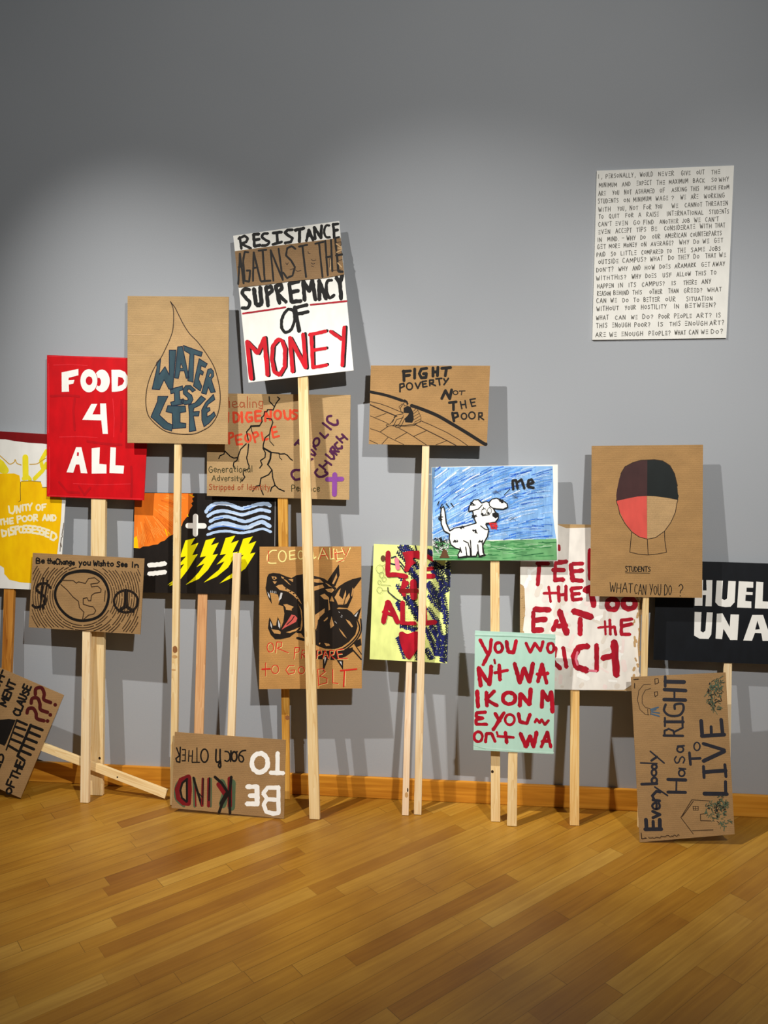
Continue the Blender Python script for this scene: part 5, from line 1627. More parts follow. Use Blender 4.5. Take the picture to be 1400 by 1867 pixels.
8 0 794,3545 10,14 10,-13 -10,-14
8 0 752,4383 7,10 8,-10 -8,-9
8 0 149,5359 9,12 9,-11 -9,-12
8 0 611,4180 6,8 7,-8 -7,-8
8 0 685,3432 9,11 9,-11 -9,-11
8 0 627,5438 10,13 11,-13 -11,-13
8 0 654,3893 9,13 10,-12 -9,-14
8 0 -94,3542 11,15 11,-14 -11,-15
8 0 690,4435 6,9 6,-8 -6,-9
8 0 708,4723 9,12 10,-12 -9,-13
8 0 698,4167 7,9 7,-8 -7,-9
8 0 680,4390 7,9 7,-8 -7,-10
8 0 610,3817 7,9 7,-9 -7,-9
8 0 668,5199 11,14 12,-14 -11,-15
8 0 748,3434 9,13 10,-12 -9,-13
8 0 707,3523 8,11 9,-11 -8,-11
8 0 597,3697 8,11 9,-11 -8,-11
8 0 424,5184 11,15 11,-14 -11,-14
8 0 677,5400 10,14 11,-13 -10,-14
8 0 -118,3528 9,12 9,-11 -9,-12
8 0 451,4459 10,13 10,-13 -10,-13
8 0 837,4182 10,14 10,-13 -10,-14
8 0 588,4658 10,14 11,-13 -11,-14
8 0 660,4837 10,13 10,-13 -10,-13
8 0 541,4941 7,11 8,-10 -7,-11
8 0 643,4316 6,9 7,-8 -7,-9
8 0 442,3577 7,10 7,-10 -7,-9
8 0 457,3900 8,11 9,-11 -9,-11
8 0 -92,4806 10,13 10,-13 -10,-13
8 0 635,4767 6,8 6,-8 -6,-8
8 0 789,4953 7,9 7,-9 -7,-9
8 0 464,3518 7,9 6,-8 -6,-8
8 0 518,4905 9,12 9,-12 -9,-12
8 0 444,3602 8,12 9,-11 -8,-12
8 0 763,3686 8,12 9,-12 -8,-11
8 0 -145,4729 6,8 6,-7 -6,-9
8 0 728,4284 8,12 10,-12 -9,-11
8 0 78,3674 11,14 11,-13 -11,-14
8 0 632,4087 9,11 9,-11 -9,-11
8 0 -71,5313 7,10 8,-10 -7,-10
8 0 -77,3842 10,13 11,-13 -10,-13
8 0 -111,3687 6,9 7,-8 -6,-9
8 0 467,5463 11,15 11,-14 -11,-15
8 0 20,3641 7,9 6,-8 -6,-9
8 0 -156,4574 7,8 6,-8 -6,-8
8 0 817,5107 7,10 7,-10 -7,-9
8 0 135,3486 8,10 7,-9 -7,-10
8 0 507,4740 7,10 8,-9 -7,-10
8 0 -11,5063 7,9 6,-9 -6,-8
8 0 422,4663 8,11 9,-11 -9,-11
8 0 172,3610 7,9 7,-9 -7,-9
8 0 197,3710 10,14 11,-13 -10,-14
8 0 -23,3912 7,10 8,-9 -8,-10
8 0 -5,4070 7,8 6,-8 -6,-9
8 0 -83,3844 10,13 10,-13 -9,-13
8 0 732,3971 7,10 8,-10 -7,-9
8 0 10,3749 7,9 6,-8 -6,-9
8 0 690,4528 7,9 7,-9 -7,-9
8 0 -159,4859 9,12 10,-11 -9,-12
8 0 745,5025 6,8 7,-8 -7,-8
8 0 119,3675 10,14 11,-13 -10,-14
8 0 747,5330 10,14 11,-14 -10,-13
8 0 473,5171 6,9 7,-9 -7,-8
8 0 66,4093 7,10 7,-9 -7,-10
8 0 517,5217 11,14 10,-13 -10,-14
8 0 -45,3970 6,8 6,-7 -6,-9
8 0 585,4090 11,14 10,-13 -10,-14
8 0 70,4179 7,9 7,-9 -7,-10
8 0 185,4236 7,10 7,-9 -7,-9
8 0 141,3776 8,10 7,-9 -7,-10
8 0 611,4513 9,12 9,-11 -9,-13
8 0 178,4903 7,8 6,-8 -6,-9
8 0 696,3608 9,11 8,-11 -8,-11
8 0 -20,4602 8,10 8,-10 -8,-10
8 0 -60,4926 11,14 10,-13 -10,-14
8 0 -62,4129 10,14 10,-13 -9,-13
8 0 14,3644 7,9 7,-8 -7,-9
8 0 19,3541 10,12 9,-11 -9,-13
8 0 28,4658 8,10 8,-10 -8,-10
8 0 505,4757 8,10 8,-10 -8,-10
8 0 714,5112 8,12 9,-11 -8,-12
8 0 -126,4716 9,12 10,-12 -9,-12
8 0 439,4847 6,8 7,-8 -6,-8
8 0 829,3485 7,10 8,-10 -7,-10
8 0 476,4221 10,14 11,-14 -11,-13
8 0 822,4105 7,10 8,-10 -7,-10
8 0 -101,4380 6,9 7,-9 -6,-9
8 0 485,3753 8,11 8,-10 -8,-10
8 0 -52,3533 8,11 9,-11 -8,-10
8 0 680,5115 10,14 12,-14 -11,-14
8 0 -33,5332 9,11 8,-10 -8,-11
8 0 433,4035 6,8 6,-8 -6,-8
8 0 791,4580 11,14 11,-14 -11,-14
8 0 60,4756 9,13 10,-12 -9,-13
8 0 429,4652 9,13 11,-13 -10,-13
8 0 680,5340 7,9 7,-9 -7,-9
8 0 837,5066 10,13 10,-12 -10,-13
8 0 -83,4202 9,12 10,-12 -9,-12
8 0 114,5332 6,8 7,-8 -6,-8
8 0 92,3762 7,9 7,-9 -7,-9
8 0 -92,4853 11,14 11,-13 -11,-14
8 0 458,5373 9,12 9,-11 -9,-12
8 0 30,4497 10,13 10,-12 -10,-13
8 0 841,4262 9,12 10,-12 -10,-12
8 0 -25,4994 6,8 7,-8 -6,-9
8 0 54,4938 10,13 10,-12 -10,-13
8 0 7,4320 9,12 9,-11 -9,-12
8 0 187,4410 7,10 8,-9 -7,-10
8 0 782,3694 7,9 6,-9 -6,-9
8 0 667,4423 7,9 7,-9 -7,-9
8 0 40,4338 10,13 9,-12 -9,-13
8 0 519,4404 7,10 8,-9 -8,-10
8 0 634,5201 7,9 7,-9 -7,-9
8 0 -31,4998 10,13 11,-13 -11,-14
8 0 754,4175 8,11 9,-11 -8,-10
8 0 612,4720 10,13 10,-12 -10,-13
8 0 858,3472 6,9 6,-8 -5,-9
8 0 -70,5224 9,12 10,-12 -9,-12
8 0 726,3791 7,10 7,-9 -7,-10
8 0 626,4430 11,15 12,-14 -11,-15
8 0 -44,3720 10,13 10,-12 -10,-13
8 0 433,3523 8,10 8,-10 -8,-10
8 0 814,4383 7,9 7,-9 -7,-9
8 0 111,3597 11,15 12,-14 -11,-14
8 0 690,4693 8,9 7,-9 -7,-10
8 0 150,3898 7,9 7,-9 -7,-9
8 0 39,4891 9,12 9,-12 -9,-12
8 0 641,4641 6,8 7,-8 -6,-8
8 0 469,3450 10,13 10,-12 -10,-13
8 0 704,4278 6,8 6,-8 -6,-8
8 0 62,4371 11,14 11,-13 -11,-14
8 0 546,4621 7,10 8,-9 -7,-10
8 0 507,3749 10,13 9,-12 -9,-13
8 0 51,4529 10,14 11,-13 -10,-14
8 0 665,3927 8,10 7,-9 -7,-10
8 0 -75,5214 9,12 10,-12 -9,-12
8 0 -15,4399 8,11 8,-11 -8,-10
8 0 -158,4953 10,13 11,-13 -10,-13
8 0 -155,4935 9,12 10,-12 -9,-12
8 0 841,3700 6,9 7,-8 -7,-9
8 0 642,4480 10,13 10,-12 -10,-13
8 0 522,5210 9,12 9,-12 -9,-12
8 0 -143,5006 9,11 8,-11 -8,-11
8 0 613,5010 11,15 11,-14 -11,-15
8 0 149,4874 9,12 10,-12 -10,-12
8 0 759,4036 9,11 8,-11 -8,-11
8 0 -86,3431 9,12 9,-12 -9,-11
8 0 564,4983 10,13 10,-13 -10,-13
8 0 737,4473 9,11 9,-11 -9,-12
8 0 163,4624 8,10 8,-10 -8,-11
8 0 457,3537 10,13 10,-13 -10,-13
8 0 -21,4941 10,14 12,-14 -11,-14
8 0 -43,4715 10,14 11,-14 -11,-14
8 0 493,4878 9,11 9,-11 -9,-12
8 0 99,5121 8,11 8,-11 -8,-10
8 0 789,3905 8,10 7,-9 -7,-10
8 0 73,4048 9,11 8,-11 -8,-11
8 0 830,4876 9,12 10,-12 -10,-13
8 0 699,5105 6,9 7,-9 -6,-9
8 0 653,5043 10,12 9,-12 -9,-12
8 0 69,5379 7,10 8,-10 -7,-10
8 0 585,5309 8,12 9,-11 -8,-12
8 0 775,4935 8,11 9,-11 -9,-12
8 0 43,4404 8,11 9,-11 -9,-11
8 0 106,4699 7,9 7,-9 -7,-10
8 0 13,4797 9,11 9,-11 -9,-11
8 0 848,3687 10,14 11,-13 -11,-14
8 0 486,3674 9,13 9,-12 -9,-13
8 0 138,3725 6,8 7,-8 -7,-8
8 0 -83,4268 10,13 10,-12 -9,-13
8 0 -11,3742 11,14 10,-13 -10,-14
8 0 -12,4295 7,10 7,-9 -7,-10
8 0 791,4640 10,14 11,-14 -10,-13
8 0 -76,5053 8,11 8,-10 -8,-10
8 0 789,5267 7,9 7,-9 -7,-9
8 0 25,5373 9,12 9,-11 -9,-12
8 0 -131,4429 11,14 11,-14 -11,-14
8 0 137,4296 11,14 11,-14 -11,-15
8 0 54,4283 9,12 10,-12 -10,-12
8 0 615,3662 10,13 10,-12 -10,-13
8 0 99,3426 10,12 9,-12 -9,-12
8 0 462,5187 9,12 10,-12 -9,-12
8 0 119,5314 7,9 7,-9 -7,-10
8 0 129,4583 7,8 6,-8 -6,-9
8 0 130,4242 9,12 9,-11 -9,-12
8 0 168,5113 7,8 6,-8 -6,-8
8 0 12,3658 8,11 9,-11 -9,-11
8 0 788,5260 9,12 9,-11 -9,-12
8 0 814,4619 6,8 6,-8 -6,-9
8 0 496,4254 9,12 9,-12 -9,-11
8 0 -146,5153 7,8 6,-8 -6,-8
8 0 93,4330 10,13 10,-13 -10,-13
8 0 556,4475 11,15 11,-14 -11,-15
8 0 561,4340 8,10 8,-10 -8,-10
8 0 169,3531 9,12 9,-11 -9,-12
8 0 596,5057 6,8 6,-7 -6,-8
8 0 437,4178 9,12 9,-12 -9,-12
8 0 33,4759 6,8 7,-8 -7,-9
8 0 811,4590 10,14 11,-13 -10,-14
8 0 621,4969 7,9 7,-9 -7,-9
8 0 816,4563 10,13 9,-12 -9,-13
8 0 520,4862 6,8 6,-8 -6,-8
8 0 700,4715 6,8 7,-8 -6,-8
8 0 773,4701 9,12 9,-12 -9,-12
lettering crimson
4 110 -448,5680 -1,-484
4 102 -447,5188 184,12 227,-40
lettering pink
4 94 -264,5539 38,-203
lettering crimson
8 0 -138,5685 113,26 264,21 8,-185 -131,32 -26,-47 79,-68 -103,-68 -60,-122 -46,-15 -53,30 39,192 -47,121
0 83 289,5677 244,-134
0 82 414,5333 113,16
0 105 312,5175 234,5
0 105 324,5626 5,-450
4 90 -78,5073 -55,-209 54,-111
4 90 -102,4917 85,114
0 146 114,5033 16,-311
lettering darkred
0 94 -154,4846 348,7
lettering crimson
4 110 -444,4598 -84,-444
4 110 -430,4598 212,-436
0 72 -532,4376 228,-61
4 105 -115,4596 5,-423
4 83 -144,4150 312,-5
4 108 354,4537 22,-361
4 108 393,4159 211,23
heart_painting crimson
10 0 -185,3912 78,45 105,-45 103,37 121,20 57,-131 -61,-250 -127,-193 -52,-25 -70,53 -103,224
brown_spot moundbrown
10 0 -504,5552 -5,-29 -14,-23 -21,-13 -24,0 -21,12 -15,23 -6,28 5,29 14,24 21,13 24,0 21,-12 15,-23
pencil_doodle pencil
3 6 -543,5316 -8,-39 -22,-32 -32,-18 -36,-1 -32,17 -23,31 -9,40 8,39 22,32 32,18 36,1 32,-17 23,-31
3 6 -533,5186 -4,-27 -13,-22 -20,-13 -22,0 -20,12 -14,21 -5,27 5,28 13,22 20,12 21,0 20,-11 14,-22
3 6 -479,5091 -4,-22 -12,-19 -18,-10 -21,0 -18,9 -13,18 -5,23 4,22 13,19 18,10 20,1 19,-10 13,-18
3 6 -593,5020 -3,-20 -10,-16 -14,-9 -16,0 -14,8 -10,16 -3,19 3,20 9,16 14,9 16,0 14,-8 10,-16
3 6 -563,4855 -5,-28 -17,-24 -23,-13 -27,-1 -24,13 -17,22 -6,29 5,29 17,23 23,13 27,1 24,-13 17,-22
0 8 -593,4968 214,-7
0 8 -565,4847 132,-1 -10,64 28,-112 106,-102 158,-52
0 8 -564,5394 56,19
''')
sign('protest_sign', 'blue sky crayon placard with a white spotted puppy on green grass saying me',
     loc=(0.1346, -0.1833, 0.0016), rot=(-0.08779, -0.00000, -0.00000), board='paperwhite', thick=0.004,
     outline=[(-0.2867, 1.5084), (0.2453, 1.5212), (0.2491, 1.114), (-0.277, 1.1081)], wood='pine', depth=0.019, sticks=[[(-0.035, 1.3585), (0.0029, 1.3585), (0.0198, 0.0004), (-0.0195, 0.0004)]], knots=[(-0.0157, 0.2132, 0.0058, 0.0069, 'knotdark')], art='''
sky_drawing sky2
8 0 -1423,7533 1370,33 1174,4 17,-480 -8,-479 39,-335 37,-227 -768,-27 -716,-29 -723,-34 -376,-29 -29,779
sky_drawing skywhite
0 11 -1194,6906 69,43 68,45 67,45 67,46
0 27 202,7283 108,39 108,38 108,37 109,36
0 15 -295,7275 43,20 42,21 41,24 40,25
0 30 -1161,6231 88,49 92,40 95,30 99,20
0 12 483,6609 85,14 85,13 85,11 85,11
0 10 -434,6393 81,43 82,38 85,33 87,27
0 21 -528,6818 71,45 74,41 75,37 77,33
0 25 121,6411 98,23 96,28 95,31 93,36
0 24 -792,6642 71,48 75,40 80,31 82,21
0 29 -831,6846 54,33 55,34 54,33 55,33
0 30 -731,6433 66,49 68,44 70,40 74,36
0 24 -733,6492 54,56 61,49 66,40 71,33
sky_drawing skypale
0 24 -432,6656 55,46 60,41 63,33 67,26
0 20 -496,6535 101,62 101,61 101,62 100,63
0 27 -241,6131 85,16 84,14 85,12 85,10
0 28 562,7063 43,15 43,15 43,13 43,14
0 26 -916,6498 88,34 87,36 86,39 84,42
0 11 -739,7295 83,44 84,38 87,35 88,30
0 18 795,6936 91,10 92,11 91,11
0 29 -664,7350 37,20 38,18 38,18 38,16
0 29 -1331,7009 42,32 45,28 47,24 49,19
0 22 -288,7314 67,30 65,33 64,37 62,39
0 20 -829,7288 69,45 74,36 78,28 80,19
0 31 -1217,6299 40,25 39,26 38,28 37,29
0 10 -168,6809 52,33 54,26 57,19 59,13
0 14 674,6051 47,-2 48,-2 47,0 47,0
0 23 686,6426 38,18 40,14 40,10 42,5
0 13 -832,6587 97,50 96,50 96,50 95,51
0 22 8,6803 70,17 69,20 69,23 67,24
0 15 -468,6031 102,25 102,26 102,27 101,27
0 27 78,6390 53,27 54,23 56,19 57,15
0 21 -419,6976 101,56 105,49 108,40 111,32
0 28 -104,7191 35,16 35,14 35,13 36,12
0 16 569,6718 89,12 87,17 87,20 86,23
0 14 -241,7042 66,22 65,23 65,22 66,23
0 18 779,7428 70,36 74,26 77,18 78,8
sky_drawing sky1
0 21 -857,6196 79,43 83,34 86,25 89,15
0 10 158,6508 96,49 97,45 99,41 100,37
0 20 331,6312 107,28 107,24 109,19 109,14
0 28 -1324,7101 110,60 109,61 109,61 107,63
0 10 30,6874 86,38 85,38 85,39 85,38
0 16 26,6576 95,39 96,36 97,33 97,30
0 24 233,6925 86,24 86,21 87,19 87,17
0 10 -1333,7057 85,75 82,78 79,80
0 20 335,7318 69,33 72,26 74,19 75,13
0 28 -317,7417 98,44 100,38 102,32 104,26
0 29 -99,6380 108,30 107,34 105,39 103,45
0 17 936,7220 40,7 41,8 40,9 40,11
sky_drawing skypale
0 18 -1238,7150 29,22 29,22 30,22 29,22
0 29 359,7317 66,23 65,24 65,27 64,28
0 25 -1140,6011 58,22 57,23 56,23 57,24
0 27 571,7103 41,16 42,14 41,14 42,12
0 25 457,6163 85,7 85,0 86,-7 84,-14
0 28 -1079,6556 93,40 92,44 89,47 87,52
0 27 788,7268 90,15 91,13 91,10
0 26 -14,7191 75,39 79,30 82,20 84,10
0 29 113,6764 104,36 106,27 108,18 109,10
0 29 -429,6881 115,48 117,45 117,44 117,42
0 19 -919,6505 85,82 93,70 100,59 107,46
0 12 -625,6529 98,77 101,74 103,69 105,66
sky_drawing sky4
0 12 -274,6289 72,32 75,28 76,23 77,18
0 16 270,6880 61,22 63,16 63,10 64,5
0 29 119,7269 70,43 73,38 75,33 77,28
0 13 9,7414 75,32 76,30 77,27 78,26
0 16 -786,6806 38,19 38,20 38,20 37,20
0 17 -1367,6920 97,72 96,75 92,78 90,81
0 19 784,7362 62,24 62,21 64,15 65,11
0 29 -1270,6155 61,26 61,25 62,23 63,20
0 21 -1343,7092 41,47 46,43 49,38 53,34
0 24 -737,6648 97,57 99,53 101,51 102,47
0 28 -17,6848 65,36 66,34 66,33 68,31
0 19 -804,6892 81,40 80,43 80,43 78,46
sky_drawing sky3
0 29 312,7445 42,18 43,12 45,8 45,3
0 16 -793,6998 60,45 62,44 63,41 63,40
0 20 72,6653 118,41 119,39 119,36 120,35
0 12 -390,7424 62,30 65,23 66,17 68,10
0 12 -523,6991 99,67 103,60 106,53 109,47
0 21 -501,6774 46,39 49,34 52,30 54,26
0 16 -711,7097 93,84 99,77 103,70 108,62
0 18 -1124,7173 103,60 101,62 100,65 97,69
0 24 -1040,7151 58,46 61,40 65,33 69,26
0 17 -1399,7297 62,61 63,60 63,60
0 14 573,7478 49,22 49,20 49,19 50,17
0 10 734,6023 65,5 65,4 64,3 65,2
0 23 234,6359 44,10 44,12 44,13 43,14
0 17 327,6180 88,-2 87,-3 88,-4 87,-5
0 30 -502,6310 61,18 61,18 61,18 61,19
0 25 512,6328 75,20 73,24 73,27 72,29
0 20 353,6101 55,-1 55,1 55,3 55,5
0 16 193,7497 45,21 47,15 47,9 49,5
0 30 -865,6559 33,15 33,17 32,18 31,20
0 22 -214,6930 48,36 52,31 54,25 56,20
0 22 -421,6379 69,58 74,50 80,41 83,32
0 28 -1299,7091 60,38 59,39 60,40 58,40
0 28 -1133,6303 41,32 42,30 45,27 45,24
0 22 -72,7137 69,31 68,31 68,31 69,31
0 20 -127,6280 92,20 93,14 94,9 93,2
0 24 -229,6224 60,17 62,13 62,10 63,7
0 13 -763,7025 66,43 68,39 71,34 72,30
0 10 -380,6611 40,36 44,31 47,26 49,21
0 18 -241,7051 35,17 34,18 34,18 34,20
0 10 693,7390 65,17 65,12 66,9 67,4
0 20 -1032,6976 99,63 99,64 98,63 98,65
0 21 -384,7233 88,39 89,36 90,33 91,29
0 24 324,6038 87,24 88,20 89,17 89,13
0 24 -697,6415 59,37 61,34 63,30 64,26
0 23 675,6436 97,14 98,14 97,16 97,16
0 21 -62,7350 91,49 93,45 94,42 96,39
0 15 228,6338 75,18 76,16 76,13 77,12
0 19 -900,6377 46,32 45,34 44,35 43,36
0 25 -311,6516 35,11 35,13 34,15 33,17
0 28 188,7277 38,25 40,22 42,19 44,14
0 19 -387,7197 35,30 38,28 40,24 42,20
0 13 821,6709 101,21 100,21 99,23
0 22 -350,6162 108,44 111,34 114,25 115,15
0 20 788,7161 94,13 93,17 92,20
0 16 714,7141 68,23 69,21 70,20 70,18
0 26 429,7123 54,30 56,24 59,18 60,11
0 23 861,7335 81,25 82,22 83,19
sky_drawing skypale
0 22 -1370,6425 84,80 83,79 84,80
0 19 525,6949 105,60 109,48 114,36 117,24
0 29 467,7482 57,27 60,20 61,14 63,6
0 20 -469,6648 60,49 65,42 69,33 72,26
0 15 -744,6307 56,17 55,18 55,20 54,21
0 21 880,6566 80,19 81,13 81,7
0 10 -560,7265 31,23 32,22 33,21 32,21
0 14 154,6977 52,24 52,22 52,21 54,18
0 22 616,6767 36,21 38,17 40,12 41,9
0 24 -743,6399 33,23 36,18 38,15 39,10
sky_drawing sky1
0 25 -1365,6812 92,65 92,66 90,67
0 23 396,6855 52,18 54,12 56,6 55,-2
0 12 -127,6174 73,22 73,21 73,20 73,19
0 23 -391,7366 71,30 71,30 72,29 73,28
0 16 836,7146 80,13 81,11 80,10
0 18 -241,6341 61,33 65,26 66,19 68,13
0 14 -520,6558 69,26 69,27 69,27 68,28
0 29 232,6098 63,24 63,18 65,13 66,7
0 31 -558,6645 109,41 107,45 105,48 104,51
0 15 -636,6842 75,44 75,44 76,43 76,43
0 15 -1189,6886 89,68 89,68 90,68 91,66
0 20 592,6175 103,2 103,4 102,9 102,12
sky_drawing skypale
0 13 866,7375 46,17 46,12 48,10 48,6
0 29 -1102,6767 94,85 99,77 103,72 107,65
0 21 -1399,6249 71,52 79,45 83,39
0 28 155,6597 91,38 94,28 96,19 98,9
0 21 -209,6087 98,3 97,6 97,9 97,12
0 25 51,6347 96,20 95,21 96,19 95,19
0 31 -980,6872 42,28 43,27 45,25 44,24
0 16 -596,6746 91,45 88,49 86,52 84,56
0 27 -588,6477 82,67 89,59 92,52 97,43
0 18 -1320,7295 63,38 62,40 60,42 59,43
0 24 -1133,6154 37,14 37,15 37,14 37,14
0 14 -996,6156 119,43 121,35 123,28 124,21
sky_drawing sky3
0 12 763,6455 80,2 79,5 79,8 78,12
0 26 405,6345 100,27 100,29 98,31 98,35
0 23 -1028,6398 85,53 82,57 79,60 76,65
0 19 317,6539 111,57 114,47 117,38 120,29
0 29 -75,7029 50,25 53,22 53,18 54,16
0 15 -89,6709 88,33 89,32 89,30 90,28
0 24 206,6915 35,17 36,16 36,16 36,15
0 26 15,6704 100,43 100,43 101,41 101,40
0 28 69,6776 99,58 102,54 104,50 106,45
0 16 548,7175 99,42 104,29 105,17 107,5
0 12 8,6460 114,51 115,48 116,45 116,44
0 30 71,7342 103,43 102,46 101,47 100,48
sky_drawing sky1
0 11 -283,6316 59,33 58,33 60,32 59,30
0 27 114,6014 61,18 61,18 62,16 62,14
0 10 -556,6141 59,29 60,25 61,23 62,18
0 20 -511,7131 97,57 101,48 104,39 108,30
0 27 -265,6819 41,13 41,13 41,14 40,15
0 31 -1358,6123 36,23 35,24 35,23 36,22
0 15 394,6771 113,26 113,21 114,16 115,11
0 12 -370,7449 52,23 52,25 50,28 49,29
0 23 -1015,6989 49,28 50,26 52,23 52,20
0 23 -1039,7140 112,48 109,50 108,54 107,56
0 10 -88,7453 110,32 111,29 111,24
0 17 573,7247 82,14 82,14 82,15 81,15
0 13 465,6022 96,17 96,15 97,11 97,10
0 16 -870,6968 44,27 44,25 46,24 46,21
0 21 -853,7270 41,22 40,24 39,26 38,27
0 30 -875,6307 56,24 57,18 60,11 60,3
0 21 -980,6064 76,23 76,20 77,18 78,16
0 19 -875,6303 60,37 62,31 64,28 65,22
0 10 -1379,7070 56,49 59,46 61,43
0 23 -476,6110 118,34 119,26 120,18 121,9
0 21 897,6329 75,11 77,1 75,-7
0 31 -97,6978 82,50 87,40 90,29 94,19
0 27 965,6090 39,4 39,3 39,4 39,2
sky_drawing skypale
0 31 -108,7107 41,18 40,20 40,20 39,22
0 22 -1300,7305 42,56 49,50 54,45 58,39
0 12 -79,7082 82,32 84,26 85,21 86,16
0 20 609,7262 113,46 116,36 119,24 121,12
0 13 -866,7224 61,31 61,30 61,29 62,27
0 24 178,7370 60,26 62,21 64,15 64,8
0 29 -58,6527 108,31 108,35 106,38 106,41
0 20 -843,7405 86,42 83,45 82,49
0 10 -1325,6969 43,27 44,26 44,24 45,24
0 29 -1176,7244 80,71 84,65 87,61 91,55
0 30 -1135,6135 57,19 56,21 56,21 55,23
0 18 185,7215 68,28 69,23 72,18 72,12
0 10 -196,6194 51,10 51,8 51,5 51,2
0 31 -882,6042 109,31 111,24 111,18 113,11
0 28 47,6348 36,4 37,4 37,4 36,5
0 21 663,6412 74,18 74,19 72,22 73,22
0 24 322,7177 111,14 110,16 109,18 109,20
0 11 -679,6756 81,38 81,37 80,37 81,37
0 14 456,7367 38,20 39,17 41,12 43,8
0 11 697,6217 95,14 96,5 95,-5 95,-13
0 26 583,7015 48,31 52,25 54,18 57,11
0 23 -1378,6208 57,22 59,18 59,15
0 23 -382,6627 45,34 47,31 48,29 50,27
sky_drawing sky4
0 27 489,6757 64,16 63,18 62,18 63,20
0 31 -190,7091 103,55 106,47 109,40 111,32
0 31 -729,6602 69,51 71,48 73,45 75,41
0 24 127,7076 92,29 93,29 93,26 93,26
0 13 -605,6312 70,13 70,13 70,13 69,13
0 15 -802,7255 106,45 107,43 108,39 109,38
0 12 653,6232 57,8 57,5 57,4 57,1
0 16 -947,6861 34,32 36,31 38,28 40,26
0 17 661,6050 94,18 94,11 95,2 94,-5
0 26 543,6849 94,27 95,19 96,12 97,6
0 16 -688,7258 66,21 65,24 64,26 63,29
0 10 -826,6734 97,61 96,64 93,68 91,70
0 18 -690,6347 67,38 68,36 70,33 71,31
0 18 708,6323 60,-8 59,-7 60,-5 60,-4
0 11 502,6981 34,15 35,14 35,12 36,10
0 30 -947,6264 95,47 98,39 101,28 104,18
0 12 681,7382 107,32 106,32 107,31 106,31
0 15 605,6974 84,23 84,17 86,11 86,4
0 24 16,6574 83,29 84,25 84,21 85,19
0 26 -1085,6052 120,28 119,31 118,34 117,38
0 21 547,6271 62,13 62,6 63,-1 62,-8
0 16 -543,7120 94,68 97,63 100,57 103,52
0 23 456,7413 56,19 56,20 57,19 56,19
0 29 -1352,7462 35,28 33,30 34,23
sky_drawing skypale
0 18 507,7234 96,34 97,33 97,32 97,31
0 22 -104,7218 87,39 89,31 92,24 93,15
0 29 -1297,6016 89,43 92,36 94,30
0 13 29,6838 65,28 68,20 70,11 71,3
0 25 481,6534 65,13 64,14 65,14 65,14
0 26 -96,6611 37,18 39,14 40,9 40,4
0 20 -750,6379 41,24 40,23 41,23 41,22
0 17 -814,7344 64,40 63,42 62,43 61,45
0 21 -504,7291 69,29 68,31 66,35 65,37
0 28 -635,6525 55,40 59,34 62,29 65,23
0 15 -1104,6820 46,29 47,26 49,25 49,23
0 16 -407,6516 64,36 63,36 64,36 63,37
0 27 -822,6500 86,61 93,50 97,40 102,27
0 20 -1029,6489 55,33 56,30 58,27 59,23
0 24 -62,6556 112,42 114,31 116,20 118,11
0 28 -230,6668 70,51 74,42 79,34 82,26
0 23 211,6474 62,30 62,30 62,30 62,30
0 12 928,6918 44,7 43,6 44,7 43,6
0 20 353,6805 83,40 86,33 88,27 89,19
0 22 -524,6413 58,38 61,32 64,26 66,20
0 29 -1396,6437 69,51 72,46 75,41
0 20 -707,7370 59,53 62,48 64,45
0 25 238,6260 101,5 101,4 100,3 101,2
0 14 -39,7115 104,46 105,42 107,38 109,33
0 22 440,6778 99,22 100,18 100,14 101,10
0 10 -466,7114 104,27 103,32 102,36 99,40
0 26 -380,7346 68,34 67,34 67,35 66,36
0 26 -63,6101 51,16 52,12 52,10 53,6
0 24 -466,7176 58,41 62,34 65,26 69,18
0 25 530,6251 73,13 73,7 74,-1 73,-8
0 15 -592,7144 88,51 89,52 87,51 88,52
0 29 66,6472 112,42 113,38 115,34 115,30
sky_drawing sky3
0 23 -1257,6479 104,73 101,75 99,78 98,80
0 25 -68,7336 96,44 100,32 103,20 105,6
0 26 -1336,6512 98,81 107,69 113,56 119,43
0 16 -895,6368 71,36 72,34 74,30 75,26
0 20 329,6759 91,36 91,39 89,40 88,43
0 26 773,7223 55,23 57,19 59,13 59,8
0 31 -152,6120 48,21 49,18 50,15 51,10
0 28 -1393,6135 100,63 100,62 100,61
0 21 -1354,6152 59,35 62,29 65,24
0 23 -1314,7146 55,43 53,44 52,46 51,48
0 17 689,7269 104,1 104,5 103,9 103,15
0 27 -1254,7424 64,30 62,32 62,33
0 26 219,6752 93,58 96,49 101,41 103,32
0 29 -1297,6716 37,32 40,28 42,24 45,18
0 16 -253,7205 80,61 84,54 89,47 93,38
0 20 586,7063 99,22 99,22 98,23 98,23
0 17 -488,7213 72,45 76,40 78,33 80,28
0 14 -33,7152 70,45 73,38 76,31 79,25
0 12 -795,7367 56,30 55,31 55,31 54,32
0 25 684,7030 50,22 53,16 53,11 55,5
0 24 684,6687 65,10 63,13 64,16 62,18
0 16 446,6126 108,15 110,5 109,-5 108,-14
0 31 -243,7202 113,42 111,44 111,46 109,48
0 28 -83,7130 102,45 105,38 106,33 108,26
sky_drawing skywhite
0 15 -757,7000 67,57 70,52 75,47 77,41
0 10 -686,6185 103,30 103,35 101,39 99,43
0 25 151,6923 72,30 72,32 71,33 70,34
0 27 -762,7179 78,69 85,60 90,51 96,42
0 30 -1309,7105 97,82 98,80 101,78 102,75
0 30 -340,6830 45,19 44,21 44,21 43,22
0 28 -1016,6219 111,36 111,33 112,29 113,24
0 25 -1377,7309 95,62 92,66 88,70
0 25 -908,7000 40,27 42,24 42,22 44,20
0 31 -760,7462 35,20 35,20 35,20 34,20
0 17 -1059,6616 48,49 53,44 58,37 62,31
sky_drawing sky3
0 20 -108,6180 121,6 120,11 119,15 118,19
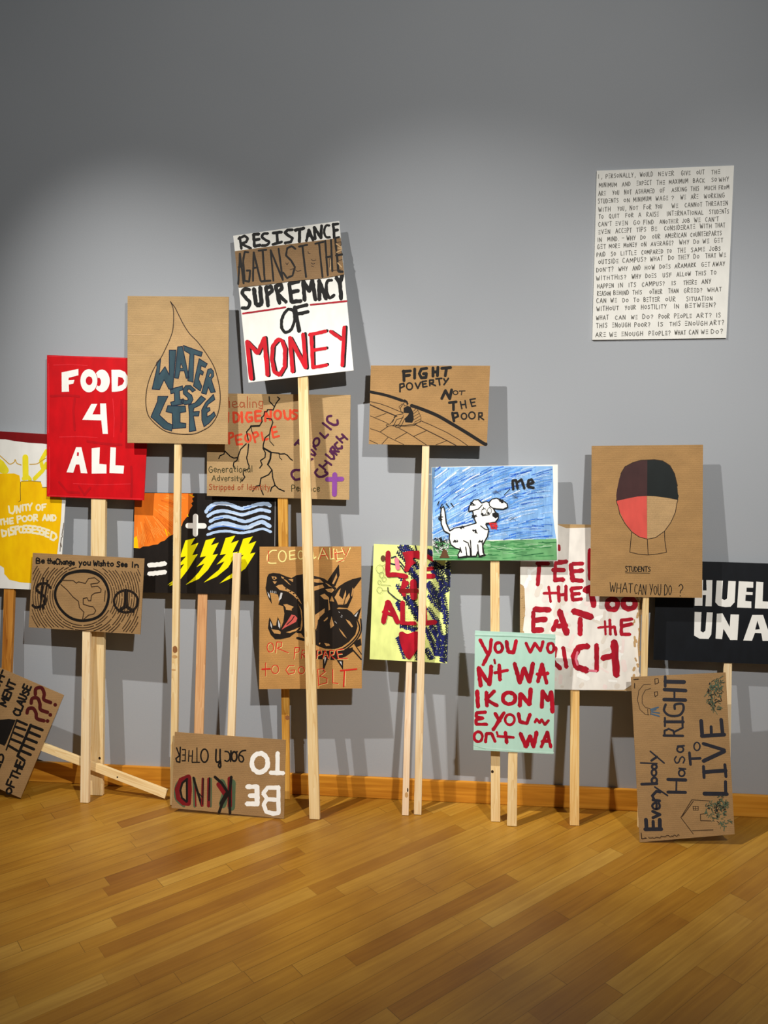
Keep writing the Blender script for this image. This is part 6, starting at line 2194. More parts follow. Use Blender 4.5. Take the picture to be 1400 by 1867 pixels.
sky_drawing skypale
0 20 -1169,6337 97,74 102,67 106,60 111,51
0 18 -573,6312 79,39 81,37 81,35 82,32
0 28 249,7215 62,23 62,24 61,26 61,25
0 26 -696,6371 36,17 38,17 37,15 38,14
0 18 -1309,6471 90,65 87,68 84,71 83,73
0 16 418,6342 37,20 38,16 40,12 41,7
0 26 -1372,6088 95,57 99,51 103,44 105,36
0 21 452,7208 97,26 99,17 100,9 101,0
0 29 -541,6009 123,26 124,20 124,16
0 17 651,6756 46,8 47,9 46,10 46,11
0 16 -170,6695 84,43 88,32 91,23 93,11
0 20 805,7019 63,19 65,12 67,4 66,-4
sky_drawing sky1
0 18 432,6263 63,13 63,5 64,-1 63,-9
0 10 195,7385 85,11 84,16 83,19 82,24
0 26 -1264,6732 79,93 89,83 97,74 104,63
0 27 -1344,6603 73,69 73,68 73,68
0 24 -217,6176 111,17 110,22 109,25 108,29
0 19 579,6401 80,25 81,17 83,8 83,-2
sky_drawing sky2
0 6 -1398,7458 -1,-434
0 6 -1394,6945 0,-376
0 6 -1390,6515 4,-150
0 6 -1387,6273 4,-265
0 6 -1365,7437 5,-263
0 6 -1362,7113 9,-532
0 6 -1356,6423 6,-187
0 6 -1353,6106 1,-98
0 6 -1333,7505 5,-523
0 6 -1326,6821 3,-385
0 6 -1321,6310 6,-301
0 6 -1300,7533 7,-478
0 6 -1294,6883 9,-498
0 6 -1288,6317 -3,-280
0 6 -1265,7395 5,-412
0 6 -1261,6897 5,-283
0 6 -1258,6550 3,-151
0 6 -1255,6268 3,-259
0 6 -1232,7324 4,-467
0 6 -1227,6763 0,-505
0 6 -1220,6108 -1,-98
0 6 -1200,7478 8,-530
0 6 -1194,6775 5,-497
0 6 -1187,6096 4,-86
0 6 -1166,7320 -1,-154
0 6 -1163,7027 1,-466
0 6 -1157,6374 2,-276
0 6 -1134,7420 9,-465
0 6 -1128,6762 2,-210
0 6 -1124,6431 2,-420
0 6 -1101,7480 1,-399
0 6 -1096,6940 0,-172
0 6 -1093,6576 -1,-269
0 6 -1089,6138 0,-126
0 6 -1067,7364 3,-423
0 6 -1062,6852 -1,-282
0 6 -1059,6503 4,-182
0 6 -1056,6220 -1,-208
0 6 -1035,7426 0,-266
0 6 -1030,6958 6,-486
0 6 -1024,6261 -1,-249
0 6 -1003,7513 1,-319
0 6 -999,7143 6,-459
0 6 -993,6524 4,-504
0 6 -970,7541 2,-335
0 6 -966,7147 0,-516
0 6 -960,6481 -2,-242
0 6 -936,7369 5,-407
0 6 -930,6786 6,-245
0 6 -926,6395 0,-319
0 6 -902,7332 -2,-300
0 6 -898,6849 5,-261
0 6 -895,6521 6,-363
0 6 -870,7393 5,-213
0 6 -867,7085 -1,-313
0 6 -863,6653 7,-487
0 6 -858,6070 2,-55
0 6 -838,7517 3,-189
0 6 -835,7217 5,-478
0 6 -830,6685 0,-315
0 6 -827,6280 1,-265
0 6 -806,7539 5,-328
0 6 -801,6999 5,-436
0 6 -796,6504 7,-229
0 6 -793,6178 0,-163
0 6 -772,7459 8,-473
0 6 -766,6811 5,-366
0 6 -761,6260 -2,-244
0 6 -739,7486 7,-473
0 6 -734,6872 0,-492
0 6 -728,6257 5,-238
0 6 -705,7326 0,-204
0 6 -702,7006 4,-244
0 6 -699,6648 3,-156
0 6 -696,6299 1,-255
0 6 -674,7503 3,-385
0 6 -670,7066 1,-285
0 6 -667,6713 8,-465
0 6 -661,6110 3,-93
0 6 -641,7432 6,-302
0 6 -636,6932 3,-191
0 6 -632,6554 1,-389
0 6 -608,7463 2,-393
0 6 -603,6869 0,-418
0 6 -598,6328 8,-310
0 6 -574,7362 4,-357
0 6 -570,6871 4,-374
0 6 -566,6411 5,-381
0 6 -543,7511 5,-313
0 6 -540,7133 7,-501
0 6 -534,6581 3,-503
0 6 -510,7429 6,-266
0 6 -505,6960 4,-388
0 6 -501,6513 -1,-355
0 6 -476,7365 1,-246
0 6 -473,7065 2,-435
0 6 -468,6446 4,-147
0 6 -466,6230 2,-210
0 6 -445,7529 2,-386
0 6 -440,7002 7,-431
0 6 -434,6366 7,-346
0 6 -411,7389 5,-146
0 6 -409,7175 6,-313
0 6 -405,6784 1,-280
0 6 -402,6388 6,-367
0 6 -378,7351 5,-401
0 6 -373,6775 0,-224
0 6 -369,6394 1,-373
0 6 -345,7323 -2,-176
0 6 -343,7071 -3,-148
0 6 -340,6765 -1,-262
0 6 -336,6288 0,-212
0 6 -314,7513 3,-405
0 6 -309,6933 0,-306
0 6 -304,6453 5,-201
0 6 -302,6173 -1,-151
0 6 -280,7349 4,-406
0 6 -275,6804 0,-424
0 6 -270,6271 -2,-249
0 6 -249,7540 7,-264
0 6 -245,7088 -1,-326
0 6 -240,6550 2,-392
0 6 -216,7496 -2,-223
0 6 -213,7129 7,-278
0 6 -210,6795 8,-469
0 6 -204,6134 2,-111
0 6 -183,7400 7,-352
0 6 -178,6875 4,-339
0 6 -173,6396 3,-352
0 6 -150,7425 -1,-270
0 6 -147,7071 4,-368
0 6 -143,6650 3,-204
0 6 -141,6378 7,-354
0 6 -117,7373 0,-364
0 6 -112,6829 6,-251
0 6 -108,6368 4,-344
0 6 -86,7465 -2,-221
0 6 -83,7175 4,-436
0 6 -79,6689 9,-521
0 6 -73,6117 -2,-92
0 6 -53,7457 5,-494
0 6 -47,6771 -1,-331
0 6 -43,6343 6,-197
0 6 -40,6060 -1,-35
0 6 -21,7545 -3,-186
0 6 -18,7185 -1,-308
0 6 -14,6779 4,-433
0 6 -9,6189 -2,-163
0 6 11,7546 4,-520
0 6 17,6948 6,-495
0 6 23,6294 -2,-213
0 6 44,7496 0,-173
0 6 47,7201 3,-381
0 6 52,6680 -1,-230
0 6 56,6245 4,-218
0 6 77,7487 -3,-211
0 6 79,7188 6,-190
0 6 83,6805 4,-274
0 6 87,6337 -1,-310
0 6 109,7437 7,-215
0 6 112,7154 6,-498
0 6 118,6552 5,-165
0 6 120,6272 0,-245
0 6 141,7499 0,-394
0 6 147,6930 3,-381
0 6 151,6468 5,-186
0 6 153,6233 3,-184
0 6 174,7482 2,-366
0 6 179,6947 1,-489
0 6 185,6308 2,-280
0 6 207,7373 2,-264
0 6 210,7044 5,-348
0 6 215,6539 1,-262
0 6 219,6112 -2,-83
0 6 240,7352 2,-406
0 6 246,6740 -2,-182
0 6 248,6441 4,-408
0 6 272,7420 7,-450
0 6 278,6771 6,-267
0 6 282,6303 5,-161
0 6 304,7422 2,-274
0 6 307,7075 0,-313
0 6 312,6577 1,-452
0 6 337,7369 3,-169
0 6 339,7128 1,-493
0 6 345,6538 2,-333
0 6 349,6122 -3,-92
0 6 368,7551 3,-486
0 6 374,6860 4,-386
0 6 379,6352 2,-321
0 6 401,7442 3,-158
0 6 403,7208 -2,-207
0 6 406,6880 0,-144
0 6 408,6635 5,-393
0 6 413,6188 -1,-157
0 6 434,7409 1,-334
0 6 438,6954 5,-356
0 6 442,6473 -1,-405
0 6 466,7355 1,-342
0 6 471,6840 9,-491
0 6 476,6280 3,-248
0 6 498,7386 -1,-282
0 6 503,6925 4,-251
0 6 506,6588 2,-177
0 6 509,6216 -2,-183
0 6 531,7365 -1,-342
0 6 535,6894 3,-191
0 6 538,6636 1,-216
0 6 541,6278 3,-245
0 6 563,7339 5,-193
0 6 567,6951 1,-266
0 6 571,6529 7,-372
0 6 596,7347 -2,-338
0 6 600,6835 3,-417
0 6 606,6259 0,-225
0 6 626,7496 10,-520
0 6 632,6875 4,-216
0 6 636,6444 7,-406
0 6 660,7335 3,-240
0 6 663,7013 3,-282
0 6 667,6639 1,-438
0 6 690,7551 9,-430
0 6 695,7072 1,-262
0 6 698,6733 7,-280
0 6 702,6309 0,-274
0 6 724,7377 5,-385
0 6 728,6926 1,-441
0 6 734,6349 6,-218
0 6 755,7525 -1,-265
0 6 759,7080 4,-269
0 6 763,6645 3,-259
0 6 767,6283 -1,-247
0 6 788,7443 3,-322
0 6 793,6931 6,-199
0 6 795,6630 6,-373
0 6 801,6086 1,-50
0 6 821,7385 5,-401
0 6 826,6855 2,-312
0 6 830,6385 1,-348
0 6 853,7347 -1,-267
0 6 856,7023 0,-344
0 6 861,6485 6,-302
0 6 884,7458 5,-172
0 6 886,7229 0,-468
0 6 891,6699 7,-204
0 6 894,6402 7,-364
0 6 916,7500 6,-465
0 6 922,6864 1,-450
0 6 927,6276 5,-238
0 6 949,7439 1,-341
0 6 953,6928 2,-360
0 6 958,6438 -1,-344
0 6 981,7363 0,-337
0 6 985,6973 0,-279
0 6 989,6572 -1,-346
0 6 993,6074 1,-35
0 6 1013,7438 4,-456
0 6 1018,6838 2,-297
0 6 1022,6422 -1,-202
0 6 1025,6080 4,-41
0 6 1044,7511 5,-357
0 6 1049,6961 7,-379
0 6 1054,6415 6,-375
0 6 1076,7552 0,-315
0 6 1080,7115 4,-386
0 6 1085,6530 7,-228
0 6 1088,6199 6,-159
0 6 1110,7335 7,-352
0 6 1114,6872 7,-306
0 6 1119,6394 -1,-306
grass_drawing green2
8 0 -1377,5930 376,24 723,20 716,34 771,34 18,-448 -1262,-32 -1345,-12
grass_drawing green1
0 16 -1033,5625 190,-1 190,11
0 15 511,5814 99,-12 99,1
0 18 -703,5605 110,23 111,-5
0 9 -1374,5888 24,10 185,24
0 10 -123,5667 91,6 91,-9
0 12 -1235,5672 174,2 173,0
0 15 -8,5887 174,7 173,2
grass_drawing green3
0 10 242,5963 170,23 170,4
0 10 -583,5941 81,17 81,-4
0 11 379,5699 202,-11 201,18
0 12 -1372,5725 71,-5 204,13
0 14 414,5695 159,-16 159,15
0 21 -942,5843 184,16 183,18
0 14 -1283,5800 180,-5 179,11
grass_drawing green1
0 20 -155,5936 212,-9 210,13
0 17 212,5814 212,1 212,-6
0 20 -149,5853 150,17 150,6
0 22 -1374,5924 12,7 209,15
0 17 16,5926 91,10 90,-16
0 14 221,5734 98,22 99,-21
0 17 270,5962 135,-9 135,-7
grass_drawing greenpale
0 17 -782,5969 152,-19 152,20
0 18 -992,5958 203,3 202,2
0 19 -1372,5698 40,-2 149,9
0 18 -561,5974 177,2 176,8
0 21 -845,5757 189,14 190,7
0 16 -1349,5831 88,1 88,13
0 18 -259,5878 202,-18 202,24
grass_drawing green1
0 10 -1277,5930 129,-6 129,1
0 19 -646,5735 126,21 125,8
0 19 878,5887 114,-27 114,13
0 17 100,5610 136,10 137,7
0 21 -653,5983 78,-22 78,7
0 19 405,5910 152,13 152,-5
0 8 -1335,5748 89,-10 89,23
grass_drawing green3
0 19 -1152,5859 98,14 98,-28
0 20 -38,5812 108,6 108,26
0 7 784,5680 76,-17 76,16
0 15 -723,5624 196,-3 195,0
0 19 -637,5825 162,-15 160,20
0 8 -1135,5813 79,16 79,-21
0 20 -954,5658 97,16 96,13
grass_drawing green1
0 17 -965,5956 85,2 85,-18
0 9 115,5849 163,25 164,7
0 11 -1221,5725 146,6 146,-27
0 12 -1298,5764 206,-14 205,9
0 13 -548,5963 84,1 85,1
0 9 283,5639 213,21 212,-7
0 15 -1372,5643 15,18 80,-30
grass_drawing greenpale
0 19 749,5872 185,1 184,20
0 12 265,5802 151,29 150,-16
0 10 -556,5747 136,6 136,10
0 16 -180,5836 90,-21 90,7
0 21 -1372,5663 50,-4 185,-7
0 12 725,5829 110,9 109,29
0 11 620,5890 187,-18 187,21
grass_drawing green1
0 15 -194,5906 176,0 175,4
0 21 -1309,5863 102,-2 102,29
0 21 -955,5594 143,-19 143,32
0 11 -1136,5928 103,7 104,-12
0 19 -216,5764 126,1 126,-4
0 13 761,5838 167,8 167,5
0 9 -1050,5853 168,-8 167,5
grass_drawing green3
0 15 313,5726 141,6 141,2
0 20 -885,5802 170,21 170,-14
0 21 923,5968 75,-23 75,6
0 14 -838,5822 182,-16 181,-8
0 11 -1216,5792 164,6 164,-4
0 14 -1042,5936 212,12 212,21
0 18 -391,5697 128,-2 128,-7
grass_drawing green1
0 16 -323,5618 149,-3 149,2
0 8 -261,5976 127,-29 126,18
0 9 -765,5859 156,-16 155,1
0 18 -973,5608 95,-11 95,8
0 15 -414,5680 207,-21 206,34
0 21 -690,5804 207,4 206,16
0 16 315,5868 161,-30 161,15
grass_drawing greenpale
0 10 -728,5708 83,13 82,-17
0 19 -39,5809 155,27 156,-15
0 20 -1060,5652 175,8 174,-10
0 7 562,5936 192,1 192,-3
0 14 -1339,5959 93,-12 94,2
0 9 -676,5668 93,-7 93,3
0 8 101,5727 114,-6 114,-7
grass_drawing green1
0 16 -246,5824 105,14 105,-15
0 21 642,5876 140,3 140,13
0 8 504,5872 151,-8 151,-15
0 9 -980,5789 158,1 158,6
0 20 -543,5971 144,-13 144,21
0 9 -1315,5893 132,-5 131,-13
0 17 -865,5852 79,15 80,-5
grass_drawing green3
0 18 -31,5810 211,-27 211,-3
0 9 -1371,5589 182,3 216,-7
0 21 -1030,5802 184,19 183,21
0 7 -784,5664 172,7 171,-17
0 17 -836,5811 207,-20 206,-3
0 19 700,5705 120,10 119,19
0 16 843,5954 180,2 179,11
grass_drawing green1
0 18 786,5674 181,-2 181,15
0 10 316,5789 173,-23 173,11
0 21 -571,5724 77,6 77,30
0 22 -1073,5594 169,9 168,6
0 22 -987,5955 203,11 201,13
0 11 -154,5869 138,7 138,4
0 12 -949,5589 106,-4 105,1
grass_drawing greenpale
0 15 -311,5972 109,7 109,-9
0 17 -570,5872 200,21 199,11
0 21 -486,5708 130,-21 129,14
0 15 -1118,5850 77,-17 76,22
0 10 552,5904 133,15 134,-4
bush_drawing softblack
0 16 -1270,5998 -19,31 16,-19
0 11 -1314,5895 -19,-26 -38,67
0 11 -1080,5837 23,-45 10,97
0 9 -1350,5808 -10,-51 -27,91
0 9 -1113,5795 -39,-18 13,3
0 11 -1240,6000 40,17 13,-44
0 16 -1251,6001 50,47 -119,-77
0 11 -1182,5831 -52,-36 26,58
bush_drawing palegrey
0 10 -1052,5904 6,14 -53,18
0 10 -1096,5899 48,33 -117,-80
0 11 -1078,5959 34,20 -66,10
0 11 -1343,5889 51,-14 -67,60
0 15 -1262,5745 -69,32 76,-78
0 14 -1324,5878 -67,20 102,-67
0 10 -1336,6003 -11,33 73,-18
0 11 -1123,5863 -20,-51 41,14
bush_drawing softblack
0 10 -1318,5868 -20,-40 29,-8
0 8 -1169,5752 68,31 -122,13
0 10 -1297,5818 57,37 -69,-68
0 8 -1188,5941 50,51 -7,-65
0 16 -1337,5863 25,29 -26,-5
0 15 -1179,5905 -37,48 91,-21
0 15 -1226,5802 0,28 -5,3
0 14 -1145,5980 -21,-43 -33,56
0 17 -1329,5863 -37,-25 59,-22
0 13 -1299,5848 -27,47 98,2
0 16 -1165,5778 -33,11 9,-48
0 9 -1089,5944 -25,41 77,10
0 12 -1116,5754 -6,-44 -5,53
0 10 -1349,5986 19,41 -63,-47
0 11 -1272,5915 -41,-43 -12,46
0 13 -1151,5962 49,5 -116,-24
bush_drawing palegrey
0 16 -1364,5939 15,31 -42,-70
0 15 -1128,5960 23,-37 -38,78
0 16 -1198,5763 50,-25 -16,14
0 11 -1214,5774 46,54 -87,-60
0 16 -1077,5822 16,52 -5,-77
0 9 -1204,5799 -43,50 67,-54
0 11 -1326,5876 40,-44 -61,14
0 11 -1206,5778 -42,17 98,-69
bush_drawing softblack
0 14 -1247,5961 15,30 13,-78
0 11 -1142,5931 57,-3 10,-26
0 8 -1300,5831 31,-28 -57,-10
0 12 -1132,5765 66,43 -8,-9
0 8 -1257,5999 -11,-50 -47,51
0 14 -1189,5901 7,-17 34,-9
0 9 -1332,5999 -41,-8 53,24
0 9 -1175,5853 -63,-8 93,48
0 9 -1369,5937 -5,42 67,-69
0 9 -1118,5981 -20,-17 42,28
0 12 -1205,5954 -25,52 24,-8
0 7 -1102,5986 -7,15 62,6
0 10 -1159,5999 9,41 13,-15
0 9 -1237,5892 63,-27 -48,-10
0 13 -1252,5772 -25,45 -4,-9
0 14 -1213,5879 42,-26 6,-14
bush_drawing palegrey
0 12 -1062,5748 -54,-40 13,90
0 15 -1256,5975 -5,24 23,-48
0 13 -1066,5931 55,28 -67,-22
0 9 -1080,5770 -55,-1 53,50
puppy_drawing paperwhite
8 0 -1213,6662 48,37 30,-109 29,-243 79,-169 96,62 217,38 245,76 -42,96 -37,165 -84,-13 15,114 91,127 96,8 73,-72 95,37 58,-24 62,73 95,20 120,-43 103,-71 13,-77 -90,-40 -144,6 -67,12 44,-84 60,-36 1,-96 -59,-78 -120,-21 -81,-30 64,-115 -28,-146 -71,-126 -28,-68 11,-145 44,-60 -120,-31 -37,108 -35,-100 -96,-6 -97,11 -168,-32 -25,48 59,122 -109,28 -97,71 -38,121 7,110 -117,59 -62,145 -19,171
puppy_drawing crayonblack
5 27 -1213,6662 48,37 30,-109 29,-243 79,-169 96,62 217,38 245,76 -42,96 -37,165 -84,-13 15,114 91,127 96,8 73,-72 95,37 58,-24 62,73 95,20 120,-43 103,-71 13,-77 -90,-40 -144,6 -67,12 44,-84 60,-36 1,-96 -59,-78 -120,-21 -81,-30 64,-115 -28,-146 -71,-126 -28,-68 11,-145 44,-60 -120,-31 -37,108 -35,-100 -96,-6 -97,11 -168,-32 -25,48 59,122 -109,28 -97,71 -38,121 7,110 -117,59 -62,145 -19,171
4 24 -548,6615 120,35 83,92
4 24 -204,6792 15,-72 77,-53
4 24 -735,5975 97,-47 45,-133 6,-145
4 24 -590,5984 27,-334
4 24 -433,5894 13,-145 25,-96
4 24 -338,5939 39,-261
4 24 -343,6510 156,28
4 24 -262,6351 201,17 56,88
4 24 -377,6294 97,-71 77,-11
4 24 -686,5842 26,-193
puppy_drawing paperwhite
10 0 -255,6598 -5,-29 -14,-24 -21,-13 -24,-1 -21,13 -15,24 -5,29 4,30 15,23 21,14 23,0 22,-13 15,-24
10 0 -150,6618 -4,-27 -11,-22 -18,-12 -19,0 -17,12 -12,21 -5,28 4,27 12,22 17,12 19,0 18,-12 12,-21
puppy_drawing crayonblack
1 12 -255,6598 -5,-29 -14,-24 -21,-13 -24,-1 -21,13 -15,24 -5,29 4,30 15,23 21,14 23,0 22,-13 15,-24
1 12 -150,6618 -4,-27 -11,-22 -18,-12 -19,0 -17,12 -12,21 -5,28 4,27 12,22 17,12 19,0 18,-12 12,-21
10 0 -317,6544 -3,-11 -7,-10 -12,-5 -13,0 -11,5 -8,9 -3,12 2,11 8,10 12,5 13,0 11,-5 8,-9
10 0 -190,6570 -2,-11 -8,-8 -10,-5 -12,0 -11,4 -7,9 -3,10 3,11 7,8 11,5 11,0 11,-5 7,-8
8 0 -135,6563 67,25 62,-17 1,-79 -57,-37 -67,48
0 14 -344,6634 60,36
0 14 -212,6671 47,37
0 14 -308,6651 -13,43
puppy_drawing tonguered
4 22 -185,6345 143,9
4 22 -173,6314 146,1
4 22 -161,6285 139,-3
4 22 -137,6249 96,1
4 22 -186,6357 49,-120
4 22 -90,6346 49,-120
puppy_drawing crayonblack
0 22 -913,5950 -25,16
0 22 -868,5946 -4,35
0 22 -920,5983 -15,-17
0 22 -923,5945 20,27
0 22 -945,5942 -6,6
0 22 -906,5942 50,22
0 22 -476,6209 9,-55
0 22 -541,6194 19,-16
0 22 -448,6137 -55,57
0 22 -538,6207 55,-19
0 22 -487,6144 -2,61
0 22 -477,6182 6,-24
0 22 -736,6269 -47,-9
0 22 -795,6256 -13,-20
0 22 -732,6284 -52,-24
0 22 -795,6243 16,-14
0 22 -727,6246 -59,17
0 22 -764,6292 -19,-51
0 22 -414,5955 28,31
0 22 -366,5960 -49,-11
0 22 -352,5950 -45,25
0 22 -332,5972 -12,-21
0 22 -393,5967 60,-10
0 22 -332,5988 -22,-24
0 22 -580,6728 19,62
0 22 -568,6786 -14,-35
0 22 -526,6747 -56,47
0 22 -556,6762 56,-29
0 22 -500,6742 -49,-13
0 22 -538,6771 -52,14
0 21 86,6809 -60,18
0 21 93,6792 -86,57
0 21 86,6857 -26,-35
0 21 87,6829 -83,18
0 21 22,6817 23,25
0 21 68,6789 -61,65
0 22 -1262,6426 21,47
0 22 -1271,6444 23,-24
0 22 -1213,6446 -45,35
0 22 -1245,6425 49,-6
0 22 -1238,6408 17,52
0 22 -1273,6478 94,-3
0 22 -557,6471 85,51
0 22 -530,6512 -2,0
0 22 -515,6496 -20,-13
0 22 -493,6515 -4,-39
0 22 -550,6522 90,-28
0 22 -546,6523 -7,-48
4 27 -847,5609 188,20
4 27 -635,5634 149,17
4 26 -407,5648 137,31
4 27 -1220,6540 7,-194
4 27 -806,5828 30,-108
0 22 -1294,6734 31,74
0 22 -1238,6662 41,83
0 22 -1110,6760 59,-77
0 22 -1008,6773 49,-72
lettering crayonblack
4 52 300,7073 -12,193 72,7 35,-178
4 52 393,7230 81,61 63,-195
4 52 593,7183 133,39 -39,70 -71,-25 -8,-132 123,-23
0 19 120,6959 113,121
mound_drawing moundbrown
8 0 -1245,5601 41,83 31,83 28,25 54,-28 30,-97 39,-63
sky_drawing bluegrey
0 7 -15,7006 -73,-8
0 7 -80,7029 -33,-56
0 7 -90,6998 18,47
0 7 -53,7026 -63,-21
0 7 -56,7035 -85,-22
0 7 -102,7012 115,23
0 7 21,7055 26,-33
0 7 -44,7044 -69,-7
0 7 36,6970 -112,89
0 7 275,6979 67,-71
0 7 301,6904 70,54
0 7 301,6925 -25,-26
0 7 399,6884 -64,52
0 7 358,6894 52,19
0 7 358,6940 47,52
0 7 389,6933 -59,-45
0 7 314,6991 107,-3
0 7 348,6934 -47,16
0 7 281,6490 -59,-35
0 7 242,6404 117,105
0 7 221,6404 65,51
0 7 198,6453 37,-13
0 7 313,6483 66,12
0 7 322,6474 -64,-3
0 7 323,6431 -32,51
0 7 362,6454 -5,-51
0 7 251,6461 89,-9
''')
sign('protest_sign', 'ragged white papered placard with dripping crimson letters reading EAT THE RICH',
     loc=(0.4638, -0.1810, 0.0016), rot=(-0.12356, -0.00000, -0.00000), board='cardboard', thick=0.004,
     outline=[(-0.2353, 1.2711), (0.2841, 1.2675), (0.2581, 0.5718), (-0.2305, 0.5656)], wood='golden2', depth=0.015, sticks=[[(-0.0192, 1.006), (0.0177, 1.006), (0.0198, 0.0005), (-0.0187, 0.0005)]], knots=[], art='''
paper_sheet feedwhite
8 0 -1066,6351 694,-22 173,-65 501,20 667,-15 401,-13 18,-567 -27,-866 -51,-116 -22,-145 28,-315 -38,-432 29,-428 -8,-216 -154,-191 -140,-102 -819,-30 -598,-7 -717,-10 29,772 -8,408 54,497 -21,497 -90,57 0,440
paper_smears feedpink
4 108 601,2927 17,7
4 46 -530,3038 -67,-145
4 107 -855,2998 210,25
4 90 300,4589 20,-162
4 95 -627,4457 -63,-141
4 64 978,4289 63,-145
paper_smears feedbeige
4 57 -706,2958 -38,-70
4 79 -433,4043 183,-51
4 91 -987,3752 90,-279
4 51 -290,2905 37,0
4 75 -382,3668 -77,-194
4 62 -244,5152 -86,-224
paper_smears white
4 112 -773,4124 40,-85
4 96 -925,3941 -42,-148
4 103 411,4327 125,-7
4 104 -803,4996 41,-92
4 100 956,5299 23,-229
4 42 695,3063 157,-9
paper_smears feedbeige
4 79 368,3384 256,141
4 90 -361,4638 53,-231
4 94 -552,4220 -86,-272
4 65 369,4329 180,-84
4 86 624,3493 -10,-152
4 105 884,2964 -42,-23
paper_smears white
4 95 1176,3005 121,122
4 88 949,3766 -63,-250
4 65 410,4359 186,63
4 42 410,5423 199,-31
4 82 -388,4484 28,-108
4 68 -995,5175 -63,-184
paper_smears feedpink
4 78 -306,3135 -7,-159
4 105 992,3474 23,-183
4 74 -72,4828 -5,-178
4 58 -428,4350 260,101
4 101 -59,3731 -24,-173
4 42 -847,3561 52,-182
4 44 434,3372 246,-143
4 82 978,5386 221,112
4 108 -800,4030 117,-244
4 86 -651,3337 79,-202
4 89 -956,3217 -60,-295
4 106 214,4660 255,135
paper_smears feedbeige
4 79 623,4008 -64,-152
4 75 718,4534 -15,-213
4 66 1246,3341 54,-148
4 70 -273,3715 291,-86
4 43 -70,3301 -28,-169
4 70 571,3645 123,74
paper_smears white
4 47 -1003,5285 162,100
4 55 -549,4759 50,-189
4 64 403,5017 41,-260
4 108 600,5074 21,-333
4 100 210,4910 -38,-82
4 68 -762,5130 23,-188
paper_smears feedbeige
4 49 576,4375 2,-145
4 73 485,4894 243,-145
4 109 -248,4946 -14,-281
4 51 431,5076 41,-183
4 77 152,2979 -47,-62
4 52 603,4510 -27,-232
paper_smears white
4 106 -999,3193 -43,-282
4 69 845,3663 118,-39
4 111 69,3161 186,-68
4 72 116,5040 20,-190
4 45 -577,4569 -21,-91
4 76 860,4777 287,-75
paper_smears feedpink
4 85 -1007,5455 80,42
4 52 -830,4618 -24,-107
4 42 816,5096 -38,-95
4 108 -557,4950 -108,-230
4 75 -49,3990 -74,-223
4 76 -558,3287 272,171
4 45 335,4767 -11,-269
4 82 -583,3011 170,45
4 52 722,3762 250,-98
4 59 989,3928 -18,-242
4 77 -507,3886 9,-107
4 72 1103,4297 -71,-227
paper_smears feedbeige
4 83 543,4334 116,-309
4 69 -268,4241 144,-34
4 76 -541,4006 22,-144
4 107 327,4975 -43,-121
4 102 -339,4708 -84,-295
4 107 -740,5041 -79,-213
paper_smears white
4 56 -555,3424 269,-38
4 49 459,4666 76,-14
4 41 -244,5075 6,-156
4 66 -984,5354 30,-202
4 67 -890,3880 244,-34
4 104 70,4915 -1,-236
paper_smears card2
4 32 -1034,3560 18,-116
4 49 1208,3203 -9,-54
4 28 -1120,3602 14,-50
4 29 1233,4726 8,-74
4 48 -1101,3216 13,-78
4 28 1212,4353 5,-58
4 23 -1057,3036 7,-95
4 40 1193,4291 -15,-48
4 47 1308,4693 -7,-95
4 44 1291,4497 -24,-99
4 28 -1097,4416 -14,-81
4 24 -1100,2977 1,-108
4 45 1216,3892 8,-101
4 49 1283,4773 23,-72
4 36 1230,3552 28,-63
4 48 -1107,4046 29,-91
4 48 -1105,4487 21,-114
4 43 1336,4581 12,-110
4 51 1279,3427 14,-54
4 51 1319,3694 -4,-86
4 35 -1078,3308 5,-89
4 47 -1104,2951 -12,-59
4 47 1287,4911 -18,-97
4 47 -1130,4821 -4,-52
4 51 1218,3351 -22,-60
4 32 -1066,3543 -15,-70
4 32 1302,4169 19,-89
4 42 1217,3998 15,-109
4 44 1241,3934 17,-51
4 36 -1089,4627 2,-61
lettering crimson
4 86 -760,5503 -37,-457
4 86 -814,5502 245,4
4 99 -414,5529 218,24
4 99 -476,5368 229,4
4 99 -423,5164 166,3
4 73 -425,5509 -16,-374
4 86 -67,5506 209,12
4 99 -104,5485 42,-337
4 92 -57,5346 194,26
4 92 -45,5165 177,-14
4 98 289,5803 8,-611
4 98 318,5789 142,-115 30,-232 -142,-205
4 60 -669,4867 322,19
4 53 -566,5015 44,-325
4 73 -360,5019 13,-314
4 72 -205,5034 2,-303
4 73 -347,4839 143,20
4 75 121,5009 -211,-28 30,-241 182,28
4 76 -72,4865 154,12
4 157 207,4949 213,80
4 124 327,4917 46,-289
7 110 874,4668 -11,-48 -31,-39 -45,-22 -51,-1 -45,20 -32,38 -11,47 11,48 31,39 46,22 50,1 45,-20 32,-38
7 110 1229,4690 -12,-47 -35,-39 -49,-22 -55,-2 -50,20 -34,38 -13,47 12,48 35,39 49,22 55,1 50,-20 34,-37
4 60 -355,5896 9,-103
4 119 -852,4525 303,-5
4 119 -836,4292 210,28
4 119 -878,4075 179,16
4 86 -886,4469 3,-417
4 99 -470,4091 80,200
4 132 -328,4496 145,-467
4 105 -375,4175 186,28
4 138 -42,4503 370,-113
4 105 95,4346 2,-327
4 46 465,4167 249,36
4 46 607,4310 15,-283
4 59 708,4341 12,-311
4 58 720,4168 85,31 28,-172
4 71 945,4329 1,-288
4 71 940,4335 225,31
4 71 940,4041 180,5
4 78 951,4209 203,56
4 92 -560,3764 3,-464
4 92 -559,3749 143,-39 -28,-175 -100,-17 230,-234
4 85 -256,3729 71,-412
4 131 254,3772 -179,-25 -113,-200 58,-215 222,-71
4 98 438,3806 2,-539
4 149 797,3873 50,-688
4 124 566,3530 212,64
pink_smears pink
0 46 41,3636 -33,-146 34,-114
0 46 284,3262 142,-7
''')
